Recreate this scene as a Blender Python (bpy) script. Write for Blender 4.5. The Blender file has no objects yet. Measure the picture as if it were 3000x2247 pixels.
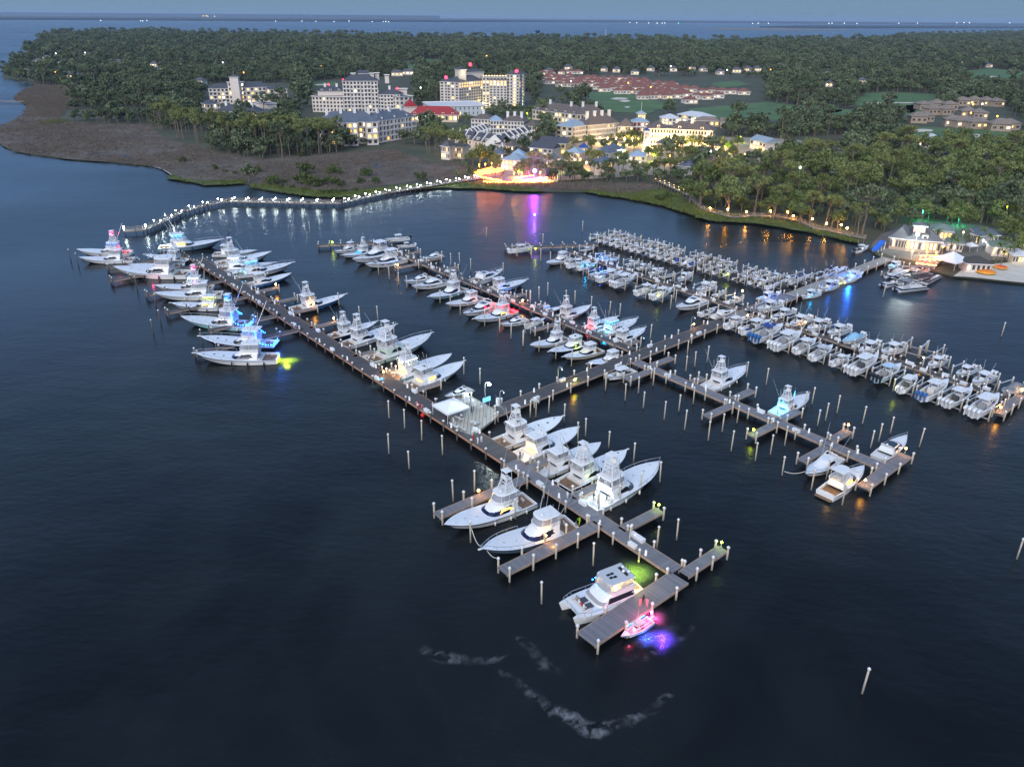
import bpy, math, random
import numpy as np
from mathutils import Vector, Matrix
from mathutils.geometry import tessellate_polygon
R = random.Random(7)
PI = math.pi
sc = bpy.context.scene
COL = sc.collection
# ---------------------------------------------------------------- camera model
IW, IH, FPX, CAMH = 3000.0, 2247.0, 2300.0, 85.0
ROLL = math.atan(0.0083)
PITCH = math.atan((IH/2-52.0)*math.cos(ROLL)/FPX)
CR, SR, CP, SP = math.cos(ROLL), math.sin(ROLL), math.cos(PITCH), math.sin(PITCH)
def gnd(x, y, z=0.0):
    """point of the photograph (source pixels) -> place in the world at height z"""
    u, v = (x-IW/2)/FPX, (y-IH/2)/FPX
    u, v = u*CR+v*SR, -u*SR+v*CR
    dz = -SP-v*CP
    t = (z-CAMH)/dz
    return Vector((u*t, (CP-v*SP)*t, z))
def prj(p):
    x, y, z = p[0], p[1], p[2]-CAMH
    d = y*CP - z*SP
    u = x/d; v = -(y*SP+z*CP)/d
    u, v = u*CR-v*SR, u*SR+v*CR
    return (u*FPX+IW/2, v*FPX+IH/2)
ZN = {'A': (0, 0, .4527), 'B': (1000, 0, .4527), 'C': (2000, 0, .4527), 'E': (150, 600, .33921), 'F': (850, 600, .33921),
      'G': (1450, 600, .33921), 'H': (2000, 600, .4527), 'I': (1100, 1100, .40742), 'J': (1600, 1550, .27162),
      'K': (2450, 600, .24864), 'L': (600, 200, .29385), 'M': (1250, 200, .22635), 'N': (1650, 250, .24864),
      'O': (1200, 1800, .36166), 'P': (2250, 950, .33921), 'Q': (0, 1100, .69223), 'D': (0, 0, 1.35624)}
def sp(zone, x, y):
    o = ZN[zone]
    return (o[0]+x*o[2], o[1]+y*o[2])
def P(zone, x, y, z=0.0):
    a = sp(zone, x, y)
    return gnd(a[0], a[1], z)
def top_z(base, ypx):
    """height above water of a point over `base` (world xy) seen at source row ypx"""
    lo, hi = 0.0, 84.0
    for _ in range(40):
        m = (lo+hi)/2
        if prj((base[0], base[1], m))[1] > ypx: lo = m
        else: hi = m
    return lo
ONES = 'zeroth first second third fourth fifth sixth seventh eighth ninth tenth eleventh twelfth thirteenth fourteenth fifteenth sixteenth seventeenth eighteenth nineteenth'.split()
TENS = 'x x twenty thirty forty fifty sixty seventy eighty ninety'.split()
TENTH = 'x x twentieth thirtieth fortieth fiftieth sixtieth seventieth eightieth ninetieth'.split()
def nth(n):
    if n < 20: return ONES[n]
    if n < 100: return TENTH[n//10] if n % 10 == 0 else TENS[n//10]+'-'+ONES[n % 10]
    return 'hundred-'+nth(n-100) if n > 100 else 'hundredth'
# ---------------------------------------------------------------- materials
MT = {}
def mat(name, col, rough=.5, metal=0, emit=None, es=0, noise=None, spec=None, sample=True, coat=0, bump=None):
    if name in MT: return MT[name]
    m = bpy.data.materials.new(name); m.use_nodes = True
    nt = m.node_tree; b = nt.nodes['Principled BSDF']
    b.inputs['Base Color'].default_value = (*col, 1); b.inputs['Roughness'].default_value = rough
    b.inputs['Metallic'].default_value = metal
    if coat: b.inputs['Coat Weight'].default_value = coat; b.inputs['Coat Roughness'].default_value = .08
    if spec is not None: b.inputs['Specular IOR Level'].default_value = spec
    if emit:
        b.inputs['Emission Color'].default_value = (*emit, 1); b.inputs['Emission Strength'].default_value = es
        if not sample: m.cycles.emission_sampling = 'NONE'
    if noise:                                   # (scale, amount, second colour)
        tc = nt.nodes.new('ShaderNodeNewGeometry'); n = nt.nodes.new('ShaderNodeTexNoise'); n.inputs['Scale'].default_value = noise[0]; n.inputs['Detail'].default_value = 6
        nt.links.new(tc.outputs['Position'], n.inputs['Vector'])
        r = nt.nodes.new('ShaderNodeValToRGB'); r.color_ramp.elements[0].position = .5-noise[1]; r.color_ramp.elements[1].position = .5+noise[1]
        r.color_ramp.elements[0].color = (*col, 1); r.color_ramp.elements[1].color = (*noise[2], 1)
        nt.links.new(n.outputs['Fac'], r.inputs['Fac']); nt.links.new(r.outputs['Color'], b.inputs['Base Color'])
        if bump:
            bp = nt.nodes.new('ShaderNodeBump'); bp.inputs['Strength'].default_value = bump[0]; bp.inputs['Distance'].default_value = bump[1]
            nt.links.new(n.outputs['Fac'], bp.inputs['Height']); nt.links.new(bp.outputs['Normal'], b.inputs['Normal'])
    MT[name] = m
    return m
# ---------------------------------------------------------------- mesh builder
class MB:
    def __init__(s): s.v, s.f, s.m, s.s = [], [], [], []
    def add(s, vs, fs, m=0, smooth=False):
        o = len(s.v); s.v += [tuple(v) for v in vs]
        for f in fs: s.f.append([i+o for i in f]); s.m.append(m); s.s.append(smooth)
    def box(s, c, d, m=0, rz=0, tx=1, ty=1):
        """box centred in x,y on c, standing on c.z; tx,ty shrink the top"""
        hx, hy, h = d[0]/2, d[1]/2, d[2]; ca, sa = math.cos(rz), math.sin(rz); vs = []
        for z, ax, ay in ((0, 1, 1), (h, tx, ty)):
            for qx, qy in ((-1, -1), (1, -1), (1, 1), (-1, 1)):
                x, y = qx*hx*ax, qy*hy*ay
                vs.append((c[0]+x*ca-y*sa, c[1]+x*sa+y*ca, c[2]+z))
        s.add(vs, [(0, 3, 2, 1), (4, 5, 6, 7), (0, 1, 5, 4), (1, 2, 6, 5), (2, 3, 7, 6), (3, 0, 4, 7)], m)
    def tube(s, a, b, r, m=0, n=5, r2=None):
        a, b = Vector(a), Vector(b); d = (b-a)
        if d.length < 1e-6: return
        d.normalize(); u = d.orthogonal().normalized(); w = d.cross(u); r2 = r if r2 is None else r2; vs = []
        for p, q in ((a, r), (b, r2)):
            for i in range(n):
                t = 2*PI*i/n; vs.append(p+(u*math.cos(t)+w*math.sin(t))*q)
        s.add(vs, [(i, (i+1) % n, n+(i+1) % n, n+i) for i in range(n)]+[tuple(range(n-1, -1, -1)), tuple(range(n, 2*n))], m, n > 6)
    def path(s, pts, r, m=0, n=4):
        for a, b in zip(pts, pts[1:]): s.tube(a, b, r, m, n)
    def stack(s, rings, m=0, top=True, bot=False, smooth=False, mtop=None):
        n = len(rings[0]); vs = [p for r in rings for p in r]; fs = []
        for k in range(len(rings)-1):
            fs += [(k*n+i, k*n+(i+1) % n, (k+1)*n+(i+1) % n, (k+1)*n+i) for i in range(n)]
        s.add(vs, fs, m, smooth)
        if top: s.add(rings[-1], [tuple(range(n))], m if mtop is None else mtop)
        if bot: s.add(rings[0], [tuple(range(n-1, -1, -1))], m)
    def band(s, r0, r1, i0, i1, m=0):
        vs = []; fs = []
        for i in range(i0, i1+1): vs += [r0[i], r1[i]]
        for i in range(i1-i0): fs.append((2*i, 2*i+2, 2*i+3, 2*i+1))
        s.add(vs, fs, m)
    def ball(s, c, r, m=0, n=8, k=5, sq=1.0):
        vs = [(c[0], c[1], c[2]-r*sq)]; 
        for j in range(1, k):
            t = PI*j/k-PI/2
            for i in range(n):
                a = 2*PI*i/n; vs.append((c[0]+r*math.cos(t)*math.cos(a), c[1]+r*math.cos(t)*math.sin(a), c[2]+r*sq*math.sin(t)))
        vs.append((c[0], c[1], c[2]+r*sq)); fs = [(0, 1+(i+1) % n, 1+i) for i in range(n)]
        for j in range(k-2): fs += [(1+j*n+i, 1+j*n+(i+1) % n, 1+(j+1)*n+(i+1) % n, 1+(j+1)*n+i) for i in range(n)]
        o = 1+(k-2)*n; fs += [(o+i, o+(i+1) % n, len(vs)-1) for i in range(n)]
        s.add(vs, fs, m, True)
    def mesh(s, name, mats):
        me = bpy.data.meshes.new(name); me.from_pydata(s.v, [], s.f)
        for m in (mats if isinstance(mats, (list, tuple)) else [mats]): me.materials.append(m)
        if s.f:
            me.polygons.foreach_set('material_index', s.m); me.polygons.foreach_set('use_smooth', s.s)
        me.update(); return me
    def build(s, name, mats, parent=None):
        if not s.f: return None
        return put(name, s.mesh(name, mats), parent)
def put(name, me, parent=None, loc=None, rz=None):
    o = bpy.data.objects.new(name, me); COL.objects.link(o)
    if parent: o.parent = parent
    if loc is not None: o.location = loc
    if rz is not None: o.rotation_euler = (0, 0, rz)
    return o
def tag(o, label=None, cat=None, group=None, kind=None):
    if label: o['label'] = label
    if cat: o['category'] = cat
    if group: o['group'] = group
    if kind: o['kind'] = kind
    return o
def thing(name, label, cat, loc=(0, 0, 0), rz=0, group=None):
    return tag(put(name, None, None, loc, rz), label, cat, group)
def struct(name, me): return tag(put(name, me), kind='structure')
def glow(name, parent, loc, col, w, r=.15, spot=None):
    """a lit lamp of the place"""
    l = bpy.data.lights.new(name, 'SPOT' if spot else 'POINT'); l.color = col; l.energy = w; l.shadow_soft_size = r
    o = put(name, l, parent, loc)
    if spot: l.spot_size = spot[0]; l.spot_blend = .6; o.rotation_euler = spot[1]
    return o
def sheet(name, pts, z, m, kind='structure', jit=0, step=None, skirt=0):
    """flat ground sheet from world points, its outline roughened"""
    q = []
    n = len(pts)
    for i in range(n):
        a, b = Vector((pts[i][0], pts[i][1])), Vector((pts[(i+1) % n][0], pts[(i+1) % n][1]))
        k = max(1, min(60, int((b-a).length/step))) if step else 1
        d = (b-a); nrm = Vector((-d.y, d.x)).normalized() if d.length > 0 else Vector((0, 0))
        for j in range(k):
            t = j/k; off = 0 if j == 0 else R.uniform(-1, 1)*jit*min(1, d.length/(4*jit+1e-6))
            q.append(a+d*t+nrm*off)
    tri = tessellate_polygon([[Vector((p.x, p.y, 0)) for p in q]])
    mb = MB(); vs = [(p.x, p.y, z) for p in q]
    fs = []
    for t in tri:
        a, b, c = [q[i] for i in t]
        fs.append(tuple(t) if (b-a).cross(c-a) > 0 else tuple(reversed(t)))
    mb.add(vs, fs)
    if skirt:
        k = len(q); vv = vs+[(p.x, p.y, z-skirt) for p in q]
        mb.add(vv, [(i, (i+1) % k, k+(i+1) % k, k+i) for i in range(k)])
    return tag(put(name, mb.mesh(name, m)), kind=kind)
def inside(p, poly):
    x, y = p; c = False; n = len(poly); j = n-1
    for i in range(n):
        xi, yi = poly[i]; xj, yj = poly[j]
        if (yi > y) != (yj > y) and x < (xj-xi)*(y-yi)/(yj-yi)+xi: c = not c
        j = i
    return c
# ---------------------------------------------------------------- world, sky, camera
EM = 1.0
w = bpy.data.worlds.new('World'); sc.world = w; w.use_nodes = True
nt = w.node_tree; bg = nt.nodes['Background']
sky = nt.nodes.new('ShaderNodeTexSky'); sky.sky_type = 'NISHITA'; sky.sun_disc = False
SUN_EL, SUN_AZ = math.radians(4.0), math.radians(200)
sky.sun_elevation = SUN_EL; sky.sun_rotation = SUN_AZ; sky.air_density = 1.0; sky.dust_density = .2; sky.ozone_density = 6.0
# the dusk sky: the physical sky mostly replaced by blue bands, brightened overhead as added fill light
tcw = nt.nodes.new('ShaderNodeTexCoord'); sxw = nt.nodes.new('ShaderNodeSeparateXYZ'); nt.links.new(tcw.outputs['Generated'], sxw.inputs[0])
rw = nt.nodes.new('ShaderNodeValToRGB'); nt.links.new(sxw.outputs['Z'], rw.inputs['Fac']); e = rw.color_ramp.elements
e[0].position = 0; e[0].color = (.20, .32, .46, 1); e[1].position = 1; e[1].color = (.62, .98, 1.6, 1)
for p_, c_ in ((.025, (.195, .315, .46, 1)), (.07, (.14, .30, .61, 1)), (.13, (.25, .52, 1.05, 1)), (.27, (.36, .66, 1.2, 1)), (.45, (.25, .42, .72, 1)), (.7, (.095, .16, .285, 1)), (.8, (.11, .18, .32, 1)), (.89, (.5, .80, 1.35, 1))): k_ = e.new(p_); k_.color = c_
mw = nt.nodes.new('ShaderNodeMix'); mw.data_type = 'RGBA'; mw.clamp_result = False; mw.inputs['Factor'].default_value = .97
sc10 = nt.nodes.new('ShaderNodeVectorMath'); sc10.operation = 'SCALE'; sc10.inputs['Scale'].default_value = 9.5; nt.links.new(rw.outputs['Color'], sc10.inputs[0])
nt.links.new(sky.outputs['Color'], mw.inputs['A']); nt.links.new(sc10.outputs[0], mw.inputs['B']); nt.links.new(mw.outputs['Result'], bg.inputs['Color']); bg.inputs['Strength'].default_value = .10
sl = bpy.data.lights.new('sun', 'SUN'); sl.energy = 3.3; sl.angle = math.radians(60); sl.color = (1, .94, .88)
so = put('sun', sl); 
sd = Vector((math.sin(SUN_AZ)*math.cos(math.radians(33)), math.cos(SUN_AZ)*math.cos(math.radians(33)), math.sin(math.radians(33))))
so.rotation_euler = sd.to_track_quat('Z', 'Y').to_euler()
cam = bpy.data.cameras.new('camera'); co = put('camera', cam); sc.camera = co
cam.sensor_fit = 'HORIZONTAL'; cam.sensor_width = 36; cam.lens = 36*FPX/IW; cam.clip_end = 120000; cam.clip_start = .5
fw = Vector((0, CP, -SP)); up = Vector((0, SP, CP)); rt = Vector((1, 0, 0))
cr = rt*CR+up*SR; cu = up*CR-rt*SR
co.matrix_world = Matrix(((cr.x, cu.x, -fw.x, 0), (cr.y, cu.y, -fw.y, 0), (cr.z, cu.z, -fw.z, CAMH), (0, 0, 0, 1)))
sc.view_settings.view_transform = 'Standard'; sc.view_settings.look = 'None'; sc.view_settings.gamma = 1
sc.view_settings.exposure = 0.0
cy = sc.cycles
cy.use_denoising = True; cy.max_bounces = 5; cy.diffuse_bounces = 2; cy.glossy_bounces = 3; cy.transparent_max_bounces = 6
cy.transmission_bounces = 2; cy.sample_clamp_indirect = 3; cy.caustics_reflective = False; cy.caustics_refractive = False
try: cy.denoiser = 'OPENIMAGEDENOISE'
except Exception: pass
# ---------------------------------------------------------------- materials
gel = mat('gelcoat_white', (.72, .73, .74), .3, coat=.3)
geld = mat('deck_white', (.68, .72, .77), .5, noise=(1.5, .25, (.60, .64, .70)))
gelg = mat('gelcoat_pale_grey', (.48, .50, .53), .35, coat=.3)
HC = {'white': gel, 'grey': gelg, 'blue': mat('hull_blue', (.06, .19, .42), .2, coat=.6), 'teal': mat('hull_teal', (.30, .55, .60), .25, coat=.5),
      'navy': mat('hull_navy', (.012, .018, .05), .15, coat=.6), 'cream': mat('hull_cream', (.70, .66, .54), .3, coat=.3),
      'green': mat('hull_seafoam', (.50, .60, .50), .3, coat=.3), 'pale': mat('hull_pale_blue', (.42, .58, .72), .25, coat=.4),
      'black': mat('hull_black', (.012, .012, .015), .2, coat=.5), 'steel': mat('hull_steel_blue', (.16, .27, .36), .25, coat=.5)}
boot = mat('antifouling_dark', (.015, .02, .035), .6); bootb = mat('antifouling_blue', (.02, .05, .2), .6)
glass = mat('tinted_glass', (.008, .011, .022), .08, coat=.5)
glassb = mat('blue_black_glass', (.006, .01, .05), .1, coat=.5)
warmwin = mat('lit_cabin_window', (.3, .2, .05), .3, emit=(1, .66, .16), es=2.2)
def clearmat():
    m = bpy.data.materials.new('clear_vinyl'); m.use_nodes = True; n = m.node_tree; b = n.nodes['Principled BSDF']
    b.inputs['Base Color'].default_value = (.42, .45, .5, 1); b.inputs['Roughness'].default_value = .12; b.inputs['Alpha'].default_value = .5
    return m
vinyl = clearmat()
teak = mat('teak', (.15, .085, .05), .6, noise=(3, .2, (.24, .15, .09)))
chrome = mat('polished_rail', (.62, .64, .67), .25, .6)
alu = mat('white_pipework', (.66, .67, .69), .35)
seat = mat('vinyl_seat', (.62, .60, .58), .6); seatd = mat('dark_cushion', (.06, .065, .075), .7)
obw = mat('outboard_white', (.74, .75, .77), .25, coat=.4); obb = mat('outboard_black', (.015, .015, .018), .25, coat=.4); obl = mat('outboard_blue', (.03, .12, .35), .25, coat=.4)
blackp = mat('black_plastic', (.012, .012, .014), .5)
canvb = mat('canvas_blue', (.02, .06, .25), .8); canvl = mat('canvas_pale_blue', (.28, .50, .66), .8, noise=(2, .3, (.20, .40, .58))); canvg = mat('canvas_grey', (.20, .21, .23), .85, noise=(2, .3, (.14, .15, .17)))
canvw = mat('canvas_white', (.68, .70, .73), .7)
canvk = mat('canvas_black', (.02, .02, .025), .8)
LEDC = {'blue': (.02, .16, 1), 'cyan': (.02, .45, 1), 'red': (1, .02, .05), 'pink': (1, .08, .22), 'yellow': (.75, 1, .02), 'white': (.85, 1, .95), 'warm': (1, .62, .2), 'purple': (.17, .02, 1), 'amber': (1, .42, .05), 'green': (.05, 1, .4), 'violet': (.6, .05, .9), 'orange': (1, .20, .015)}
def led(c, s=6.0):
    return mat('led_%s_%d' % (c, int(s*10)), LEDC[c], .5, emit=LEDC[c], es=s*EM)
def plank(name, c1, c2, scale, rough=.75):
    m = bpy.data.materials.new(name); m.use_nodes = True; n = m.node_tree; b = n.nodes['Principled BSDF']; b.inputs['Roughness'].default_value = rough
    tc = n.nodes.new('ShaderNodeTexCoord'); sx = n.nodes.new('ShaderNodeSeparateXYZ'); n.links.new(tc.outputs['Object'], sx.inputs[0])
    mu = n.nodes.new('ShaderNodeMath'); mu.operation = 'MULTIPLY'; mu.inputs[1].default_value = scale; n.links.new(sx.outputs['X'], mu.inputs[0])
    fl = n.nodes.new('ShaderNodeMath'); fl.operation = 'FLOOR'; n.links.new(mu.outputs[0], fl.inputs[0])
    wn = n.nodes.new('ShaderNodeTexWhiteNoise'); wn.noise_dimensions = '1D'; n.links.new(fl.outputs[0], wn.inputs['W'])
    ns = n.nodes.new('ShaderNodeTexNoise'); ns.inputs['Scale'].default_value = .35; ns.inputs['Detail'].default_value = 5; n.links.new(tc.outputs['Object'], ns.inputs['Vector'])
    av = n.nodes.new('ShaderNodeMath'); av.operation = 'MULTIPLY_ADD'; av.inputs[1].default_value = .45; n.links.new(wn.outputs['Value'], av.inputs[0])
    m2 = n.nodes.new('ShaderNodeMath'); m2.operation = 'MULTIPLY'; m2.inputs[1].default_value = .6; n.links.new(ns.outputs['Fac'], m2.inputs[0]); n.links.new(m2.outputs[0], av.inputs[2])
    fr = n.nodes.new('ShaderNodeMath'); fr.operation = 'FRACT'; n.links.new(mu.outputs[0], fr.inputs[0])
    gp = n.nodes.new('ShaderNodeMath'); gp.operation = 'GREATER_THAN'; gp.inputs[1].default_value = .1; n.links.new(fr.outputs[0], gp.inputs[0])
    rp = n.nodes.new('ShaderNodeMix'); rp.data_type = 'RGBA'; rp.inputs['A'].default_value = (*c1, 1); rp.inputs['B'].default_value = (*c2, 1); n.links.new(av.outputs[0], rp.inputs['Factor'])
    dk = n.nodes.new('ShaderNodeMix'); dk.data_type = 'RGBA'; dk.inputs['A'].default_value = (.015, .013, .012, 1); n.links.new(gp.outputs[0], dk.inputs['Factor']); n.links.new(rp.outputs['Result'], dk.inputs['B'])
    n.links.new(dk.outputs['Result'], b.inputs['Base Color'])
    return m
deckw = plank('weathered_planks', (.125, .127, .145), (.235, .238, .265), 3.0)
deckd = plank('dark_planks', (.045, .042, .045), (.10, .095, .10), 3.0)
beamw = mat('stringer_timber', (.26, .19, .15), .8, noise=(1.2, .25, (.40, .30, .24)))
beamr = mat('rust_stringer', (.30, .15, .09), .8, noise=(1.0, .25, (.42, .24, .16)))
pilew = mat('piling_wood', (.34, .30, .24), .85, noise=(2.0, .3, (.52, .47, .39)))
piled = mat('piling_dark', (.07, .06, .055), .85, noise=(2.0, .3, (.13, .12, .11)))
capw = mat('piling_cap', (.78, .78, .78), .5)
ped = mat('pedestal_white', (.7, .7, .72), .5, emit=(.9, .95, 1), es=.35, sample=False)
boxw = mat('dock_box', (.68, .70, .74), .45)
wht = mat('white_paint', (.72, .71, .69), .5)
greym = mat('grey_metal', (.35, .36, .38), .4, .3)
# water
def watermat():
    m = bpy.data.materials.new('water'); m.use_nodes = True; n = m.node_tree; b = n.nodes['Principled BSDF']
    g = n.nodes.new('ShaderNodeNewGeometry')
    b.inputs['IOR'].default_value = 1.34; b.inputs['Roughness'].default_value = .31
    n0 = n.nodes.new('ShaderNodeTexNoise'); n0.inputs['Scale'].default_value = .017; n0.inputs['Detail'].default_value = 8; n0.inputs['Roughness'].default_value = .62; n0.inputs['Distortion'].default_value = .6
    n.links.new(g.outputs['Position'], n0.inputs['Vector'])
    r = n.nodes.new('ShaderNodeValToRGB'); r.color_ramp.elements[0].position = .40; r.color_ramp.elements[1].position = .80
    r.color_ramp.elements[0].color = (.0022, .0030, .0042, 1); r.color_ramp.elements[1].color = (.017, .0225, .0245, 1)
    n.links.new(n0.outputs['Fac'], r.inputs['Fac']); n.links.new(r.outputs['Color'], b.inputs['Base Color'])
    mp = n.nodes.new('ShaderNodeMapping'); mp.inputs['Scale'].default_value = (.5, 1.0, 1); mp.inputs['Rotation'].default_value = (0, 0, .35); n.links.new(g.outputs['Position'], mp.inputs['Vector'])
    n1 = n.nodes.new('ShaderNodeTexNoise'); n1.inputs['Scale'].default_value = .8; n1.inputs['Detail'].default_value = 4; n.links.new(mp.outputs[0], n1.inputs['Vector'])
    n2 = n.nodes.new('ShaderNodeTexNoise'); n2.inputs['Scale'].default_value = .11; n2.inputs['Detail'].default_value = 3; n.links.new(mp.outputs[0], n2.inputs['Vector'])
    ad = n.nodes.new('ShaderNodeMath'); ad.operation = 'MULTIPLY_ADD'; ad.inputs[1].default_value = 3.0; n.links.new(n2.outputs['Fac'], ad.inputs[0]); n.links.new(n1.outputs['Fac'], ad.inputs[2])
    bp = n.nodes.new('ShaderNodeBump'); bp.inputs['Strength'].default_value = .35; bp.inputs['Distance'].default_value = .22
    n3 = n.nodes.new('ShaderNodeTexNoise'); n3.inputs['Scale'].default_value = .0065; n3.inputs['Detail'].default_value = 4; n.links.new(mp.outputs[0], n3.inputs['Vector'])
    r3 = n.nodes.new('ShaderNodeMapRange'); r3.inputs['From Min'].default_value = .35; r3.inputs['From Max'].default_value = .65; r3.inputs['To Min'].default_value = .24; r3.inputs['To Max'].default_value = .36; n.links.new(n3.outputs['Fac'], r3.inputs['Value']); n.links.new(r3.outputs['Result'], b.inputs['Roughness'])
    r4 = n.nodes.new('ShaderNodeMapRange'); r4.inputs['From Min'].default_value = .35; r4.inputs['From Max'].default_value = .65; r4.inputs['To Min'].default_value = .2; r4.inputs['To Max'].default_value = .55; n.links.new(n3.outputs['Fac'], r4.inputs['Value']); n.links.new(r4.outputs['Result'], bp.inputs['Strength'])
    n.links.new(ad.outputs[0], bp.inputs['Height']); n.links.new(bp.outputs['Normal'], b.inputs['Normal'])
    return m
water = watermat()
# ground
soil = mat('woodland_floor', (.035, .045, .025), .95, noise=(.03, .2, (.075, .08, .05)))
marshm = mat('marsh_reeds', (.055, .045, .037), .95, noise=(.05, .22, (.14, .118, .098)), bump=(.8, .6))
fringem = mat('cordgrass', (.035, .055, .012), .95, noise=(.14, .2, (.10, .135, .03)), bump=(.8, .5))
golfm = mat('fairway', (.045, .10, .032), .9, noise=(.03, .2, (.08, .145, .05)))
sandm = mat('sand', (.46, .42, .36), .95, noise=(.25, .25, (.58, .54, .47)))
pavem = mat('paving', (.22, .19, .15), .85, noise=(.12, .25, (.32, .28, .23)))
asph = mat('asphalt', (.045, .046, .05), .9, noise=(.2, .25, (.065, .066, .07)))
# ---------------------------------------------------------------- where the small houses stand (zone, x, y of eave middle, width m, kind)
HOUSES = []
_r = random.Random(21)
for y, x0, x1, dx in ((470, 1300, 1560, 62), (492, 1290, 1520, 60), (508, 1345, 1900, 50), (525, 1360, 2000, 50), (541, 1420, 2190, 50), (556, 1660, 2200, 50), (572, 1700, 2200, 50), (588, 1790, 2200, 52), (604, 1800, 2200, 54), (620, 1960, 2200, 56)):
    x = x0
    while x < x1:
        if not (1640 < x < 1960 and y > 600): HOUSES.append(('B', x+_r.uniform(-8, 8), y+_r.uniform(-5, 5), _r.uniform(11, 15), 'red'))
        x += dx*_r.uniform(.85, 1.15)
for x, y in ((20, 575), (80, 580), (140, 590), (200, 585), (260, 590), (330, 590), (400, 595), (30, 610), (100, 620), (170, 625), (60, 650), (230, 615)): HOUSES.append(('C', x, y, _r.uniform(11, 15), 'red'))
for x, y, w in ((1580, 690, 13), (1660, 685, 13), (1740, 690, 14), (1830, 665, 14), (1640, 720, 13), (1730, 722, 13), (1900, 660, 13), (1990, 665, 12), (2060, 670, 12), (1530, 770, 14), (1600, 765, 12), (1760, 790, 16), (1840, 800, 17), (1930, 808, 17), (2060, 820, 16), (2130, 815, 15), (1850, 735, 13), (1930, 745, 13)): HOUSES.append(('C', x, y, w, 'tan'))
for z, x, y, w in (('A', 400, 405, 14), ('A', 465, 490, 22), ('A', 300, 378, 16), ('A', 350, 372, 12), ('A', 240, 400, 14), ('A', 170, 470, 12), ('A', 760, 405, 16), ('A', 850, 372, 14), ('A', 880, 380, 10), ('A', 990, 420, 14), ('A', 1285, 530, 12), ('A', 1040, 445, 11), ('A', 1390, 390, 12), ('A', 560, 355, 14), ('A', 490, 345, 14), ('A', 620, 440, 12), ('A', 720, 420, 12), ('A', 1440, 430, 10), ('A', 1660, 420, 10),
                    ('B', 700, 395, 24), ('B', 620, 415, 14), ('B', 1470, 440, 14), ('B', 2000, 448, 14), ('B', 1340, 462, 16), ('B', 1900, 470, 13), ('B', 1780, 455, 13), ('B', 1700, 450, 12), ('B', 2080, 440, 13), ('B', 2150, 450, 13), ('B', 560, 250, 16), ('B', 160, 385, 20), ('B', 430, 470, 20), ('B', 360, 478, 18),
                    ('C', 350, 458, 15), ('C', 430, 450, 13), ('C', 490, 450, 13), ('C', 700, 492, 18), ('C', 590, 490, 14), ('C', 960, 545, 15), ('C', 1010, 555, 14), ('C', 940, 488, 14), ('C', 1050, 500, 14), ('C', 1160, 528, 14), ('C', 1665, 470, 12), ('C', 1985, 425, 14), ('C', 2010, 382, 14), ('C', 1860, 283, 26), ('C', 1935, 277, 22), ('C', 2105, 268, 16), ('C', 1790, 400, 14), ('C', 1700, 405, 14), ('C', 140, 450, 13), ('C', 60, 440, 13), ('C', 250, 470, 12)): HOUSES.append((z, x, y, w, 'wood'))
HPOS = [P(h[0], h[1], h[2], 4.5) for h in HOUSES]
# ---------------------------------------------------------------- water, ground
def dp(pts, z=0.0, zone='D'): return [P(zone, x, y, z) for x, y in pts]
mb = MB(); S = 60000
mb.add([(-S, -400, 0), (S, -400, 0), (S, S, 0), (-S, S, 0)], [(0, 1, 2, 3)])
struct('water', mb.mesh('water', water))
SHORE = [(2330, 622), (2212, 611), (2118, 601), (2060, 596), (2030, 588), (1957, 571), (1910, 561), (1880, 540), (1856, 524), (1806, 513), (1742, 499), (1635, 481), (1580, 478), (1532, 475), (1475, 456),
         (1430, 442), (1400, 436), (1348, 426), (1300, 420), (1271, 414), (1200, 413), (1121, 412), (1031, 406), (951, 404.5), (860, 412), (737, 425.6), (681, 423.5), (610, 415), (551, 405), (535, 397), (525, 395.5), (480, 398), (442, 399),
         (397, 390), (380, 385), (370, 376), (345, 362), (317, 357), (240, 350), (167, 345.5), (100, 337), (33, 327), (0, 310), (-60, 303), (-60, 280), (0, 273.7), (50, 250), (60, 227), (30, 212), (50, 197), (80, 184), (33, 172), (10, 170), (6, 160),
         (10, 153), (33, 143), (43, 130), (72, 117), (78, 101), (92, 88)]
FAR = [(140, 80), (330, 75), (500, 79), (740, 84), (900, 90), (1100, 91), (1474, 95.5), (1640, 97.5), (1840, 93), (1940, 85), (2030, 80), (2150, 76), (2330, 73)]
LAND = SHORE+FAR+[(2900, 78), (3000, 640)]
sheet('ground', dp(LAND, .6), .6, soil, jit=1.2, step=9, skirt=2)
MARSH = [(-60, 303), (0, 310), (33, 327), (100, 337), (167, 345.5), (240, 350), (317, 357), (345, 362), (372, 378), (400, 388), (470, 390), (530, 391), (560, 398), (640, 408), (740, 412), (840, 400), (905, 392), (985, 390),
         (1012, 372), (990, 352), (930, 352), (880, 335), (850, 323), (760, 330), (700, 333), (640, 340), (560, 345), (470, 330), (400, 312), (340, 290), (330, 268), (230, 270), (140, 264), (90, 240), (60, 227), (50, 250), (0, 273.7), (-60, 280)]
MARSH3 = [(30, 212), (50, 197), (80, 184.5), (130, 187), (225, 193), (235, 203), (165, 214), (140, 240), (125, 262), (92, 242), (60, 227)]
sheet('marsh', dp(MARSH3, .72), .72, marshm, jit=1.5, step=9)
sheet('marsh', dp(MARSH, .75), .75, marshm, jit=1.5, step=9)
MARSH2 = [(1040, 398), (1121, 408), (1200, 409), (1271, 410), (1330, 420), (1400, 416), (1432, 405), (1400, 398), (1250, 396), (1130, 398)]
sheet('marsh', dp(MARSH2, .75), .75, marshm, jit=1, step=8)
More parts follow.
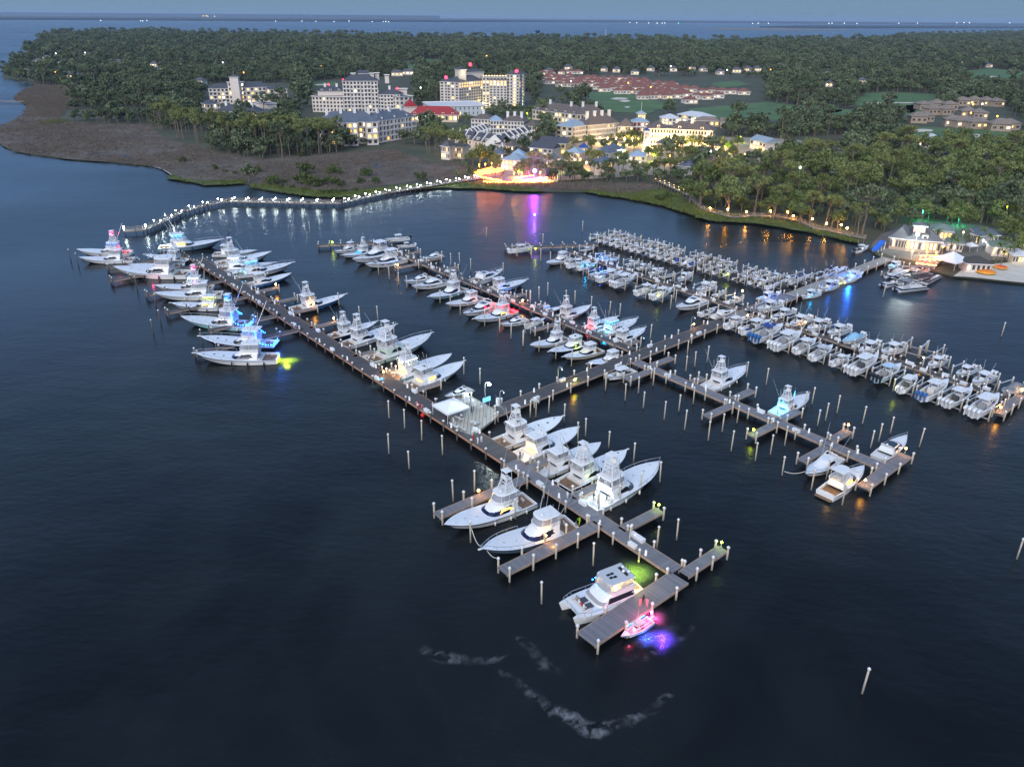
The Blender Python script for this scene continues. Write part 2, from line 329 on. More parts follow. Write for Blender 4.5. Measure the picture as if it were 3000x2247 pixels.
FR = [[(360, 384), (397, 391), (442, 400), (480, 399), (525, 396), (528, 390), (480, 391), (430, 392), (395, 385), (372, 378)],
      [(540, 398), (551, 405.5), (610, 416), (681, 424.5), (737, 426.5), (860, 413), (951, 405.5), (1031, 407), (1121, 413), (1180, 413), (1120, 404), (1030, 397), (960, 396), (860, 402), (760, 414), (690, 414), (620, 405), (575, 397)],
      [(1255, 412), (1271, 415), (1300, 421), (1348, 427), (1400, 437), (1430, 443), (1475, 457), (1532, 476), (1580, 479), (1635, 482), (1742, 500), (1806, 514), (1856, 525), (1850, 516), (1800, 502), (1740, 488), (1640, 470), (1570, 464), (1510, 445), (1470, 425), (1430, 408), (1400, 412), (1345, 420), (1300, 414)],
      [(85, 262), (130, 258), (150, 262), (120, 267), (90, 267)]]
for q in FR: sheet('shore_grass', dp(q, .85), .85, fringem, jit=1.6, step=5)
SANDSPIT = [(312, 356), (345, 363), (366, 374), (380, 384.5), (372, 380), (350, 366), (330, 360)]
sheet('sand_bank', dp(SANDSPIT, .8), .8, sandm, jit=.3, step=4)
BEACH = [(1380, 842), (1480, 765), (1600, 735), (1850, 700), (2030, 680), (2300, 668), (2300, 932), (2212, 918), (1950, 893), (1700, 864)]
sheet('beach', dp(BEACH, .8, 'K'), .8, sandm, jit=.5, step=4)
GOLF = [[(1285, 205), (1330, 202), (1390, 214), (1432, 225), (1392, 241), (1330, 239), (1290, 223)], [(1512, 236), (1600, 229), (1650, 224), (1700, 230), (1722, 250), (1650, 263), (1560, 259)],
        [(1778, 243), (1830, 239), (1862, 245), (1842, 262), (1800, 266)], [(1880, 205), (1920, 203), (2010, 207), (2000, 226), (1960, 240), (1880, 236), (1858, 222)],
        [(1960, 277), (2050, 281), (2130, 284), (2212, 300), (2160, 313), (2050, 316), (1985, 312)], [(2080, 158), (2140, 151), (2230, 160), (2230, 178), (2100, 182)], [(868, 136), (920, 130), (957, 132), (950, 145), (890, 150), (865, 148)],
        [(1720, 232), (1790, 228), (1810, 240), (1760, 250), (1725, 246)], [(280, 120), (310, 118), (312, 124), (285, 127)], [(680, 180), (720, 178), (722, 186), (684, 187)], [(1540, 180), (1590, 176), (1610, 184), (1560, 190)], [(1940, 232), (1990, 228), (1990, 246), (1945, 250)]]
GOLF = [[(sum(k[0] for k in q)/len(q)*-.22+x*1.22, sum(k[1] for k in q)/len(q)*-.22+y*1.22) for x, y in q] for q in GOLF]
for q in GOLF: sheet('golf_course', dp(q, .9), .9, golfm, jit=3, step=14)
for zo, x, y, a, b in (('B', 1800, 640, 60, 8), ('B', 1835, 655, 40, 7), ('C', 1255, 667, 70, 6), ('C', 1430, 667, 90, 4), ('C', 1545, 846, 75, 11), ('C', 1870, 880, 125, 15), ('C', 1960, 893, 50, 10), ('C', 2000, 500, 50, 6), ('A', 2080, 550, 60, 4), ('B', 1850, 695, 20, 5), ('C', 690, 772, 20, 5)):
    q = [P(zo, x+a*math.cos(t)*R.uniform(.7, 1.1), y+b*math.sin(t)*R.uniform(.7, 1.1), 1.0) for t in [2*PI*k/12 for k in range(12)]]
    sheet('sand_bunker', q, 1.0, sandm, jit=.6, step=6)
for q in ([(1790, 264), (1830, 262), (1870, 259), (1905, 258), (1908, 266), (1870, 273), (1800, 274)], [(916, 147), (930, 145), (945, 146), (944, 154), (925, 155)], [(500, 410), (540, 408), (560, 404)], [(2190, 385), (2230, 380), (2230, 400), (2195, 402)], [(1110, 100.5), (1150, 100), (1140, 101.5)]):
    if len(q) > 3: sheet('pond', dp(q, .95), .95, water, jit=.8, step=10)
for zo, q in (('L', [(1600, 930), (1660, 915), (1720, 935), (1800, 975), (1700, 1010), (1640, 985), (1690, 955)]), ('A', [(390, 885), (470, 890), (440, 900)]), ('A', [(550, 980), (680, 988), (600, 994)]), ('A', [(780, 1000), (850, 1008), (800, 1014)]), ('L', [(745, 1110), (800, 1108), (830, 1130), (770, 1135)]), ('A', [(330, 690), (420, 685), (390, 698)]), ('A', [(190, 690), (270, 682), (230, 696)])): sheet('creek', [P(zo, x, y, .86) for x, y in q], .86, water, jit=.7, step=4)
mb = MB()
TOWN = [(1035, 378), (1075, 348), (1150, 325), (1290, 303), (1400, 306), (1500, 312), (1560, 296), (1700, 300), (1830, 318), (1820, 345), (1700, 340), (1600, 366), (1560, 377), (1500, 372), (1420, 378), (1330, 384), (1240, 389), (1110, 394), (1050, 390)]
sheet('town_paving', dp(TOWN, .95), .95, pavem, jit=.5, step=20)
PARK = [(1885, 525), (1905, 505), (1960, 488), (2040, 478), (2110, 486), (2240, 515), (2240, 560), (2100, 565), (2020, 572), (1930, 556), (1880, 535)]
sheet('resort_paving', dp(PARK, .93), .93, mat('dark_paving', (.085, .08, .075), .9, noise=(.15, .25, (.14, .13, .12))), jit=.4, step=20)
for q in ([(1940, 322), (2050, 326), (2200, 335), (2212, 341), (2050, 333), (1940, 328)], [(1560, 345), (1700, 322), (1830, 312), (1835, 318), (1710, 329), (1575, 353)], [(1560, 262), (1700, 259), (1740, 262), (1700, 266), (1580, 268)]):
    sheet('road', dp(q, .97), .97, asph, step=40)
# far shore and spit across the bay
farm = mat('distant_woods', (.012, .022, .030), .95, noise=(.004, .2, (.02, .034, .042)))
def slab(name, pts, h, m):
    k = [(p.x, p.y) for p in pts]; n = len(k); mb = MB()
    mb.add([(x, y, 0) for x, y in k]+[(x, y, h) for x, y in k], [(i, (i+1) % n, n+(i+1) % n, n+i) for i in range(n)])
    tri = tessellate_polygon([[Vector((x, y, 0)) for x, y in k]]); mb.add([(x, y, h) for x, y in k], [tuple(t) for t in tri])
    return struct(name, mb.mesh(name, m))
fs = [gnd(x, y) for x, y in ((-500, 57.5), (0, 59.5), (300, 60.5), (600, 62.5), (1000, 65), (1300, 66), (1600, 66), (2000, 67.5), (2600, 71.5), (3400, 78))]
slab('far_shore', fs+[Vector((34000, 38000, 0)), Vector((-34000, 38000, 0))], 26, farm)
slab('hills', [Vector((-26000, 30000, 0)), Vector((-2600, 30000, 0)), Vector((-4000, 36000, 0)), Vector((-26000, 36000, 0))], 118, farm)
sheet('sand_spit', dp([(1498, 63), (1560, 61.2), (1700, 62), (1850, 65.3), (1830, 66.8), (1700, 66.8), (1560, 65.2)], .6), .6, mat('spit_sand', (.16, .14, .12), .9))
slab('spit_woods', dp([(1640, 60.2), (1760, 61.7), (1900, 61.9), (2330, 62), (2330, 56.5), (2000, 56.7), (1750, 56.8)]), 11, farm)
# ---------------------------------------------------------------- trees
def leafmat(name, c1, c2):
    m = bpy.data.materials.new(name); m.use_nodes = True; n = m.node_tree; b = n.nodes['Principled BSDF']; b.inputs['Roughness'].default_value = .75; b.inputs['Specular IOR Level'].default_value = .2
    g = n.nodes.new('ShaderNodeNewGeometry'); oi = n.nodes.new('ShaderNodeObjectInfo')
    ma = n.nodes.new('ShaderNodeMath'); ma.operation = 'MULTIPLY_ADD'; ma.inputs[1].default_value = .6; n.links.new(g.outputs['Random Per Island'], ma.inputs[0])
    m2 = n.nodes.new('ShaderNodeMath'); m2.operation = 'MULTIPLY'; m2.inputs[1].default_value = .5; n.links.new(oi.outputs['Random'], m2.inputs[0]); n.links.new(m2.outputs[0], ma.inputs[2])
    mx = n.nodes.new('ShaderNodeMix'); mx.data_type = 'RGBA'; mx.inputs['A'].default_value = (*c1, 1); mx.inputs['B'].default_value = (*c2, 1); n.links.new(ma.outputs[0], mx.inputs['Factor'])
    n.links.new(mx.outputs['Result'], b.inputs['Base Color']); return m
leafB = leafmat('broadleaf_foliage', (.045, .072, .020), (.20, .24, .085))
leafP = leafmat('pine_foliage', (.065, .088, .028), (.24, .26, .09))
leafF = leafmat('forest_foliage', (.026, .046, .024), (.155, .19, .10))
leafS = leafmat('shrub_foliage', (.032, .050, .014), (.090, .120, .032))
bark = mat('bark', (.10, .08, .062), .9, noise=(1.5, .25, (.22, .18, .14)))
def clumps(mb, cl, per, size, rr, m=0, up=.25):
    """leaf tufts on the outer shell of each clump (x,y,z,r)"""
    for (cx, cy_, cz, r) in cl:
        for _ in range(per):
            d = Vector((rr.gauss(0, 1), rr.gauss(0, 1), rr.gauss(0, 1)+up)).normalized()
            p = Vector((cx, cy_, cz))+Vector((d.x*r, d.y*r, d.z*r*.72))*rr.uniform(.62, 1.05)
            nrm = (d+Vector((rr.gauss(0, .5), rr.gauss(0, .5), rr.gauss(0, .5)))).normalized(); u = nrm.orthogonal().normalized(); w_ = nrm.cross(u)
            a = rr.uniform(0, 6.28); u, w_ = u*math.cos(a)+w_*math.sin(a), w_*math.cos(a)-u*math.sin(a); s = size*rr.uniform(.6, 1.3)
            mb.add([p-u*s, p-w_*s*.55, p+u*s, p+w_*s*.55], [(0, 1, 2, 3)], m)
def limb(mb, a, b, r0, r1, rr, m=0, k=3):
    a, b = Vector(a), Vector(b); p = a; 
    for i in range(1, k+1):
        q = a.lerp(b, i/k)+(Vector((rr.gauss(0, .12), rr.gauss(0, .12), 0)) if i < k else Vector())
        mb.tube(p, q, r0+(r1-r0)*(i-1)/k, m, 5, r0+(r1-r0)*i/k); p = q
def make_tree(kind, seed, per, size, lm, join=False):
    rr = random.Random(seed); tr = MB(); cr_ = tr if join else MB(); cm = 1 if join else 0; cl = []
    if kind == 'broad':
        for i in range(17):
            a = rr.uniform(0, 6.28); q = math.sqrt(rr.random())*3.7; z = 5.0+rr.uniform(0, 1)*(5.6-q*q*.22)
            cl.append((q*math.cos(a), q*math.sin(a), z, rr.uniform(1.3, 2.2)))
        limb(tr, (0, 0, -.3), (rr.gauss(0, .2), rr.gauss(0, .2), 6), .38, .2, rr)
        for c in cl[:8]: limb(tr, (0, 0, rr.uniform(2.5, 4.5)), (c[0]*.8, c[1]*.8, c[2]), .16, .06, rr)
    elif kind == 'pine':
        lean = (rr.gauss(0, .5), rr.gauss(0, .5)); H = 17
        for i in range(11):
            a = rr.uniform(0, 6.28); q = math.sqrt(rr.random())*2.7; z = 12.2+rr.uniform(0, 1)**.7*(4.6-q*.7)
            cl.append((lean[0]+q*math.cos(a), lean[1]+q*math.sin(a), z, rr.uniform(.95, 1.6)))
        limb(tr, (0, 0, -.3), (lean[0], lean[1], H-1.5), .26, .1, rr, k=4)
        for c in cl: limb(tr, (lean[0]*.75, lean[1]*.75, c[2]-rr.uniform(.6, 1.6)), (c[0], c[1], c[2]), .09, .04, rr, k=2)
        for i in range(3):
            a = rr.uniform(0, 6.28); z = rr.uniform(7.5, 11); limb(tr, (lean[0]*.5, lean[1]*.5, z), (lean[0]*.5+math.cos(a)*1.6, lean[1]*.5+math.sin(a)*1.6, z+.5), .06, .03, rr, k=2)
    elif kind == 'umbrella':
        H = 15; lean = (rr.gauss(0, .6), rr.gauss(0, .6))
        for i in range(15):
            a = rr.uniform(0, 6.28); q = math.sqrt(rr.random())*4.3; z = 11.3+rr.uniform(0, 2.2)+(1.6-q*.38)
            cl.append((lean[0]+q*math.cos(a), lean[1]+q*math.sin(a), z, rr.uniform(1.0, 1.7)))
        limb(tr, (0, 0, -.3), (lean[0], lean[1], 10.8), .3, .18, rr, k=4)
        for c in cl: limb(tr, (lean[0], lean[1], rr.uniform(8.6, 11)), (c[0], c[1], c[2]), .12, .045, rr, k=2)
    elif kind == 'shrub':
        for i in range(9):
            a = rr.uniform(0, 6.28); q = math.sqrt(rr.random())*1.7; cl.append((q*math.cos(a), q*math.sin(a), .7+rr.uniform(0, 1.9)*(1-q*.25), rr.uniform(.7, 1.15)))
        for c in cl[:5]: limb(tr, (0, 0, -.2), c[:3], .09, .03, rr, k=2)
    clumps(cr_, cl, per, size, rr, cm)
    if join: return tr.mesh(kind+'_tree', [bark, lm])
    return tr.mesh('trunk', bark), cr_.mesh('crown', lm)
TV = {'broad': [make_tree('broad', 10+i, 80, .40, leafB) for i in range(6)], 'pine': [make_tree('pine', 30+i, 85, .30, leafP) for i in range(6)],
      'umbrella': [make_tree('umbrella', 50+i, 85, .32, leafP) for i in range(5)], 'shrub': [make_tree('shrub', 70+i, 60, .26, leafS) for i in range(5)]}
TNAME = {'broad': ('broadleaf_tree', 'tree'), 'pine': ('pine_tree', 'tree'), 'umbrella': ('pine_tree', 'tree'), 'shrub': ('shrub', 'shrub')}
TREES = []
def tree(kind, p, s, look, place, z=.6):
    TREES.append((kind, Vector((p[0], p[1], z)), s, look, place))
def plant_all():
    by = {}
    for t in TREES: by.setdefault((t[3], t[4]), []).append(t)
    for (look, place), ts in by.items():
        ts.sort(key=lambda t: prj(t[1])[0])
        for i, (kind, p, s, _, _) in enumerate(ts):
            nm, cat = TNAME[kind]; tm, cm = R.choice(TV[kind])
            lab = '%s, %s' % (look, place) if len(ts) == 1 else '%s, %s from the left %s' % (look, nth(i+1), place)
            r = thing(nm, lab, cat, p, R.uniform(0, 6.28), place); r.scale = (s*R.uniform(.92, 1.08), s*R.uniform(.92, 1.08), s)
            put('trunk', tm, r); put('crown', cm, r)
def scatter(zone, poly, n, mind, seed=1):
    """n spots inside a photo polygon, at least mind metres apart on the ground"""
    rr = random.Random(seed); w_ = [P(zone, x, y, .6) for x, y in poly]; wp = [(p.x, p.y) for p in w_]
    x0, x1, y0, y1 = min(p[0] for p in wp), max(p[0] for p in wp), min(p[1] for p in wp), max(p[1] for p in wp); out = []
    for _ in range(n*60):
        q = (rr.uniform(x0, x1), rr.uniform(y0, y1))
        if inside(q, wp) and all((q[0]-o[0])**2+(q[1]-o[1])**2 > mind*mind for o in out): out.append(q)
        if len(out) >= n: break
    return out
# tall pines between the marsh and the white condominiums
for q in scatter('L', [(20, 760), (120, 770), (300, 800), (460, 840), (640, 850), (800, 870), (1000, 870), (1260, 865), (1400, 830), (1330, 790), (1000, 790), (600, 760), (300, 730), (60, 700)], 62, 4.2, 3):
    tree('pine', q, R.uniform(1.1, 1.42), 'tall bare-trunked pine', 'in the stand between marsh and condominiums')
for q in scatter('A', [(1030, 850), (1100, 880), (1180, 905), (1320, 955), (1330, 900), (1200, 840), (1080, 800), (1000, 800)], 26, 4.5, 13):
    tree('pine', q, R.uniform(1.05, 1.35), 'tall bare-trunked pine', 'at the far left end of the marsh pines')
for q in scatter('M', [(0, 1130), (150, 1165), (300, 1210), (480, 1250), (560, 1180), (420, 1100), (200, 1040), (0, 1000)], 16, 4.5, 4):
    tree('pine', q, R.uniform(.95, 1.15), 'tall pine with sunlit-green crown' if 0 else 'tall slender pine', 'in the stand right of the marsh')
for x, y, s in ((690, 1290, 1.35), (600, 1255, 1.0), (800, 1270, 1.1), (900, 1290, .8), (480, 930, 1.0), (380, 930, .8), (120, 900, 1.1), (220, 920, 1.1), (30, 930, 1.1), (500, 700, .75), (560, 725, .75)):
    tree('broad', P('M', x, y, .6), s, 'rounded dark green tree', 'around the town houses behind the marsh')
for i, (x, y, s) in enumerate(((890, 1480, .95), (1190, 1420, .8), (1330, 1400, 1.0), (1380, 1410, 1.05), (1250, 1390, .95), (1460, 1400, 1.0), (1540, 1400, .9), (1690, 1420, .9), (1760, 1400, .9), (1840, 1420, 1.0), (1920, 1440, 1.05), (1650, 1380, .85))):
    tree('umbrella' if i % 3 == 0 else 'broad', P('M', x, y, .6), s*.95, 'dark waterfront tree', 'before the lit village waterfront')
for i, (x, y, s) in enumerate(((35, 1120, .9), (110, 1120, .95), (240, 1090, .8), (320, 1060, .85), (480, 1125, .95), (510, 1130, .9), (640, 1110, .9), (700, 1110, .95), (790, 1115, .95), (830, 1120, 1.0), (880, 1120, .85), (940, 1130, .9), (1110, 1110, 1.0), (1240, 1110, 1.05), (1265, 1115, 1.05), (1330, 1090, .95), (1180, 1080, .9), (1420, 1060, .9), (1870, 1110, .9), (1900, 1040, .8))):
    tree('pine', P('N', x, y, .6), s*.72, 'shore pine', 'on the wooded waterfront left of the footbridge')
for x, y, s in ((170, 1030, .7), (400, 1000, .7), (560, 1090, .7), (990, 1080, .8), (1060, 1040, .9), (1300, 1000, .9), (1380, 960, .9), (1480, 900, .9), (1560, 880, 1.0), (1000, 860, .9), (700, 800, .8), (130, 720, .8), (330, 780, .9), (760, 690, .7), (850, 690, .7), (900, 720, .75), (1400, 760, 1.0), (1500, 740, 1.0), (1600, 740, .95), (1350, 720, .8), (1680, 760, .8), (1870, 760, 1.0), (1950, 800, 1.0), (2050, 760, 1.1), (2000, 880, 1.0), (1840, 880, .8), (560, 660, .6), (700, 640, .6), (650, 650, .6)):
    tree('broad', P('N', x, y, .6), s*.85, 'leafy village tree', 'among the lit village buildings')
WOOD = [(1475, 452), (1535, 470), (1640, 474), (1745, 492), (1810, 506), (1850, 515), (1890, 480), (1960, 455), (2060, 445), (2230, 455), (2230, 350), (2120, 335), (1960, 330), (1880, 345), (1760, 350), (1640, 365), (1560, 385), (1500, 400), (1470, 420)]
for i, q in enumerate(scatter('D', WOOD, 112, 7.6, 8)):
    if i % 4 == 0: tree('umbrella', q, R.uniform(1.1, 1.5), 'umbrella-crowned pine', 'in the right-hand shore woods')
    else: tree('broad', q, R.uniform(1.15, 1.8), 'broad dark green tree', 'in the right-hand shore woods')
for x, y, s, k in ((590, 1405, 1.05, 'umbrella'), (825, 1440, .95, 'umbrella'), (915, 1470, 1.0, 'umbrella'), (965, 1475, 1.0, 'umbrella'), (1125, 1530, .95, 'umbrella'), (880, 1390, 1.25, 'umbrella'), (1000, 1480, .8, 'broad'), (520, 1400, .7, 'broad'), (380, 1370, .8, 'broad'), (250, 1330, .8, 'broad'), (700, 1410, .75, 'broad'), (120, 1330, .6, 'broad')):
    tree(k, P('C', x, y, .6), s, 'pale-limbed waterside tree', 'along the lamp-lit right bank path')
for x, y, s in ((1470, 1400, .8), (1380, 1380, .8), (1730, 1460, .9), (1840, 1480, .9), (1780, 1440, 1.0), (2120, 1500, .8), (2080, 1560, .7), (2190, 1580, .8), (2000, 1450, .8), (2150, 1440, 1.0)):
    tree('broad', P('C', x, y, .6), s, 'lamp-lit green tree', 'behind the beach bar')
for x, y, s in ((560, 310, .7), (460, 270, .9), (1010, 200, .95), (1450, 270, 1.1), (1560, 300, .95), (1960, 380, .9), (2060, 440, .9), (2150, 420, 1.0), (1300, 230, .9), (700, 220, 1.0), (1850, 240, 1.1), (2190, 560, .8)):
    tree('broad', P('K', x, y, .6), s, 'leafy tree', 'crowding the beach bar roofs')
for q, s in ((690, 1165), .75*2.6), ((640, 1160), 1.0), ((800, 1150), .9), ((985, 1150), 2.4), ((1000, 1060), 2.6), ((1090, 1180), 2.0), ((1180, 1160), 1.2), ((1260, 1160), 1.9), ((1290, 1060), 2.0), ((1360, 1180), 1.4), ((1620, 1080), 1.9), ((1560, 1150), 1.3), ((1710, 1150), 1.3), ((2160, 1120), 1.7), ((2110, 1080), 1.0), ((520, 1040), 1.3), ((110, 1010), 1.3), ((300, 1060), .9), ((970, 880), 1.6), ((1180, 1255), .9), ((1250, 1250), 1.0), ((1310, 1250), .9), ((1000, 1220), .8), ((870, 1200), .8), ((760, 1190), .8), ((1390, 1240), .8), ((430, 1075), .8), ((200, 1040), .8), ((1500, 1230), .8):
    tree('shrub', P('L', q[0], q[1], .7), s, 'bushy green shrub', 'on the marsh point behind the boardwalk', .7)
for x, y, s in ((1130, 1360, 1.3), (1230, 1330, 1.2), (1350, 1260, 1.2), (1450, 1220, 1.3), (1550, 1170, 1.5), (1650, 1160, 1.4), (1700, 1290, 1.3), (1800, 1190, 1.5), (1580, 1340, 1.2), (1900, 1250, 1.6), (1950, 1400, 1.4), (2050, 1450, 1.3), (2150, 1480, 1.3), (1760, 1420, 1.0), (1660, 1400, 1.0)):
    tree('shrub', P('N', x, y, .7), s, 'bushy waterside shrub', 'beside the lamp-lit footbridge', .7)
for x, y, s in ((1180, 1000, 1.2), (60, 300, 1.0)): tree('shrub', P('A', x+0, y+50, .7), s, 'dark round bush', 'at the left tip of the marsh', .7) if x > 100 else None
for x, y in ((60, 700), (250, 660), (330, 690), (480, 740), (600, 720), (660, 620), (780, 620), (840, 605), (905, 610), (945, 650), (1320, 640), (1380, 665), (1450, 650), (1550, 640), (1620, 665), (1680, 620), (1705, 665), (760, 725), (830, 745), (1060, 820), (1150, 800), (1220, 780), (1300, 805), (1360, 825), (1440, 835), (1500, 820), (1560, 855), (1700, 855), (1750, 885), (1850, 835), (1250, 865), (1100, 865), (350, 865), (300, 845), (420, 885), (650, 855), (720, 895), (30, 865), (100, 845), (1900, 900), (1960, 940), (1820, 960), (1480, 960), (1600, 1000)):
    tree('broad', P('N', x, y+40, .6), R.uniform(.6, .85), 'street tree', 'along the golden-lit village streets')
plant_all()
# palms at the beach
frondm = leafmat('palm_fronds', (.05, .085, .02), (.12, .16, .04))
def palm_meshes(seed):
    rr = random.Random(seed); tr = MB(); fr = MB(); H = 6.5
    limb(tr, (0, 0, -.2), (rr.gauss(0, .3), rr.gauss(0, .3), H), .2, .14, rr)
    for i in range(16):
        a = 2*PI*i/16+rr.uniform(-.2, .2); el = rr.uniform(-.1, 1.1); p = Vector((0, 0, H)); d = Vector((math.cos(a)*math.cos(el), math.sin(a)*math.cos(el), math.sin(el))); sd_ = Vector((-math.sin(a), math.cos(a), 0))
        for k in range(5):
            q = p+d*.55; d = (d+Vector((0, 0, -.34))).normalized(); w1, w2 = .42*(1-k/5.5), .42*(1-(k+1)/5.5)
            fr.add([p-sd_*w1-Vector((0, 0, .12)), p, p+sd_*w1-Vector((0, 0, .12)), q+sd_*w2-Vector((0, 0, .12)), q, q-sd_*w2-Vector((0, 0, .12))], [(0, 1, 4, 5), (1, 2, 3, 4)]); p = q
    return tr.mesh('trunk', bark), fr.mesh('fronds', frondm)
PV = [palm_meshes(i) for i in range(4)]
pl = [('K', x, y) for x, y in ((1640, 540), (1690, 470), (1500, 560), (1380, 600), (1770, 560), (1880, 680), (1930, 720), (2010, 660), (2080, 690), (1950, 610), (2110, 600), (1330, 590), (1050, 500), (1170, 470))]
for i, (zo, x, y) in enumerate(pl):
    r = thing('palm_tree', 'feathery palm tree, %s of the beach bar palms counted as listed from the left' % nth(i+1), 'palm', P(zo, x, y, .8), R.uniform(0, 6), 'palms around the beach bar')
    r['label'] = 'small palm tree near the beach bar, %s from the left' % nth(1+sorted(k[1] for k in pl).index(x))
    r.scale = [R.uniform(.8, 1.1)]*3; t, f = R.choice(PV); put('trunk', t, r); put('fronds', f, r)
# ---------------------------------------------------------------- the wood behind: one mass
FV = [make_tree('broad', 200+i, 26, .80, leafF, True) for i in range(5)]+[make_tree('umbrella', 220+i, 24, .65, leafF, True) for i in range(2)]
fc = bpy.data.collections.new('forest_kinds')
for i, m in enumerate(FV): o = bpy.data.objects.new('forest_tree', m); fc.objects.link(o)
BUILT = [[(440, 250), (640, 225), (640, 180), (440, 180)], [(440, 262), (590, 262), (590, 215), (440, 215)], [(670, 250), (900, 255), (900, 160), (670, 180)], [(645, 322), (910, 310), (910, 235), (645, 235)], [(945, 250), (1150, 245), (1150, 200), (945, 200)],
         [(880, 288), (1060, 282), (1060, 225), (880, 232)], [(1010, 300), (1170, 290), (1170, 250), (1010, 262)], [(955, 330), (1160, 322), (1160, 275), (955, 285)], [(1130, 250), (1330, 250), (1330, 225), (1130, 225)], [(1190, 312), (1560, 305), (1560, 240), (1190, 262)],
         [(1165, 215), (1165, 168), (1290, 163), (1480, 166), (1650, 170), (1660, 232), (1480, 240), (1400, 208), (1280, 202)], [(1985, 262), (2212, 292), (2212, 258), (2100, 235), (1985, 250)]]
CLR = GOLF+[MARSH, MARSH2, MARSH3, TOWN, PARK]+BUILT+FR+[[(330, 368), (470, 388), (560, 396), (640, 404), (760, 406), (860, 394), (1030, 388), (1280, 404), (1440, 402), (1500, 440), (1600, 462), (1700, 476), (1850, 508), (1850, 530), (1640, 486), (1480, 462), (1270, 420), (1030, 412), (740, 430), (560, 412), (330, 392)], [(450, 350), (455, 285), (400, 280), (340, 285), (350, 292), (400, 312), (470, 332)], [(640, 345), (910, 320), (905, 390), (640, 345)], [(1000, 300), (1080, 345), (1040, 390), (1000, 380), (905, 345)], [(1838, 512), (1900, 497), (2040, 474), (2240, 500), (2240, 640), (1900, 600)],
      [(88, 242), (200, 236), (330, 234), (330, 250), (210, 256), (130, 262), (90, 250)]]
pts = []; rr = random.Random(99)
CLR = [([k[0] for k in q], q, min(k[0] for k in q), max(k[0] for k in q), min(k[1] for k in q), max(k[1] for k in q)) for q in CLR]
OPEN = CLR[:len(GOLF)]+[q for q in CLR if q[1] in (BUILT[10], BUILT[11])]
LP_ = LAND
HDIR = [(h.x/math.hypot(h.x, h.y), h.y/math.hypot(h.x, h.y), math.hypot(h.x, h.y)) for h in HPOS]
d = 330.0
while d < 6800:
    s = 6.0+d*.0024
    half = d*.70+20; n = int(2*half/s)
    for i in range(n):
        x = -half+s*(i+rr.uniform(.05, .95)); y = d+rr.uniform(-.5, .5)*s
        a = prj((x, y, .6)); a = (a[0]/1.35624, a[1]/1.35624)
        if a[0] < -40 or a[0] > 2250 or not inside(a, LP_): continue
        wood = inside(a, WOOD)
        if not wood and math.sin(x*.013+2*math.sin(y*.0061))*math.sin(y*.0105+1.7*math.sin(x*.0083)) > .84: continue
        if wood and prj((x, y, .6))[1] > 0 and rr.random() < .25: continue
        if any(q[2] <= a[0] <= q[3] and q[4] <= a[1]-15 <= q[5] and inside((a[0], a[1]-15*min(1, 700/d)), q[1]) for q in OPEN): continue
        if any(q[2] <= a[0] <= q[3] and q[4] <= a[1] <= q[5] and inside(a, q[1]) for q in CLR): continue
        if any(abs(x*k[1]-y*k[0]) < 11 and -(14+k[2]*.085) < x*k[0]+y*k[1]-k[2] < 12 for k in HDIR): continue
        if a[0] < 150 and 100 < a[1] < 172 and rr.random() < .35: continue
        pt = .5+.5*math.sin(x*.011+1.3*math.sin(y*.007))*math.sin(y*.009+x*.004); pts.append((x, y, .6, (min(1.35, s/8.2) if not wood else .62)*(rr.uniform(.5, .9+.55*pt) if rr.random() > .08 else 1.7)))
    d += s
print('forest', len(pts))
def forest(name, pts, fc=fc, nv=len(FV)):
    me = bpy.data.meshes.new(name); me.from_pydata([p[:3] for p in pts], [], [])
    at = me.attributes.new('scl', 'FLOAT', 'POINT'); at.data.foreach_set('value', [p[3] for p in pts])
    o = tag(put(name, me), kind='stuff')
    g = bpy.data.node_groups.new(name, 'GeometryNodeTree'); g.interface.new_socket('Geometry', in_out='INPUT', socket_type='NodeSocketGeometry'); g.interface.new_socket('Geometry', in_out='OUTPUT', socket_type='NodeSocketGeometry')
    N = g.nodes.new; L = g.links.new; gi = N('NodeGroupInput'); go = N('NodeGroupOutput')
    ci = N('GeometryNodeCollectionInfo'); ci.inputs['Collection'].default_value = fc; ci.inputs['Separate Children'].default_value = True; ci.inputs['Reset Children'].default_value = True
    ip = N('GeometryNodeInstanceOnPoints'); ip.inputs['Pick Instance'].default_value = True
    ri = N('FunctionNodeRandomValue'); ri.data_type = 'INT'; ri.inputs['Min'].default_value = 0; ri.inputs['Max'].default_value = nv-1
    rz = N('FunctionNodeRandomValue'); rz.data_type = 'FLOAT_VECTOR'; rz.inputs['Min'].default_value = (0, 0, 0); rz.inputs['Max'].default_value = (0, 0, 6.28)
    na = N('GeometryNodeInputNamedAttribute'); na.data_type = 'FLOAT'; na.inputs['Name'].default_value = 'scl'
    L(gi.outputs[0], ip.inputs['Points']); L(ci.outputs[0], ip.inputs['Instance'])
    L([k for k in ri.outputs if k.type == 'INT'][0], ip.inputs['Instance Index']); L(rz.outputs[0], ip.inputs['Rotation']); L(na.outputs[0], ip.inputs['Scale']); L(ip.outputs[0], go.inputs[0])
    md = o.modifiers.new('trees', 'NODES'); md.node_group = g
    return o
forest('forest', pts)

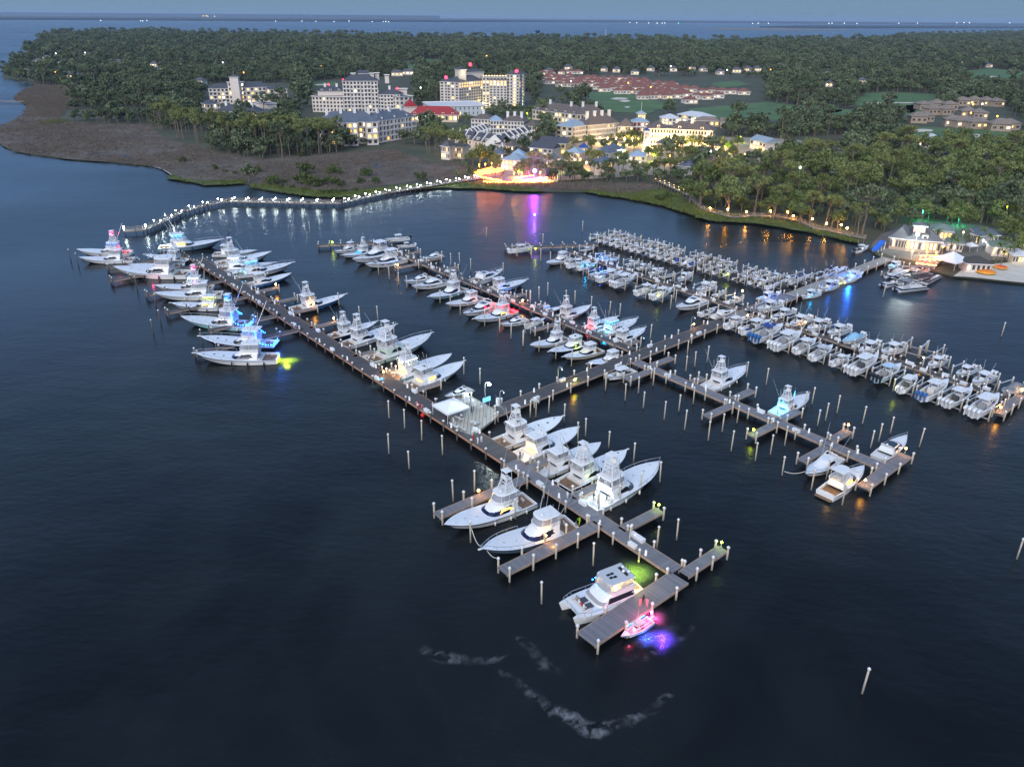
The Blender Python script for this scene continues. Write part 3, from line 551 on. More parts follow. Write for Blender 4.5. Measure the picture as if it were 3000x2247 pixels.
# reeds on the marsh and cordgrass along the water: countless, one mass each
def tuft(seed, n, h, rad, m):
    rr = random.Random(seed); mb = MB()
    for _ in range(n):
        a = rr.uniform(0, 6.28); q = math.sqrt(rr.random())*rad; x, y = q*math.cos(a), q*math.sin(a); t = rr.uniform(0, 6.28); w_ = rr.uniform(.06, .16); hh = h*rr.uniform(.6, 1.2); lx, ly = rr.gauss(0, .25)*hh, rr.gauss(0, .25)*hh
        mb.add([(x-w_*math.cos(t), y-w_*math.sin(t), 0), (x+w_*math.cos(t), y+w_*math.sin(t), 0), (x+lx, y+ly, hh)], [(0, 1, 2)])
    return mb.mesh('tuft', m)
reedm = leafmat('reed_blades', (.075, .062, .050), (.20, .168, .138)); cordm = leafmat('cordgrass_blades', (.05, .075, .016), (.16, .19, .05))
def grasses(name, polys, n, m, h, rad, nb, seed):
    col = bpy.data.collections.new(name+'_kinds')
    for i in range(4): col.objects.link(bpy.data.objects.new('tuft', tuft(seed+i, nb, h, rad, m)))
    rr = random.Random(seed); out = []
    for poly in polys:
        w_ = [(p.x, p.y) for p in dp(poly, .7)]; x0, x1, y0, y1 = min(p[0] for p in w_), max(p[0] for p in w_), min(p[1] for p in w_), max(p[1] for p in w_); k = 0; N_ = n if len(polys) == 1 else min(n, max(200, int(n*(x1-x0)*(y1-y0)/40000)))
        for _ in range(N_*6):
            q = (rr.uniform(x0, x1), rr.uniform(y0, y1))
            if math.sin(q[0]*.05+2*math.sin(q[1]*.03))+rr.uniform(-1.2, 1.2) < -.4: continue
            if inside(q, w_): out.append((q[0]+rr.gauss(0, 1.0), q[1]+rr.gauss(0, 1.0), .55, rr.uniform(.6, 1.3))); k += 1
            if k >= N_: break
    forest(name, out, col, 4)
grasses('marsh_grass', [MARSH, MARSH3], 9000, reedm, 1.3, 1.6, 16, 300); grasses('marsh_grass', [MARSH2], 900, reedm, 1.2, 1.3, 16, 310); grasses('shore_grass', FR, 4200, cordm, 1.2, 1.2, 20, 320)
# ---------------------------------------------------------------- piers, pilings, pier furniture
DZ = 1.5
def pile_mesh(h, r, m): 
    mb = MB(); mb.tube((0, 0, 0), (0, 0, h), r, 0, 8); return mb.mesh('piling', m)
def cap_mesh(r):
    mb = MB(); mb.tube((0, 0, 0), (0, 0, r*.35), r*1.25, 0, 8); mb.tube((0, 0, r*.35), (0, 0, r*1.5), r*1.25, 0, 8, .03); return mb.mesh('cap', capw)
PILE = pile_mesh(2.9, .19, pilew); PILED = pile_mesh(2.9, .19, piled); CAP = cap_mesh(.26); CAPF = cap_mesh(.22)
def frame_of(a, b): 
    d = b-a; return math.atan2(d.y, d.x), math.hypot(d.x, d.y)
PIERS = []
def pier(name, label, cat, a, b, wd, dm=None, bm=None, step=5.0, group=None, pm=None, ph=1.0, zd=DZ, off=0.0, sides=(1, -1)):
    """deck from a to b (centre line), edge stringers, cross beams, pilings with white caps"""
    rz, L = frame_of(a, b); r = thing(name, label, cat, (a.x, a.y, 0), rz, group)
    mb = MB(); mb.box((L/2, 0, zd-.14), (L, wd, .14)); mb.build('deck', dm or deckw, r)
    mb = MB()
    for s in (1, -1): mb.box((L/2, s*(wd/2+.07), zd-.42), (L+.02, .12, .46))
    mb.build('edge_beam', bm or beamw, r)
    mb = MB(); n = max(1, int(L/step)); 
    for i in range(n+1):
        x = off+.35+(L-.7-off)*i/max(1, n); mb.box((x, 0, zd-.55), (.28, wd+.7, .33))
    mb.build('cross_beam', piled, r)
    k = 0
    for i in range(n+1):
        x = off+.35+(L-.7-off)*i/max(1, n)
        for s in sides:
            if k >= 90: break
            k += 1
            o = put('piling', pm or PILE, r, (x, s*(wd/2+.34), zd-2.0)); o.scale = (1, 1, (2.0+ph*R.uniform(.85, 1.15))/2.9)
            c = put('cap', CAP, o, (0, 0, 2.9)); c.scale = (1, 1, 1/o.scale.z)
    PIERS.append((Vector((a.x, a.y)), Vector((b.x, b.y)), wd)); return r
def along(a, b, t): return a+(b-a)*t
def foot(p, a, b):
    """nearest point of line a-b"""
    d = b-a; t = ((p.x-a.x)*d.x+(p.y-a.y)*d.y)/(d.x*d.x+d.y*d.y); return Vector((a.x+d.x*t, a.y+d.y*t, 0))
def mid(z1, z2, zone, z=DZ):
    a, b = P(zone, *z1, z), P(zone, *z2, z); return (a+b)/2, (a-b).length
# long main pier: broad part with the rusty edge, then the narrow part to the T-head
A1 = P('I', 922, 633, DZ); A0 = P('F', 10, 1038, DZ); du = (A0-A1).normalized(); nn = Vector((-du.y, du.x, 0))
if nn.x < 0: nn = -nn                                   # towards the right of the picture
WB = (P('F', 1000, 1560, DZ)-foot(P('F', 1000, 1560, DZ), A0, A1)-Vector((0, 0, DZ))).length
WB = min(max(WB, 3.5), 6.5)
AN = foot(P('E', 1190, 470, DZ), A0, A1)                # far end
mainA, mainB = AN+nn*WB/2, A1+nn*WB/2
pier('pier', 'long broad main pier with dark planks and rust-red edge timber', 'pier', mainA, mainB, WB, deckd, beamr, 5.2, pm=PILED)
n0, w0 = mid((1085, 735), (1120, 668), 'I'); n1, w1 = mid((2080, 1392), (2160, 1345), 'I')
NW = 3.0
nA = foot(P('I', 1100, 702, DZ), P('I', 1440, 908, DZ), P('I', 1700, 1085, DZ)); nB = foot(P('J', 1400, 445, DZ), P('I', 1440, 908, DZ), P('I', 1700, 1085, DZ))
dn = (nB-nA).normalized(); nA2 = mainB-dn*0.2
pier('pier', 'narrow grey plank pier running on to the nearest T-head', 'pier', A1+nn*NW*.55+dn*.1, nB, NW, deckw, beamw, 6.0)
# T-head
TA, TB = P('J', 430, 1185, DZ), P('J', 1905, 205, DZ); TM = foot(P('J', 1440, 520, DZ), TA, TB)
pier('pier', 'broad near T-head platform beside the large catamaran', 'pier', TM, TA, 3.6, deckw, beamw, 6.5, off=3)
pier('finger_pier', 'narrow right arm of the T-head with yellow lamp at its end', 'pier', TM+(TB-TM).normalized()*1.2, TB, 1.9, deckw, beamw, 5, off=1.5)
FING = []
def finger(zone, x, y, base, wd, label, ph=1.1, dm=None, pm=None, step=5.5):
    e = P(zone, x, y, DZ); f = foot(e, *base); d = (e-Vector((f.x, f.y, DZ))); d.z = 0; d.normalize()
    return pier('finger_pier', label, 'pier', f+d*1.0, Vector((e.x, e.y, 0)), wd, dm or deckw, beamw, step, 'finger piers of the marina', pm, ph, off=1.0)
MAIN = (mainA, mainB); NAR = (A1+nn*NW*.55, nB)
wf = [('E', 480, 545, 'far'), ('E', 510, 655, ''), ('E', 815, 780, ''), ('E', 990, 935, ''), ('E', 1365, 1085, ''), ('E', 1240, 1290, '')]
for i, (z, x, y, _) in enumerate(wf): finger(z, x, y, MAIN, 1.7, 'dark finger pier on the main pier left side, %s from the far end' % nth(i+1), 1.3, deckd, PILED)
ef = [('E', 1965, 712), ('E', 2125, 800), ('F', 232, 885), ('F', 405, 1008), ('F', 722, 1262), ('F', 905, 1412), ('F', 1292, 1535)]
for i, (z, x, y) in enumerate(ef): finger(z, x, y, MAIN, 1.5, 'grey finger pier on the main pier right side, %s from the far end' % nth(i+1), 1.0)
for i, (x, y) in enumerate(((1250, 600), (1600, 790), (2045, 965))): finger('I', x, y, MAIN if i == 0 else NAR, 1.9, 'grey finger pier right of the narrow pier, %s from the tent' % nth(i+1), 1.2)
finger('I', 440, 1005, NAR, 2.1, 'finger pier left of the big white sportfishing boat', 1.5)
finger('I', 912, 1405, NAR, 2.4, 'lamp-lit finger pier beside the blue-hulled sportfishing boat', 1.5)
# cross pier
CA = P('D', 1052, 896, DZ); CB = P('D', 1562, 694, DZ)
pier('pier', 'cross pier joining the main pier to the inner docks', 'pier', CA, CB, 4.2, deckd, beamw, 6.0)
CD = P('K', 640, 632, DZ); CC = CB+(CB-CA).normalized()*1
CE = P('H', 690, 590, DZ); CF = P('H', 1330, 345, DZ)
pier('pier', 'landward pier from the fuel dock to the beach bar', 'pier', P('D', 1580, 690, DZ), CE, 5.5, deckw, beamw, 6.0)
pier('pier', 'pale concrete walkway from the inner docks to the beach bar', 'pier', CE+(CF-CE).normalized()*.3, CF, 4.2, plank('pale_concrete', (.24, .23, .21), (.36, .34, .30), .4), beamw, 7.0)
# fuel platform by the tent
F1, F2 = P('I', 640, 240, DZ), P('I', 850, 300, DZ)
fq = [P('I', 590, 395, DZ+.01), P('I', 700, 430, DZ+.01), P('I', 880, 290, DZ+.01), P('I', 860, 245, DZ+.01), P('I', 690, 150, DZ+.01), P('I', 560, 165, DZ+.01), P('I', 480, 240, DZ+.01)]
r = thing('dock_platform', 'pale lit platform behind the white tent at the pier junction', 'dock', (0, 0, 0))
o = sheet('deck', fq, DZ+.012, plank('pale_planks', (.30, .29, .26), (.35, .34, .31), 1.2), None, skirt=.5); o.name = 'deck'; o.parent = r
for i, p in enumerate(fq): 
    o = put('piling', PILE, r, (p.x, p.y, -.5)); c = put('cap', CAP, o, (0, 0, 2.9))
# inner dock 2 (sport boats both sides), its far T-platform
D2A, D2B = P('F', 730, 330, DZ), P('G', 1195, 1255, DZ)
pier('pier', 'second dock of dark planks with boats along both sides', 'pier', D2A, D2B, 2.6, deckd, beamw, 5.2, pm=PILED)
pier('pier', 'far timber T-platform at the end of the second dock', 'pier', P('F', 238, 350, DZ), P('F', 730, 330, DZ), 2.4, deckd, beamw, 4, pm=PILED)
DOCK2 = (D2A, D2B)
for i, (z, x, y) in enumerate((('F', 912, 548), ('F', 1120, 400), ('F', 1300, 455), ('F', 1445, 535), ('F', 2030, 765), ('F', 2190, 865), ('G', 320, 1085), ('G', 1245, 1170))):
    finger(z, x, y, DOCK2, 1.4, 'slim finger pier of the second dock, %s from its far end' % nth(i+1), 1.0)
# third dock near side (south): from the cross pier to the right
D3A, D3B = P('G', 1200, 1345, DZ), P('P', 985, 1225, DZ)
pier('pier', 'slim right-hand pier with few boats, ending in a lamp-lit T', 'pier', D3A, D3B, 2.7, deckw, beamw, 6.0)
DOCK3 = (D3A, D3B)
for i, (z, x, y) in enumerate((('G', 1535, 1318), ('G', 1135, 1508), ('G', 1800, 1490), ('H', 150, 1368), ('H', 452, 1198), ('H', 440, 1495), ('H', 750, 1330), ('P', 290, 1178), ('P', 700, 915))):
    finger(z, x, y, DOCK3, 1.8, 'short finger pier of the slim right-hand pier, %s from the junction' % nth(i+1), 1.1)
pier('finger_pier', 'lamp-lit T-end of the slim right-hand pier', 'pier', P('P', 820, 1408, DZ), P('P', 1195, 1125, DZ), 2.3, deckw, beamw, 5)
# fourth dock: inner lifts
D4A, D4B = P('G', 640, 400, DZ), P('G', 2120, 900, DZ)
pier('pier', 'third dock of dark planks between rows of lift boats', 'pier', D4A, D4B, 2.4, deckd, beamw, 5, pm=PILED)
pier('pier', 'far timber platform at the end of the third dock', 'pier', P('G', 85, 375, DZ), P('G', 890, 345, DZ), 2.2, deckd, beamw, 4.5, pm=PILED)
D5A, D5B = P('G', 925, 268, DZ), P('H', 655, 520, DZ)
pier('pier', 'farthest inner dock crowded with boats on lifts', 'pier', D5A, D5B, 2.2, deckd, beamw, 5, pm=PILED)
D6A, D6B = P('H', 420, 690, DZ), P('H', 2085, 1245, DZ)
pier('pier', 'right-hand lift dock with white boxes and boats both sides', 'pier', D6A, D6B, 2.4, deckd, beamw, 5.2, pm=PILED)
pier('finger_pier', 'lamp-lit end finger of the right-hand lift dock', 'pier', P('P', 1990, 775, DZ), P('P', 2190, 610, DZ), 1.9, deckw, beamw, 5)
# lit boardwalk
BW = [('E', 630, 222), ('E', 820, 205), ('A', 1180, 1370), ('A', 1330, 1325), ('A', 1470, 1298), ('A', 2000, 1310), ('A', 2209, 1310), ('B', 300, 1245), ('B', 630, 1190), ('B', 900, 1148)]
bw = [P(z, x, y, 2.0) for z, x, y in BW]
r = thing('boardwalk', 'long kinked boardwalk with rows of bright white lamps', 'boardwalk', (0, 0, 0))
dk = plank('boardwalk_planks', (.20, .19, .18), (.32, .31, .29), 2.0)
mbd, mbb, mbr = MB(), MB(), MB(); lamps = []; tot = 0
for a, b in zip(bw, bw[1:]):
    rz, L = frame_of(a, b); m_ = (a+b)/2; d = (b-a).normalized(); nrm = Vector((-d.y, d.x, 0))
    mbd.box((m_.x, m_.y, 1.85), (L+1.2, 3.0, .15), 0, rz)
    for s in (1, -1):
        q0, q1 = a+nrm*s*1.45, b+nrm*s*1.45
        mbb.box(((q0.x+q1.x)/2, (q0.y+q1.y)/2, 1.5), (L, .12, .34), 0, rz)
        for z in (2.5, 3.0): mbr.tube((q0.x, q0.y, z), (q1.x, q1.y, z), .05, 0, 4)
    n = max(1, int(L/3.2))
    for i in range(n+1):
        for s in (1, -1):
            q = a+d*(L*i/n)+nrm*s*1.5; lamps.append((q, s, tot+L*i/n))
    tot += L
mbd.build('deck', dk, r); mbb.build('edge_beam', beamw, r); mbr.build('railing', beamw, r)
PB = pile_mesh(3.1, .16, piled); bl = MB(); bl.ball((0, 0, .25), .22, 0, 8, 5); LB = bl.mesh('lamp_globe', led('white', 150)); np_ = 0
post = MB()
for k, (q, s, t) in enumerate(lamps):
    if np_ < 96 and k % 2 == 0 or s == -1 and np_ < 99:
        put('piling', PB, r, (q.x, q.y, -.2)); np_ += 1
    else: post.tube((q.x, q.y, -.2), (q.x, q.y, 2.9), .16, 0, 6)
o = post.build('piling', piled, r)
if o: o['kind'] = 'stuff'
last = {1: -99, -1: -99}
for q, s, t in lamps:
    if t-last[s] > 6.6:
        last[s] = t; put('lamp', LB, r, (q.x, q.y, 2.95))
# footbridge by the right shore and the lamp path
def walkway(name, label, pts, wd, z, rail=True, lampm=None, step=7):
    w_ = [P(a, x, y, z) for a, x, y in pts]; r = thing(name, label, 'walkway', (0, 0, 0)); d1, d2, d3 = MB(), MB(), MB(); ls = []
    for a, b in zip(w_, w_[1:]):
        rz, L = frame_of(a, b); m_ = (a+b)/2; d = (b-a).normalized(); nrm = Vector((-d.y, d.x, 0)); d1.box((m_.x, m_.y, z-.15), (L+.6, wd, .15), 0, rz); n = max(1, int(L/3.5))
        for s in (1, -1):
            q0, q1 = a+nrm*s*wd/2, b+nrm*s*wd/2
            for h in (.5, 1.0): d2.tube((q0.x, q0.y, z+h), (q1.x, q1.y, z+h), .05, 0, 4)
            for i in range(n+1): q = q0.lerp(q1, i/n); d3.tube((q.x, q.y, .2), (q.x, q.y, z+1.15), .1, 0, 5)
            k = max(1, int(L/step))
            if lampm: ls += [q0.lerp(q1, (i+.5)/k) for i in range(k)]
    d1.build('deck', dk, r); d2.build('railing', beamw, r); o = d3.build('post', beamw, r)
    for q in ls: put('lamp', lampm, r, (q.x, q.y, z+.7))
    return r
bl = MB(); bl.ball((0, 0, .2), .17, 0, 6, 4); LW = bl.mesh('lamp_globe', led('warm', 9))
walkway('footbridge', 'railed timber footbridge with small lamps beside the green bank', [('N', 1090, 1110), ('N', 1480, 1290)], 2.6, 2.4, True, LW, 6)
walkway('bank_walkway', 'timber path with railings along the lamp-lit right bank', [('C', 60, 1290), ('C', 130, 1350), ('C', 240, 1385), ('C', 330, 1405), ('C', 460, 1395), ('C', 620, 1400), ('C', 760, 1430), ('C', 860, 1478), ('C', 950, 1490), ('C', 1090, 1525), ('C', 1180, 1540)], 1.8, 1.6)
walkway('jetty', 'small white jetty on the left edge of the water', [('A', -60, 655), ('A', 150, 662)], 2.2, 1.6)
walkway('jetty', 'dark little jetty off the far left point', [('A', 190, 268), ('A', 250, 265)], 4, 1.6)
# ---- mooring pilings in open water
FREE = {
 'left of the main pier near the tent': [('I', 97, 560), ('I', 210, 380), ('I', 243, 670), ('I', 333, 465), ('I', 483, 570), ('I', 97, 305)],
 'around the near sportfishing boats': [('I', 685, 1200), ('I', 1005, 1030), ('I', 1245, 270), ('I', 1112, 305), ('I', 1153, 300), ('I', 1355, 335), ('I', 1455, 480), ('I', 1510, 440), ('I', 1675, 525), ('I', 1855, 625), ('I', 2045, 765), ('I', 1900, 850), ('I', 1755, 930), ('I', 1605, 985), ('I', 1390, 700), ('I', 1245, 755), ('I', 560, 905), ('I', 712, 835), ('I', 1195, 1640), ('I', 1565, 1365), ('I', 2165, 1182), ('I', 2020, 1250), ('I', 1820, 1235)],
 'between the cross pier and the narrow pier': [('I', 1795, 180), ('I', 1655, 102), ('I', 1890, 128), ('I', 1925, 235), ('I', 2075, 315), ('I', 2180, 258), ('I', 1995, 72), ('G', 955, 1605), ('G', 1240, 1620), ('G', 1365, 1560), ('H', 12, 1455), ('H', 68, 1288), ('H', 165, 1525), ('H', 255, 1468), ('H', 350, 1412), ('H', 313, 1592), ('H', 470, 1655), ('P', 20, 1122), ('P', 143, 1048)],
 'around the slim right-hand pier': [('P', 120, 1305), ('P', 372, 1430), ('P', 500, 1340), ('P', 640, 1560), ('P', 425, 878), ('P', 495, 832), ('P', 595, 768), ('P', 815, 858), ('P', 885, 1070), ('P', 955, 1015), ('P', 1055, 945), ('P', 1305, 1058), ('G', 1648, 1440), ('G', 1725, 1400), ('G', 1830, 1362), ('G', 2170, 1490), ('G', 1660, 1300), ('H', 540, 1165), ('H', 790, 1312), ('H', 835, 1290)],
 'off the far left boats': [('E', 885, 1122), ('E', 950, 1038), ('E', 905, 878), ('E', 745, 738), ('E', 1310, 1212), ('E', 235, 522), ('E', 170, 482), ('E', 1530, 245)],
 'between the main pier and the second dock': [('F', 765, 605), ('F', 858, 645), ('F', 938, 690), ('F', 1095, 758), ('F', 1010, 720), ('F', 1295, 852), ('F', 1385, 895), ('F', 1470, 955), ('F', 1680, 1048), ('F', 1810, 1102), ('F', 1908, 1155), ('F', 2015, 1222), ('F', 1500, 1465), ('F', 1640, 1552), ('F', 900, 1135), ('F', 600, 990), ('F', 760, 1005), ('F', 425, 872), ('G', 240, 1218), ('G', 380, 1268), ('G', 525, 1332), ('G', 660, 1396), ('G', 140, 1152), ('G', 40, 1102), ('G', 260, 1112), ('F', 480, 455), ('F', 590, 435), ('F', 808, 535), ('F', 615, 515)],
 'between the second and third docks': [('F', 1390, 525), ('F', 1560, 572), ('F', 1465, 520), ('F', 2150, 832), ('F', 2075, 872), ('F', 1840, 610), ('F', 1310, 500), ('G', 380, 822), ('G', 300, 862), ('G', 455, 795), ('G', 1515, 905), ('G', 1560, 852), ('G', 1340, 1168), ('G', 830, 905), ('G', 990, 945), ('G', 1075, 970), ('G', 690, 860), ('G', 615, 850), ('G', 315, 465), ('G', 395, 490), ('G', 480, 510), ('G', 570, 555), ('G', 760, 620), ('G', 860, 655)],
 'standing alone in open water': [('D', 1862, 1497), ('D', 2196, 1207), ('H', 2062, 852), ('H', 1296, 598), ('F', 1694, 285), ('F', 172, 235), ('G', 755, 235), ('G', 412, 340)],
}
MP = pile_mesh(5.0, .15, pilew); MPD = pile_mesh(5.0, .17, piled)
for place, ps in FREE.items():
    ps = sorted(ps, key=lambda k: sp(*k)[0]); dark = place.startswith('off the far') 
    for i, (z, x, y) in enumerate(ps):
        p = P(z, x, y, 0)
        r = thing('mooring_piling', '%s mooring piling, %s from the left of those %s' % ('dark' if dark else 'tall pale', nth(i+1), place), 'piling', (p.x, p.y, -.5), 0, 'mooring pilings')
        if len(r['label'].split()) > 16: r['label'] = 'mooring piling, %s from the left of those %s' % (nth(i+1), place)
        r.rotation_euler = (R.uniform(-.025, .025), R.uniform(-.025, .025), 0)
        o = put('post', MPD if dark else MP, r); o.scale = (1, 1, R.uniform(.9, 1.06)); put('cap', CAPF, r, (0, 0, 5.0*o.scale.z))
# ---- lamps on the piers
def lamp(zone, x, y, col, w_, h, label, es=14, rad=.2, z0=DZ, name='dock_lamp', cat='lamp', group=None, arm=False):
    p = P(zone, x, y, z0); r = thing(name, label, cat, p, 0, group); mb = MB(); mb.tube((0, 0, 0), (0, 0, h), .07 if h < 2.5 else .11, 0, 6, .05); mb.box((0, 0, 0), (.34, .34, .12))
    hx = 0
    if arm: hx = .9; mb.path([(0, 0, h), (.3, 0, h+.45), (.75, 0, h+.35), (.9, 0, h)], .05, 0, 5)
    mb.build('post', greym, r); mb = MB(); mb.ball((hx, 0, h+(.1 if not arm else -.12)), rad, 0, 8, 5); mb.build('lamp_globe', led(col, es), r)
    if w_: glow('light', r, (hx, 0, h+.45), LEDC[col], w_, rad+.05)
    return r
AMB = [('I', 742, 860, 'beside the big white sportfishing boat'), ('I', 1222, 1185, 'beside the blue-hulled sportfishing boat'), ('P', 688, 905, 'on the finger pier beyond the pale express boat'), ('P', 1182, 1110, 'on the T-end by the black-roofed cruiser'), ('P', 832, 1385, 'on the T-end corner nearest the camera'), ('P', 2185, 605, 'at the far end of the last finger pier'), ('P', 2000, 752, 'beside the last boat of the lift dock'), ('E', 1940, 715, 'by the bright blue hull on the main pier'), ('F', 205, 888, 'beside the blue tower boat on the main pier'), ('F', 378, 1010, 'by the dark-hulled boat on the main pier'), ('F', 930, 545, 'on the slim finger pier under the two yachts'), ('G', 240, 855, 'by the red-lit boats on the second dock'), ('G', 2180, 985, 'where the cross pier meets the lift dock'), ('H', 790, 785, 'between the upper boats of the lift dock'), ('H', 1555, 1015, 'beside the empty lifts'), ('H', 70, 795, 'on the cross pier edge'), ('I', 1430, 60, 'on the cross pier middle'), ('F', 808, 1475, 'at the stern of the teal boat'), ('B', 1250, 1405, 'near the village terrace')]
for z, x, y, where in AMB: lamp(z, x, y, 'amber', 160, 1.0, 'small amber dock lamp '+where, 90, .22, group='amber dock lamps')
for z, x, y, where in (('I', 2035, 960, 'at the end of the nearest right finger pier'), ('J', 1885, 190, 'at the tip of the T-head arm'), ('F', 365, 345, 'on the far T-platform'), ('H', 455, 1480, 'at the stub finger by the blue-lit cockpit'), ('I', 1440, 50, 'on the cross pier'), ('G', 350, 400, 'below the farthest cruiser'), ('P', 1110, 570, 'under the pale blue lift boat'), ('G', 1405, 810, 'under the white lift boats'), ('G', 2010, 620, 'in the farthest inner dock')):
    lamp(z, x, y, 'yellow', 28 if z == 'G' else 60, .9, 'small yellow-green dock lamp '+where, 60, .2, group='yellow dock lamps')
lamp('I', 790, 300, 'white', 2600, 8.5, 'tall white floodlight pole at the pier junction', 200, .36, name='light_pole', arm=True)
lamp('I', 660, 175, 'white', 500, 1.5, 'low white lamp by the fuel pumps', 30, .22)
lamp('G', 2125, 835, 'warm', 1500, 3.5, 'bright warm lamp where the third dock meets the cross pier', 45, .3, name='light_pole')
for i, (z, x, y) in enumerate((('I', 895, 225), ('I', 365, 150), ('I', 1310, 45), ('G', 545, 1540), ('G', 800, 1480), ('G', 1250, 1260), ('G', 1690, 1080))):
    lamp(z, x, y, 'white', 0, 3.8, 'hooked grey lamp post along the cross pier, %s of seven' % nth(i+1), .6, .18, name='lamp_post', arm=True, group='hooked lamp posts')
# pedestals and dock boxes, by rows
pm_ = MB(); pm_.box((0, 0, 0), (.32, .32, 1.0), 0, 0, .8, .8); PEDB = pm_.mesh('body', ped); pm_ = MB(); pm_.box((0, 0, 1.0), (.3, .3, .16), 0, 0, .3, .3); PEDC = pm_.mesh('lid', capw)
bx = MB(); bx.box((0, 0, 0), (1.7, .75, .6), 0, 0, .97, .92); BXB = bx.mesh('body', boxw); bx = MB(); bx.box((0, 0, .6), (1.78, .82, .12), 0, 0, .96, .85); BXL = bx.mesh('lid', gel)
def row_things(a, b, wd, n, kind, place, t0=.04, t1=.96):
    rz, L = frame_of(a, b); d = (b-a).normalized(); nrm = Vector((-d.y, d.x, 0))
    for i in range(n):
        t = t0+(t1-t0)*(i+R.uniform(.2, .8))/n; s = 1 if i % 2 else -1; q = a+d*(L*t)+nrm*s*(wd/2-.45)
        if kind == 'ped':
            r = thing('power_pedestal', 'small white power pedestal, %s along the %s from its far end' % (nth(i+1), place), 'pedestal', (q.x, q.y, DZ), rz, 'power pedestals on the docks'); put('body', PEDB, r); put('lid', PEDC, r)
        else:
            r = thing('dock_box', 'white lidded dock box, %s along the %s from its far end' % (nth(i+1), place), 'dock box', (q.x, q.y, DZ), rz, 'white dock boxes'); put('body', BXB, r); put('lid', BXL, r)
for a, b, wd, n1, n2, pl_ in ((mainA, mainB, WB, 22, 14, 'main pier'), (A1+nn*NW*.55, nB, NW, 7, 3, 'narrow pier'), (CA, CB, 4.2, 10, 5, 'cross pier'), (D2A, D2B, 2.6, 20, 16, 'second dock'), (D3A, D3B, 2.7, 10, 3, 'slim right-hand pier'), (D4A, D4B, 2.4, 18, 14, 'third dock'), (D6A, D6B, 2.4, 20, 14, 'right-hand lift dock'), (D5A, D5B, 2.2, 16, 8, 'farthest inner dock')):
    row_things(a, b, wd, n1, 'ped', pl_); row_things(a, b, wd, n2, 'box', pl_)
# ---------------------------------------------------------------- boats (bow towards +X, waterline z=0)
def stations(L, B, zs, zb, n=16, p=2.5, aft=.88, rake=.07, chine=.12, keel=-.5, full=.32):
    st = []
    for i in range(n+1):
        t = i/n; t = t**.92
        b = B/2*(1-max(0, (t-full)/(1-full))**p)*(aft+(1-aft)*min(1, t/.3)); b = max(b, .04)
        zsh = zs+(zb-zs)*t**2.1; zc = chine+(zb*.62-chine)*max(0, (t-.35)/.65)**2.6
        bc = b*(.93-.55*max(0, (t-.3)/.7)**1.3); kz = keel+(zsh*.75-keel)*max(0, (t-.72)/.28)**2.2
        xs = -L/2+L*t; k = rake*L*t**3
        st.append(dict(t=t, x=xs, b=b, z=zsh, zc=max(zc, kz+.02), bc=bc, xc=xs-k*.75, kz=kz, xk=xs-k))
    return st
def lerp(a, b, t): return a+(b-a)*t
def hull_mesh(st, tc, zsole, cop=.3, walls=True, coam=.0):
    """hull shell with coaming and inner cockpit walls aft of tc; mats: 0 topsides, 1 bottom, 2 coaming/inner, 3 rub rail"""
    mb = MB()
    for s in (1, -1):
        vs = []; k = 5
        for q in st:
            zm = lerp(q['zc'], q['z'], .55); bm = lerp(q['bc'], q['b'], .38+.2*(1-q['t'])); xm = lerp(q['xc'], q['x'], .5)
            vs += [(q['xk'], 0, q['kz']), (q['xc'], s*q['bc'], q['zc']), (q['xc'], s*q['bc'], q['zc']), (xm, s*bm, zm), (q['x'], s*q['b'], q['z'])]
        f0, f1 = [], []
        for i in range(len(st)-1):
            for a, lst in ((0, f1), (2, f0), (3, f0)):
                f = (i*k+a, (i+1)*k+a, (i+1)*k+a+1, i*k+a+1); lst.append(f if s < 0 else tuple(reversed(f)))
        mb.add(vs, f0, 0, True); mb.add(vs, f1, 1, True)
        rr_ = []
        for q in st: rr_ += [(q['x'], s*(q['b']+.03), q['z']-.13), (q['x'], s*(q['b']+.03), q['z']-.03)]
        mb.add(rr_, [(2*i, 2*i+2, 2*i+3, 2*i+1) for i in range(len(st)-1)], 3)
    q = st[0]; mb.add([(q['x'], -q['b'], q['z']), (q['x'], -q['bc'], q['zc']), (q['x'], 0, q['kz']), (q['x'], q['bc'], q['zc']), (q['x'], q['b'], q['z'])], [(0, 1, 2, 3, 4)], 0)
    ck = [q for q in st if q['t'] <= tc+.001]
    if walls and len(ck) > 1:
        for s in (1, -1):
            vs = []
            for q in ck:
                bi = max(.05, q['b']-cop); vs += [(q['x'], s*q['b'], q['z']), (q['x'], s*bi, q['z']+coam), (q['x'], s*bi, zsole)]
            n = len(ck); f = []
            for i in range(n-1): f += [(3*i, 3*i+3, 3*i+4, 3*i+1), (3*i+1, 3*i+4, 3*i+5, 3*i+2)]
            mb.add(vs, f, 2)
        q = ck[0]; bi = q['b']-cop; x = q['x']+cop*.9
        mb.add([(q['x'], -q['b'], q['z']), (q['x'], q['b'], q['z']), (x, bi, q['z']+coam), (x, -bi, q['z']+coam), (x, bi, zsole), (x, -bi, zsole)], [(0, 1, 2, 3), (3, 2, 4, 5)], 2)
    return mb, ck
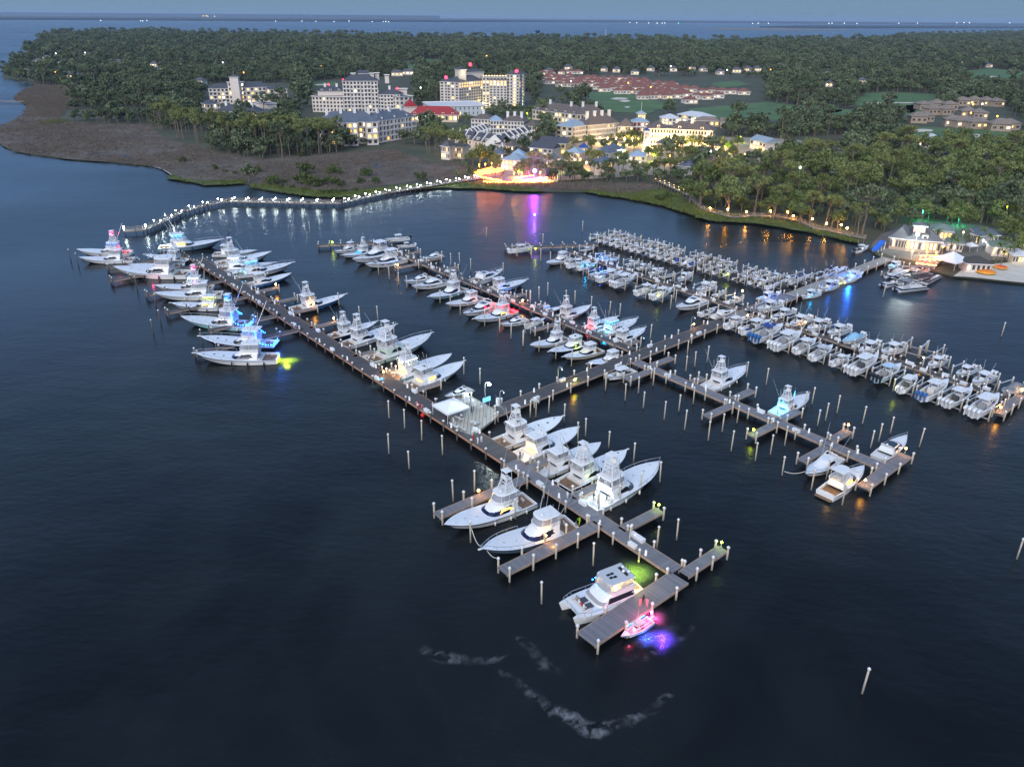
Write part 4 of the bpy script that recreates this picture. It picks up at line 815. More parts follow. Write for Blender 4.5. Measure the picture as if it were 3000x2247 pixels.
def deck_strip(st, t0, camber=.14, inset=.05, up_=.02):
    mb = MB(); vs = []; q_ = [q for q in st if q['t'] >= t0-.001]
    for q in q_: b = max(.02, q['b']-inset); vs += [(q['x'], -b, q['z']+up_), (q['x'], -b*.5, q['z']+up_+camber*.75*min(1, b)), (q['x'], 0, q['z']+up_+camber*min(1, b)), (q['x'], b*.5, q['z']+up_+camber*.75*min(1, b)), (q['x'], b, q['z']+up_)]
    f = []
    for i in range(len(q_)-1): f += [(5*i+j, 5*i+j+5, 5*i+j+6, 5*i+j+1) for j in range(4)]
    mb.add(vs, f, 0, True); q = q_[0]; b = q['b']-inset
    return mb, q
def sole(ck, zsole, cop, m=0):
    mb = MB(); vs = []
    for i, q in enumerate(ck): bi = max(.05, q['b']-cop); vs += [(q['x']+(cop*.9 if i == 0 else 0), -bi, zsole), (q['x']+(cop*.9 if i == 0 else 0), bi, zsole)]
    mb.add(vs, [(2*i, 2*i+2, 2*i+3, 2*i+1) for i in range(len(ck)-1)], m); return mb
def outl(xa, xf, w, nose, n=8, sq=.85):
    pts = [(xa, -w), (lerp(xa, xf-nose, .5), -w), (xf-nose, -w)]
    for i in range(1, n):
        a = -PI/2+PI*i/n; c, s_ = math.cos(a), math.sin(a)
        pts.append((xf-nose+nose*abs(c)**sq, w*math.copysign(abs(s_)**sq, s_)))
    return pts+[(xf-nose, w), (lerp(xa, xf-nose, .5), w), (xa, w)]
def ring(o, z, lift=None): return [(x, y, z) for x, y in o]
def grow(o, d):
    return [(x+(d if x > 0 or 1 else 0)*(.6 if abs(y) < .01 else .3), y+math.copysign(d, y) if abs(y) > .01 else y) for x, y in o]
def rail_on(st, t0, h, n=9, inset=.12, mb=None):
    mb = mb or MB()
    q_ = [q for q in st if q['t'] >= t0]; L_, R_ = [], []
    for q in q_: b = max(.03, q['b']-inset); L_.append((q['x'], b, q['z']+h)); R_.append((q['x'], -b, q['z']+h))
    f = (q_[-1]['x']+.25, 0, q_[-1]['z']+h+.05); pts = R_+[f]+L_[::-1]; mb.path(pts, .04, 0, 4)
    for p in R_[::2]+L_[::2]: mb.tube((p[0], p[1], p[2]-h), p, .03, 0, 4)
    return mb
def person_ok(): pass
def outboards(r, n, x, z, m, sc_=1.0, sp_=.72):
    for i in range(n):
        y = (i-(n-1)/2)*sp_*sc_; mb = MB()
        o1 = [(x-.75*sc_, .0), (x, .0)]
        mb.stack([[(x-.95*sc_, y-.2*sc_, z+.35*sc_), (x-.1*sc_, y-.22*sc_, z+.3*sc_), (x-.1*sc_, y+.22*sc_, z+.3*sc_), (x-.95*sc_, y+.2*sc_, z+.35*sc_)],
                  [(x-1.0*sc_, y-.26*sc_, z+.62*sc_), (x+.0, y-.26*sc_, z+.6*sc_), (x+.0, y+.26*sc_, z+.6*sc_), (x-1.0*sc_, y+.26*sc_, z+.62*sc_)],
                  [(x-.85*sc_, y-.15*sc_, z+.88*sc_), (x-.2*sc_, y-.17*sc_, z+.95*sc_), (x-.2*sc_, y+.17*sc_, z+.95*sc_), (x-.85*sc_, y+.15*sc_, z+.88*sc_)]], 0, True, True)
        mb.stack([[(x-.7*sc_, y-.1, z-.75*sc_), (x-.3*sc_, y-.12, z-.75*sc_), (x-.3*sc_, y+.12, z-.75*sc_), (x-.7*sc_, y+.1, z-.75*sc_)], [(x-.75*sc_, y-.12, z+.36*sc_), (x-.2*sc_, y-.14, z+.36*sc_), (x-.2*sc_, y+.14, z+.36*sc_), (x-.75*sc_, y+.12, z+.36*sc_)]], 0, True, True)
        mb.build('outboard_motor', m, r)
def root_at(kind, label, cat, bow, stern, zb=1.6, zs=1.0, group=None, lift=0, Lmin=0):
    b, s = P(*bow, zb+lift), P(*stern, zs+lift); d = b-s; L = max(math.hypot(d.x, d.y), Lmin); rz = math.atan2(d.y, d.x)
    c = s+Vector((math.cos(rz), math.sin(rz), 0))*L/2
    return thing(kind, label, cat, (c.x, c.y, lift), rz, group), L
def lights_on(r, opt, s, L, spots):
    for k, (loc, e) in spots.items():
        if k in opt: glow(k, r, loc, LEDC[opt[k]], e*s*s, .25)
def sportfish(label, bow, stern, **o):
    r, L = root_at('sportfishing_boat', label, 'fishing boat', bow, stern, 2.5, 1.0, o.get('group', 'sportfishing boats')); s = L/20.0; B = 6.0*s*o.get('wide', 1)
    hm = HC[o.get('hull', 'white')]; st = stations(L, B, 1.15*s, 2.65*s, p=3.1, full=.47); tc = .215; zso = .62*s
    mb, ck = hull_mesh(st, tc, zso, .33*s); mb.build('hull', [hm, boot if o.get('hull') != 'white' else (bootb if L % 1 > .5 else boot), gel, o.get('rub', blackp if L % 1 > .6 else gelg)], r)
    dm, q0 = deck_strip(st, tc); zd = q0['z']; 
    b0 = q0['b']-.05; dm.add([(q0['x'], -b0, zd+.02), (q0['x'], b0, zd+.02), (q0['x'], b0, zso), (q0['x'], -b0, zso)], [(0, 1, 2, 3)]); dm.build('foredeck', geld, r)
    mb = MB()
    for hx_, hw in ((.28, .32), (.17, .26), (.38, .22)):
        q = min(st, key=lambda k: abs(k['x']-hx_*L)); mb.box((q['x'], 0 if hw > .3 else .5*s, q['z']+.15*s), (hw*s*1.8, hw*s*1.8, .05), 0, 0, .85, .85)
    mb.build('deck_hatch', glass if L % 1 > .5 else gelg, r)
    sole(ck, zso, .33*s).build('cockpit_sole', teak if not o.get('white_sole') else geld, r)
    # salon house
    xa, xf = -.27*L, .085*L; w = .39*B
    o0 = outl(xa, xf, w, .15*L); o1 = outl(xa, xf-.01*L, w*.98, .145*L); o2 = outl(xa-.01*L, xf-.13*L, w*.84, .10*L); o3 = outl(xa-.015*L, xf-.145*L, w*.78, .09*L)
    z0, z1, z2, z3 = zd-.1*s, zd+.28*s, zd+1.6*s, zd+1.8*s
    hs = MB(); hs.stack([ring(o0, z0), ring(o1, z1), ring(o2, z2), ring(o3, z3)], 0, True); house = hs.build('deckhouse', hm if o.get('hull') in ('cream', 'green') else gel, r)
    wb = MB(); e = .035*s; wb.band(ring(grow(o1, e), z1+.06*s), ring(grow(o2, e), z2-.1*s), 2, 11); ws = wb.build('windshield', glassb if o.get('blueglass') else glass, house) if not o.get('mask') else None
    for sd in (1, -1):
        m_ = warmwin if o.get('win') else glass; k = MB(); y1, y2 = sd*(w*.955+e), sd*(w*.875+e); xm = lerp(xa, xf, .08)
        k.add([(xm, y1*.985, z1+.12*s), (lerp(xa, xf, .60), y1, z1+.06*s), (lerp(xa, xf, .52), y2, z2-.14*s), (lerp(xa, xf, .25), y2*1.01, z2-.25*s)], [(0, 1, 2, 3) if sd < 0 else (3, 2, 1, 0)]); k.build('side_window', m_, house)
    k = MB(); k.box((xa-.03, 0, zso+.1*s), (.05, w*1.1, 1.7*s)); k.build('cockpit_door', warmwin if o.get('ck') in ('yellow', 'warm') or o.get('win') else glass, house)
    k = MB(); k.box((xa-.55*s, 0, zso), (1.0*s, B*.72, .55*s)); k.box((xa-.3*s, B*.24, zso+.55*s), (.5*s, B*.2, .35*s)); k.box((xa-.3*s, -B*.24, zso+.55*s), (.5*s, B*.2, .35*s)); k.build('mezzanine_seat', seat, r)
    k = MB(); cx = -.415*L; k.tube((cx, 0, zso), (cx, 0, zso+.5*s), .1*s); k.box((cx, 0, zso+.5*s), (.6*s, .6*s, .12*s)); k.box((cx-.0*s+.28*s, 0, zso+.55*s), (.12*s, .6*s, .75*s)); k.build('fighting_chair', teak if L % 1 > .4 else seat, r)
    # flybridge
    fb = MB(); fx0, fx1 = xa-.02*L, xa+.20*L; fw_ = w*.80; g0, g1 = outl(fx0, fx1, fw_*.95, .09*L), outl(fx0, fx1+.02*L, fw_, .10*L); g2 = outl(fx0, fx1+.012*L, fw_*.93, .095*L)
    zf = z3; fb.stack([ring(g0, zf-.02), ring(g1, zf+.75*s), ring(g2, zf+.78*s), ring([(x, y*.96) for x, y in g2], zf+.15*s)], 0, True); fl = fb.build('flybridge', gel, r)
    k = MB(); k.box((fx0+.06*L, 0, zf+.16*s), (.8*s, 1.2*s, 1.0*s), 0, 0, .8, .9); k.box((fx1-.05*L, 0, zf+.16*s), (1.0*s, fw_*1.5, .45*s)); k.build('helm', gelg, fl)
    zt = zf+2.05*s; h0, h1 = outl(fx0-.015*L, fx1-.005*L, fw_*.96, .07*L), outl(fx0-.01*L, fx1-.015*L, fw_*.9, .07*L)
    hard = o.get('top', True)
    if hard:
        k = MB(); k.stack([ring(h0, zt), ring(grow(h0, .03), zt+.08*s), ring(h1, zt+.18*s)], 0, True, True); ht = k.build('hardtop', HC[o['topcol']] if 'topcol' in o else gel, r)
        if L % .7 > .25: k = MB(); k.box((lerp(fx0, fx1, .45), 0, zt+.17*s), (.9*s, .9*s, .06)); k.build('hatch', glass if L % .9 > .5 else geld, ht)
        if o.get('clear', True):
            k = MB(); k.band(ring(g2, zf+.78*s), ring([(x-.02*L, y*.98) for x, y in h0], zt), 1, 12); k.build('clear_enclosure', vinyl, fl)
        k = MB()
        for x_, y_ in ((fx0+.02*L, .93), (fx0+.11*L, .97), (fx1-.03*L, .8)):
            for sd in (1, -1): k.tube((x_, sd*fw_*y_, zf+.7*s), (x_-.01*L, sd*fw_*y_*.98, zt), .05*s)
        k.build('hardtop_frame', alu, r)
        k = MB(); k.ball((lerp(fx0, fx1, .7), .3*s, zt+.42*s), .28*s, 0, 8, 5, .8); k.tube((lerp(fx0, fx1, .7), .3*s, zt+.1*s), (lerp(fx0, fx1, .7), .3*s, zt+.3*s), .12*s); k.box((lerp(fx0, fx1, .3), -.3*s, zt+.3*s), (.22*s, 1.1*s, .12*s)); k.tube((lerp(fx0, fx1, .3), -.3*s, zt+.15*s), (lerp(fx0, fx1, .3), -.3*s, zt+.3*s), .1*s); k.build('radar', gel, ht)
    if o.get('tower'):
        k = MB(); zz = zt+2.7*s; tx = lerp(fx0, fx1, .40); leg = []
        for sx, sy in ((-1, -1), (-1, 1), (1, -1), (1, 1)):
            a = Vector((tx+sx*.085*L, sy*fw_*1.0, z3-.1*s)); b = Vector((tx-.01*L+sx*.028*L, sy*.72*s, zz)); k.tube(a, b, .1*s); leg.append((a, b))
        for f in (.52, .70, .86):
            p = [a.lerp(b, f) for a, b in leg]
            for i, j in ((0, 1), (1, 3), (3, 2), (2, 0)): k.tube(p[i], p[j], .075*s)
        for i, j in ((0, 2), (1, 3)): k.tube(leg[i][0].lerp(leg[i][1], .52), leg[j][0].lerp(leg[j][1], .86), .045*s)
        for y in (-.2, .2): k.tube((tx-.085*L, y*s, z3), (tx-.04*L, y*s, zz), .045*s)
        tw = k.build('tuna_tower', alu, r)
        k = MB(); k.box((tx-.01*L, 0, zz), (1.5*s, 1.7*s, .1*s)); k.box((tx+.02*L, 0, zz+.1*s), (.5*s, 1.5*s, .75*s), 0, 0, .8, .95); k.build('tower_platform', gel, tw)
        k = MB(); k.box((tx-.01*L, 0, zz+1.75*s), (1.7*s, 1.8*s, .09*s), 0, 0, .9, .9)
        for sx in (-1, 1):
            for sy in (-1, 1): k.tube((tx-.01*L+sx*.7*s, sy*.75*s, zz+.1*s), (tx-.01*L+sx*.65*s, sy*.75*s, zz+1.75*s), .04*s)
        k.build('tower_top', gel, tw)
        if o.get('tlit'): k = MB(); k.box((tx-.01*L, 0, zz+.9*s), (1.1*s, 1.2*s, .8*s), 0, 0, .9, .9); k.build('lit_flag', led(o['tlit'], 2.2), tw); glow('light', r, (tx, 0, zz+.6*s), LEDC[o['tlit']], 260*s*s, .4)
    if o.get('rig', True):
        for sd in (1, -1):
            a = Vector((xa+.10*L, sd*w*.9, z2)); up2 = o.get('rigup', .8); b = a+Vector((-.16*L-(1-up2)*3*s, sd*(1.6+2.2*(1-up2))*s, (6.2+3*up2)*s))
            k = MB(); k.tube(a, b, .085*s, 0, 4, .04*s); m_ = a.lerp(b, .35); k.tube(m_, a+Vector((.8*s, sd*.1, 1.7*s)), .025*s, 0, 3); k.build('outrigger', chrome, r)
    for dx, dy in ((.02, .7), (.05, -.75), (.11, .8), (.13, -.6)):
        k = MB(); k.tube((fx0+dx*L, dy*fw_, zt), (fx0+dx*L-.6*s, dy*fw_*1.1, zt+R.uniform(2.4, 4.2)*s), .032*s, 0, 3); k.build('antenna', alu, r)
    if o.get('rail'): rail_on(st, .52, .75*s).build('bow_rail', chrome, r)
    if L > 15:
        for sd in (1, -1):
            for f in (.18, .34, .50):
                q = min(st, key=lambda a: abs(a['t']-f)); k = MB(); k.tube((q['x'], sd*(q['b']+.2), q['z']-1.05*s), (q['x'], sd*(q['b']+.2), q['z']-.35*s), .17*s, 0, 8); k.tube((q['x'], sd*(q['b']+.2), q['z']-.35*s), (q['x'], sd*(q['b']-.05), q['z']+.03), .03*s, 0, 4); k.build('fender', blackp if int(L*10) % 2 else wht, r)
    if L % 1 > .35: k = MB(); q = st[-1]; k.box((q['x']+.15*s, 0, q['z']-.05), (1.0*s, .38*s, .14*s)); k.build('bow_pulpit', gel, r)
    if 'ck' in o: glow('cockpit_light', r, (-.37*L, 0, zso+2.3*s), LEDC[o['ck']], o.get('cke', 420)*s*s, .3); k = MB(); k.box((xa-.2*s, 0, z3-.12*s), (.12*s, w*1.5, .07*s)); k.build('light_strip', led(o['ck'], 14), r)
    if 'fb' in o:
        k = MB()
        for sd in (1, -1): k.box((lerp(fx0, fx1, .45), sd*fw_*.93, zt-.07*s), ((fx1-fx0)*.8, .08*s, .07*s))
        k.box((fx0, 0, zt-.07*s), (.08*s, fw_*1.7, .07*s)); k.build('light_strip', led(o['fb'], 12), r); glow('flybridge_light', r, (lerp(fx0, fx1, .4), 0, zt-.35*s), LEDC[o['fb']], 330*s*s, .3)
    if 'mask' in o: k = MB(); k.band(ring(grow(o1, e), z1+.02*s), ring(grow(o2, e), z2), 3, 10); k.build('windshield', mat('lit_mesh_%s' % o['mask'], (.1, .2, .4), .5, emit=LEDC[o['mask']], es=.9), house)
    if 'uw' in o: uwlight(r, o['uw'], -L/2-1.0*s, o.get('uwe', 700)*s)
    if 'hl' in o: glow('hull_light', r, (-.1*L, o['hl'][1]*(B/2+2.0), 1.6), LEDC[o['hl'][0]], o['hl'][2], .3)
    if 'flags' in o:
        c, fe = o['flags']; rr_ = random.Random(int(L*100)); k = MB(); pp = [(-.47*L, -.42*B, zso+.9*s), (-.49*L, 0, 1.6*s), (-.47*L, .42*B, zso+1.0*s), (-.30*L, .44*B, z3-.5*s), (-.27*L, .3*B, zt-.3*s), (-.26*L, -.2*B, zt-.2*s), (-.33*L, -.44*B, z2)]
        for a, b in zip(pp, pp[1:]):
            for i in range(5):
                t = i/5; q = Vector(a).lerp(Vector(b), t)-Vector((0, 0, .35*s*math.sin(PI*t))); w2 = rr_.uniform(.18, .4)*s; k.box((q.x, q.y, q.z), (w2, w2*.5, w2*1.1), 0, rr_.uniform(0, 3), .6, .6)
        k.build('lit_bunting', led(c, fe), r); glow('bunting_light', r, (-.5*L, 0, 3.0*s), LEDC[c], 1100*s*s, .5)
    return r
uwdisc = {}
def on(root, x, y, z): return Matrix.Translation(root.location) @ Matrix.Rotation(root.rotation_euler.z, 4, 'Z') @ Vector((x, y, z))
def glow_sheet_mat():
    m = bpy.data.materials.new('glow_catcher'); m.use_nodes = True; n = m.node_tree; b = n.nodes['Principled BSDF']; b.inputs['Base Color'].default_value = (.075, .10, .105, 1); b.inputs['Roughness'].default_value = .9; b.inputs['Specular IOR Level'].default_value = 0
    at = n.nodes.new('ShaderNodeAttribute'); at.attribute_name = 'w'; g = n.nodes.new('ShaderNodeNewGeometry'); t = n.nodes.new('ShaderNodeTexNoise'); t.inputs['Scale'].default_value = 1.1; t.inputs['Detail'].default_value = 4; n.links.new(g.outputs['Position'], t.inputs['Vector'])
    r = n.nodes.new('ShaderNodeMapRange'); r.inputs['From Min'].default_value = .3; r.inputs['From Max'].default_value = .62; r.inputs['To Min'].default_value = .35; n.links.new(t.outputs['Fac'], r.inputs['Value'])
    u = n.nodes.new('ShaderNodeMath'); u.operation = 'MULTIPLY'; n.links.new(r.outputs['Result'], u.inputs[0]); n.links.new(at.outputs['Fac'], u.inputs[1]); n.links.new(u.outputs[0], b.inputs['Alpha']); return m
GLOW_SHEET = glow_sheet_mat()
def glow_sheet(root, x, y, rx, ry, z=.012):
    """soft-edged pale sheet added on the water so lamp light shows as underwater glow"""
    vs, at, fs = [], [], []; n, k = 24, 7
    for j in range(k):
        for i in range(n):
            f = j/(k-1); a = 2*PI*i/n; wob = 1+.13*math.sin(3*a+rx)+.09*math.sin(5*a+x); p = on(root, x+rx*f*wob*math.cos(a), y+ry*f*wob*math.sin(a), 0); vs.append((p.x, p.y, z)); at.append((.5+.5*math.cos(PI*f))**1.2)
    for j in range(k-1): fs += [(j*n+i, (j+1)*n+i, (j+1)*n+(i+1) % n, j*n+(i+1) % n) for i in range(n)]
    me = bpy.data.meshes.new('added_glow_sheet'); me.from_pydata(vs, [], fs); me.materials.append(GLOW_SHEET); t = me.attributes.new('w', 'FLOAT', 'POINT'); t.data.foreach_set('value', at); tag(put('added_glow_sheet', me), kind='stuff')
def uwlight(r, col, x, e):
    """stern light, with a spot hung above the water to light the added sheet"""
    k = MB(); k.box((x+.75, 0, .05), (.12, 1.4, .12)); k.build('stern_light', led(col, 12), r)
    glow('stern_glow', r, (x-1.0, 0, 2.0), LEDC[col], e*13, .12, (math.radians(150), (0, 0, 0))); glow_sheet(r, x-1.9, 0, 5.0, 3.4)
def express(label, bow, stern, **o):
    """hardtop cruiser or small flybridge yacht"""
    yacht = o.get('fly'); nm = 'motor_yacht' if yacht else 'cabin_cruiser'
    r, L = root_at(nm, label, 'yacht' if yacht else 'cabin cruiser', bow, stern, 1.9, .7, 'cabin cruisers and yachts'); s = L/14.0; B = 4.2*s; hm = HC[o.get('hull', 'white')]
    st = stations(L, B, 1.15*s, 2.0*s, p=2.8); tc = .30; zso = .55*s
    mb, ck = hull_mesh(st, tc, zso, .26*s); mb.build('hull', [hm, boot, gel, o.get('rub', blackp)], r)
    dm, q0 = deck_strip(st, tc, .22*s); b0 = q0['b']-.05; dm.add([(q0['x'], -b0, q0['z']), (q0['x'], b0, q0['z']), (q0['x'], b0, zso), (q0['x'], -b0, zso)], [(0, 1, 2, 3)]); dm.build('foredeck', geld, r)
    sole(ck, zso, .26*s).build('cockpit_sole', teak if L % 1 > .6 else geld, r)
    k = MB(); k.box((-L/2-.35*s, 0, .3*s), (.95*s, B*.78, .12*s)); k.build('swim_platform', teak if L % 1 > .5 else gel, r)
    k = MB(); k.box((-L/2+.62*s, 0, zso), (.7*s, B*.66, .5*s)); k.box((-L/2+.32*s, 0, zso+.4*s), (.22*s, B*.66, .4*s)); k.build('stern_seat', seat, r)
    zd = q0['z']; xa, xf = -.26*L, .22*L; w = .405*B
    o0, o1, o2, o3 = outl(xa, xf, w, .22*L), outl(xa, xf-.05*L, w*.95, .17*L), outl(xa+.02*L, xf-.20*L, w*.83, .12*L), outl(xa+.02*L, xf-.225*L, w*.78, .10*L)
    z0, z1, z2, z3 = zd-.05, zd+.45*s, zd+1.25*s, zd+1.42*s
    k = MB(); k.stack([ring(o0, z0), ring(o1, z1), ring(o2, z2), ring(o3, z3)], 0, True); hs = k.build('deckhouse', HC.get(o.get('house'), gel), r)
    k = MB(); e = .03*s; k.band(ring(grow(o1, e), z1+.04), ring(grow(o2, e), z2-.06), 2, 11); k.build('windshield', o.get('glass', glass), hs)
    for sd in (1, -1):
        k = MB(); x0, x1 = lerp(xa, xf, .12), lerp(xa, xf, .52); y1, y2 = sd*(w*.955+e), sd*(w*.84+e); k.add([(x0, y1, z1+.08*s), (x1, y1, z1+.04*s), (x1-.3*s, y2, z2-.06*s), (x0+.5*s, y2, z2-.12*s)], [(0, 1, 2, 3) if sd < 0 else (3, 2, 1, 0)]); k.build('side_window', warmwin if o.get('win') else glass, hs)
    for sd in (1, -1):
        k = MB()
        for f in (.45, .55, .65):
            q = min(st, key=lambda a: abs(a['t']-f)); k.add([(q['x']-.5*s, sd*(q['b']*.985+.02), q['z']*.66), (q['x']+.35*s, sd*(q['b']*.965+.02), q['z']*.68), (q['x']+.45*s, sd*(q['b']*.98+.02), q['z']*.80), (q['x']-.45*s, sd*(q['b']*.995+.02), q['z']*.78)], [(0, 1, 2, 3) if sd < 0 else (3, 2, 1, 0)])
        k.build('hull_window', glass, r)
    k = MB(); k.box((lerp(xa, xf, .30), 0, z3-.01), (1.6*s, w*1.0, .06*s), 0, 0, .9, .9); k.build('sunroof', o.get('roofm', glass if L % 1 > .3 else geld), hs)
    if o.get('roof') == 'black': k = MB(); k.stack([ring(outl(xa+.03*L, xf-.21*L, w*.76, .10*L), z3-.02), ring(outl(xa+.04*L, xf-.23*L, w*.70, .09*L), z3+.06*s)], 0, True); k.build('black_roof', glass, hs)
    if o.get('pad', L % 1 > .4): k = MB(); k.box((.30*L, 0, lerp(zd, 2.0*s, .5)+.1*s), (2.2*s, B*.42, .16*s), 0, 0, .9, .85); k.build('sunpad', seatd if o.get('darkpad') else seat, r)
    if yacht:
        fx0, fx1 = xa-.02*L, xf-.26*L; g = outl(fx0, fx1, w*.8, .1*L); g2 = outl(fx0, fx1+.02*L, w*.85, .1*L)
        k = MB(); k.stack([ring(g, z3-.05), ring(g2, z3+.6*s), ring([(x, y*.93) for x, y in g2], z3+.6*s), ring([(x, y*.93) for x, y in g], z3+.06*s)], 0, True); fl = k.build('flybridge', gel, r)
        k = MB(); k.box((lerp(fx0, fx1, .35), 0, z3+.08*s), (.9*s, w*1.1, .45*s)); k.box((lerp(fx0, fx1, .8), 0, z3+.08*s), (.5*s, w*.6, .7*s)); k.build('flybridge_seat', seat, fl)
        if o.get('bimini', True):
            k = MB(); zt = z3+1.95*s; g3 = outl(fx0, fx1-.02*L, w*.78, .08*L); k.stack([ring(g3, zt), ring([(x, y*.9) for x, y in g3], zt+.14*s)], 0, True, True); k.build('hardtop', canvk if o.get('bimini') == 'dark' else gel, r); k = MB()
            for x_ in (fx0+.03*L, fx1-.05*L):
                for sd in (1, -1): k.tube((x_, sd*w*.74, z3+.5*s), (x_-.02*L, sd*w*.72, zt), .045*s)
            k.build('hardtop_frame', alu, r)
    else:
        k = MB(); k.path([(xa+.05*L, -w*.85, z2), (xa-.01*L, -w*.7, z3+.5*s), (xa-.01*L, w*.7, z3+.5*s), (xa+.05*L, w*.85, z2)], .09*s, 0, 6); k.ball((xa, 0, z3+.68*s), .25*s, 0, 8, 4, .7); k.build('radar_arch', gel, r)
    if o.get('biminic'): k = MB(); k.box((-.30*L, 0, zd+1.5*s), (.22*L, B*.8, .1*s), 0, 0, .9, .85); [k.tube((-.30*L+dx, sd*B*.38, zd-.1), (-.30*L+dx*.9, sd*B*.36, zd+1.5*s), .03*s) for dx in (-.09*L, .09*L) for sd in (1, -1)]; k.build('bimini', HCANV[o['biminic']], r)
    if o.get('rig'):
        for sd in (1, -1): k = MB(); a = Vector((xa+.1*L, sd*w*.85, z2)); k.tube(a, a+Vector((-.28*L, sd*1.4*s, 6.5*s)), .05*s, 0, 4, .02); k.build('outrigger', chrome, r)
    if o.get('tower'):
        k = MB(); zz = z3+3.2*s; tx = xa+.12*L
        for sx in (-1, 1):
            for sy in (-1, 1): k.tube((tx+sx*.09*L, sy*w*.9, z1), (tx+sx*.03*L, sy*.5*s, zz), .06*s)
        k.box((tx, 0, zz), (1.3*s, 1.3*s, .08*s)); k.box((tx, 0, zz+.9*s), (1.3*s, 1.3*s, .07*s)); [k.tube((tx+sx*.5*s, sy*.5*s, zz), (tx+sx*.5*s, sy*.5*s, zz+.9*s), .035*s) for sx in (-1, 1) for sy in (-1, 1)]; k.build('tuna_tower', alu, r)
    rail_on(st, .55, .6*s).build('bow_rail', chrome, r)
    if 'ck' in o: glow('cockpit_light', r, (-.36*L, 0, zso+1.9*s), LEDC[o['ck']], o.get('cke', 350)*s*s, .3); k = MB(); k.box((xa-.05, 0, z2-.1), (.08, w*1.2, .07)); k.build('light_strip', led(o['ck'], 12), r)
    if 'mask' in o: k = MB(); k.band(ring(grow(o1, e*2), z1+.1), ring(grow(o2, e*2), z2-.1), 3, 10); k.build('lit_windshield', mat('lit_mesh_%s' % o['mask'], (.1, .2, .4), .5, emit=LEDC[o['mask']], es=.9), hs)
    if 'strip' in o:
        k = MB()
        for sd in (1, -1):
            for i in range(5): k.box((lerp(xa, xf, .1+.16*i), sd*(w+.05), z0+.12*s), (.22*s, .06, .1*s))
        k.build('light_strip', led(o['strip'], 14), r)
    if 'uw' in o: uwlight(r, o['uw'], -L/2-1.0*s, 500*s)
    return r
HCANV = {'blue': canvb, 'white': canvw, 'black': canvk, 'grey': canvg, 'pale': canvl}
nonskid = [mat('nonskid_grey', (.36, .38, .41), .7), mat('nonskid_pale', (.52, .54, .57), .7), mat('nonskid_tan', (.40, .36, .30), .7)]
seats = [seat, mat('vinyl_grey', (.25, .26, .28), .6), seatd]
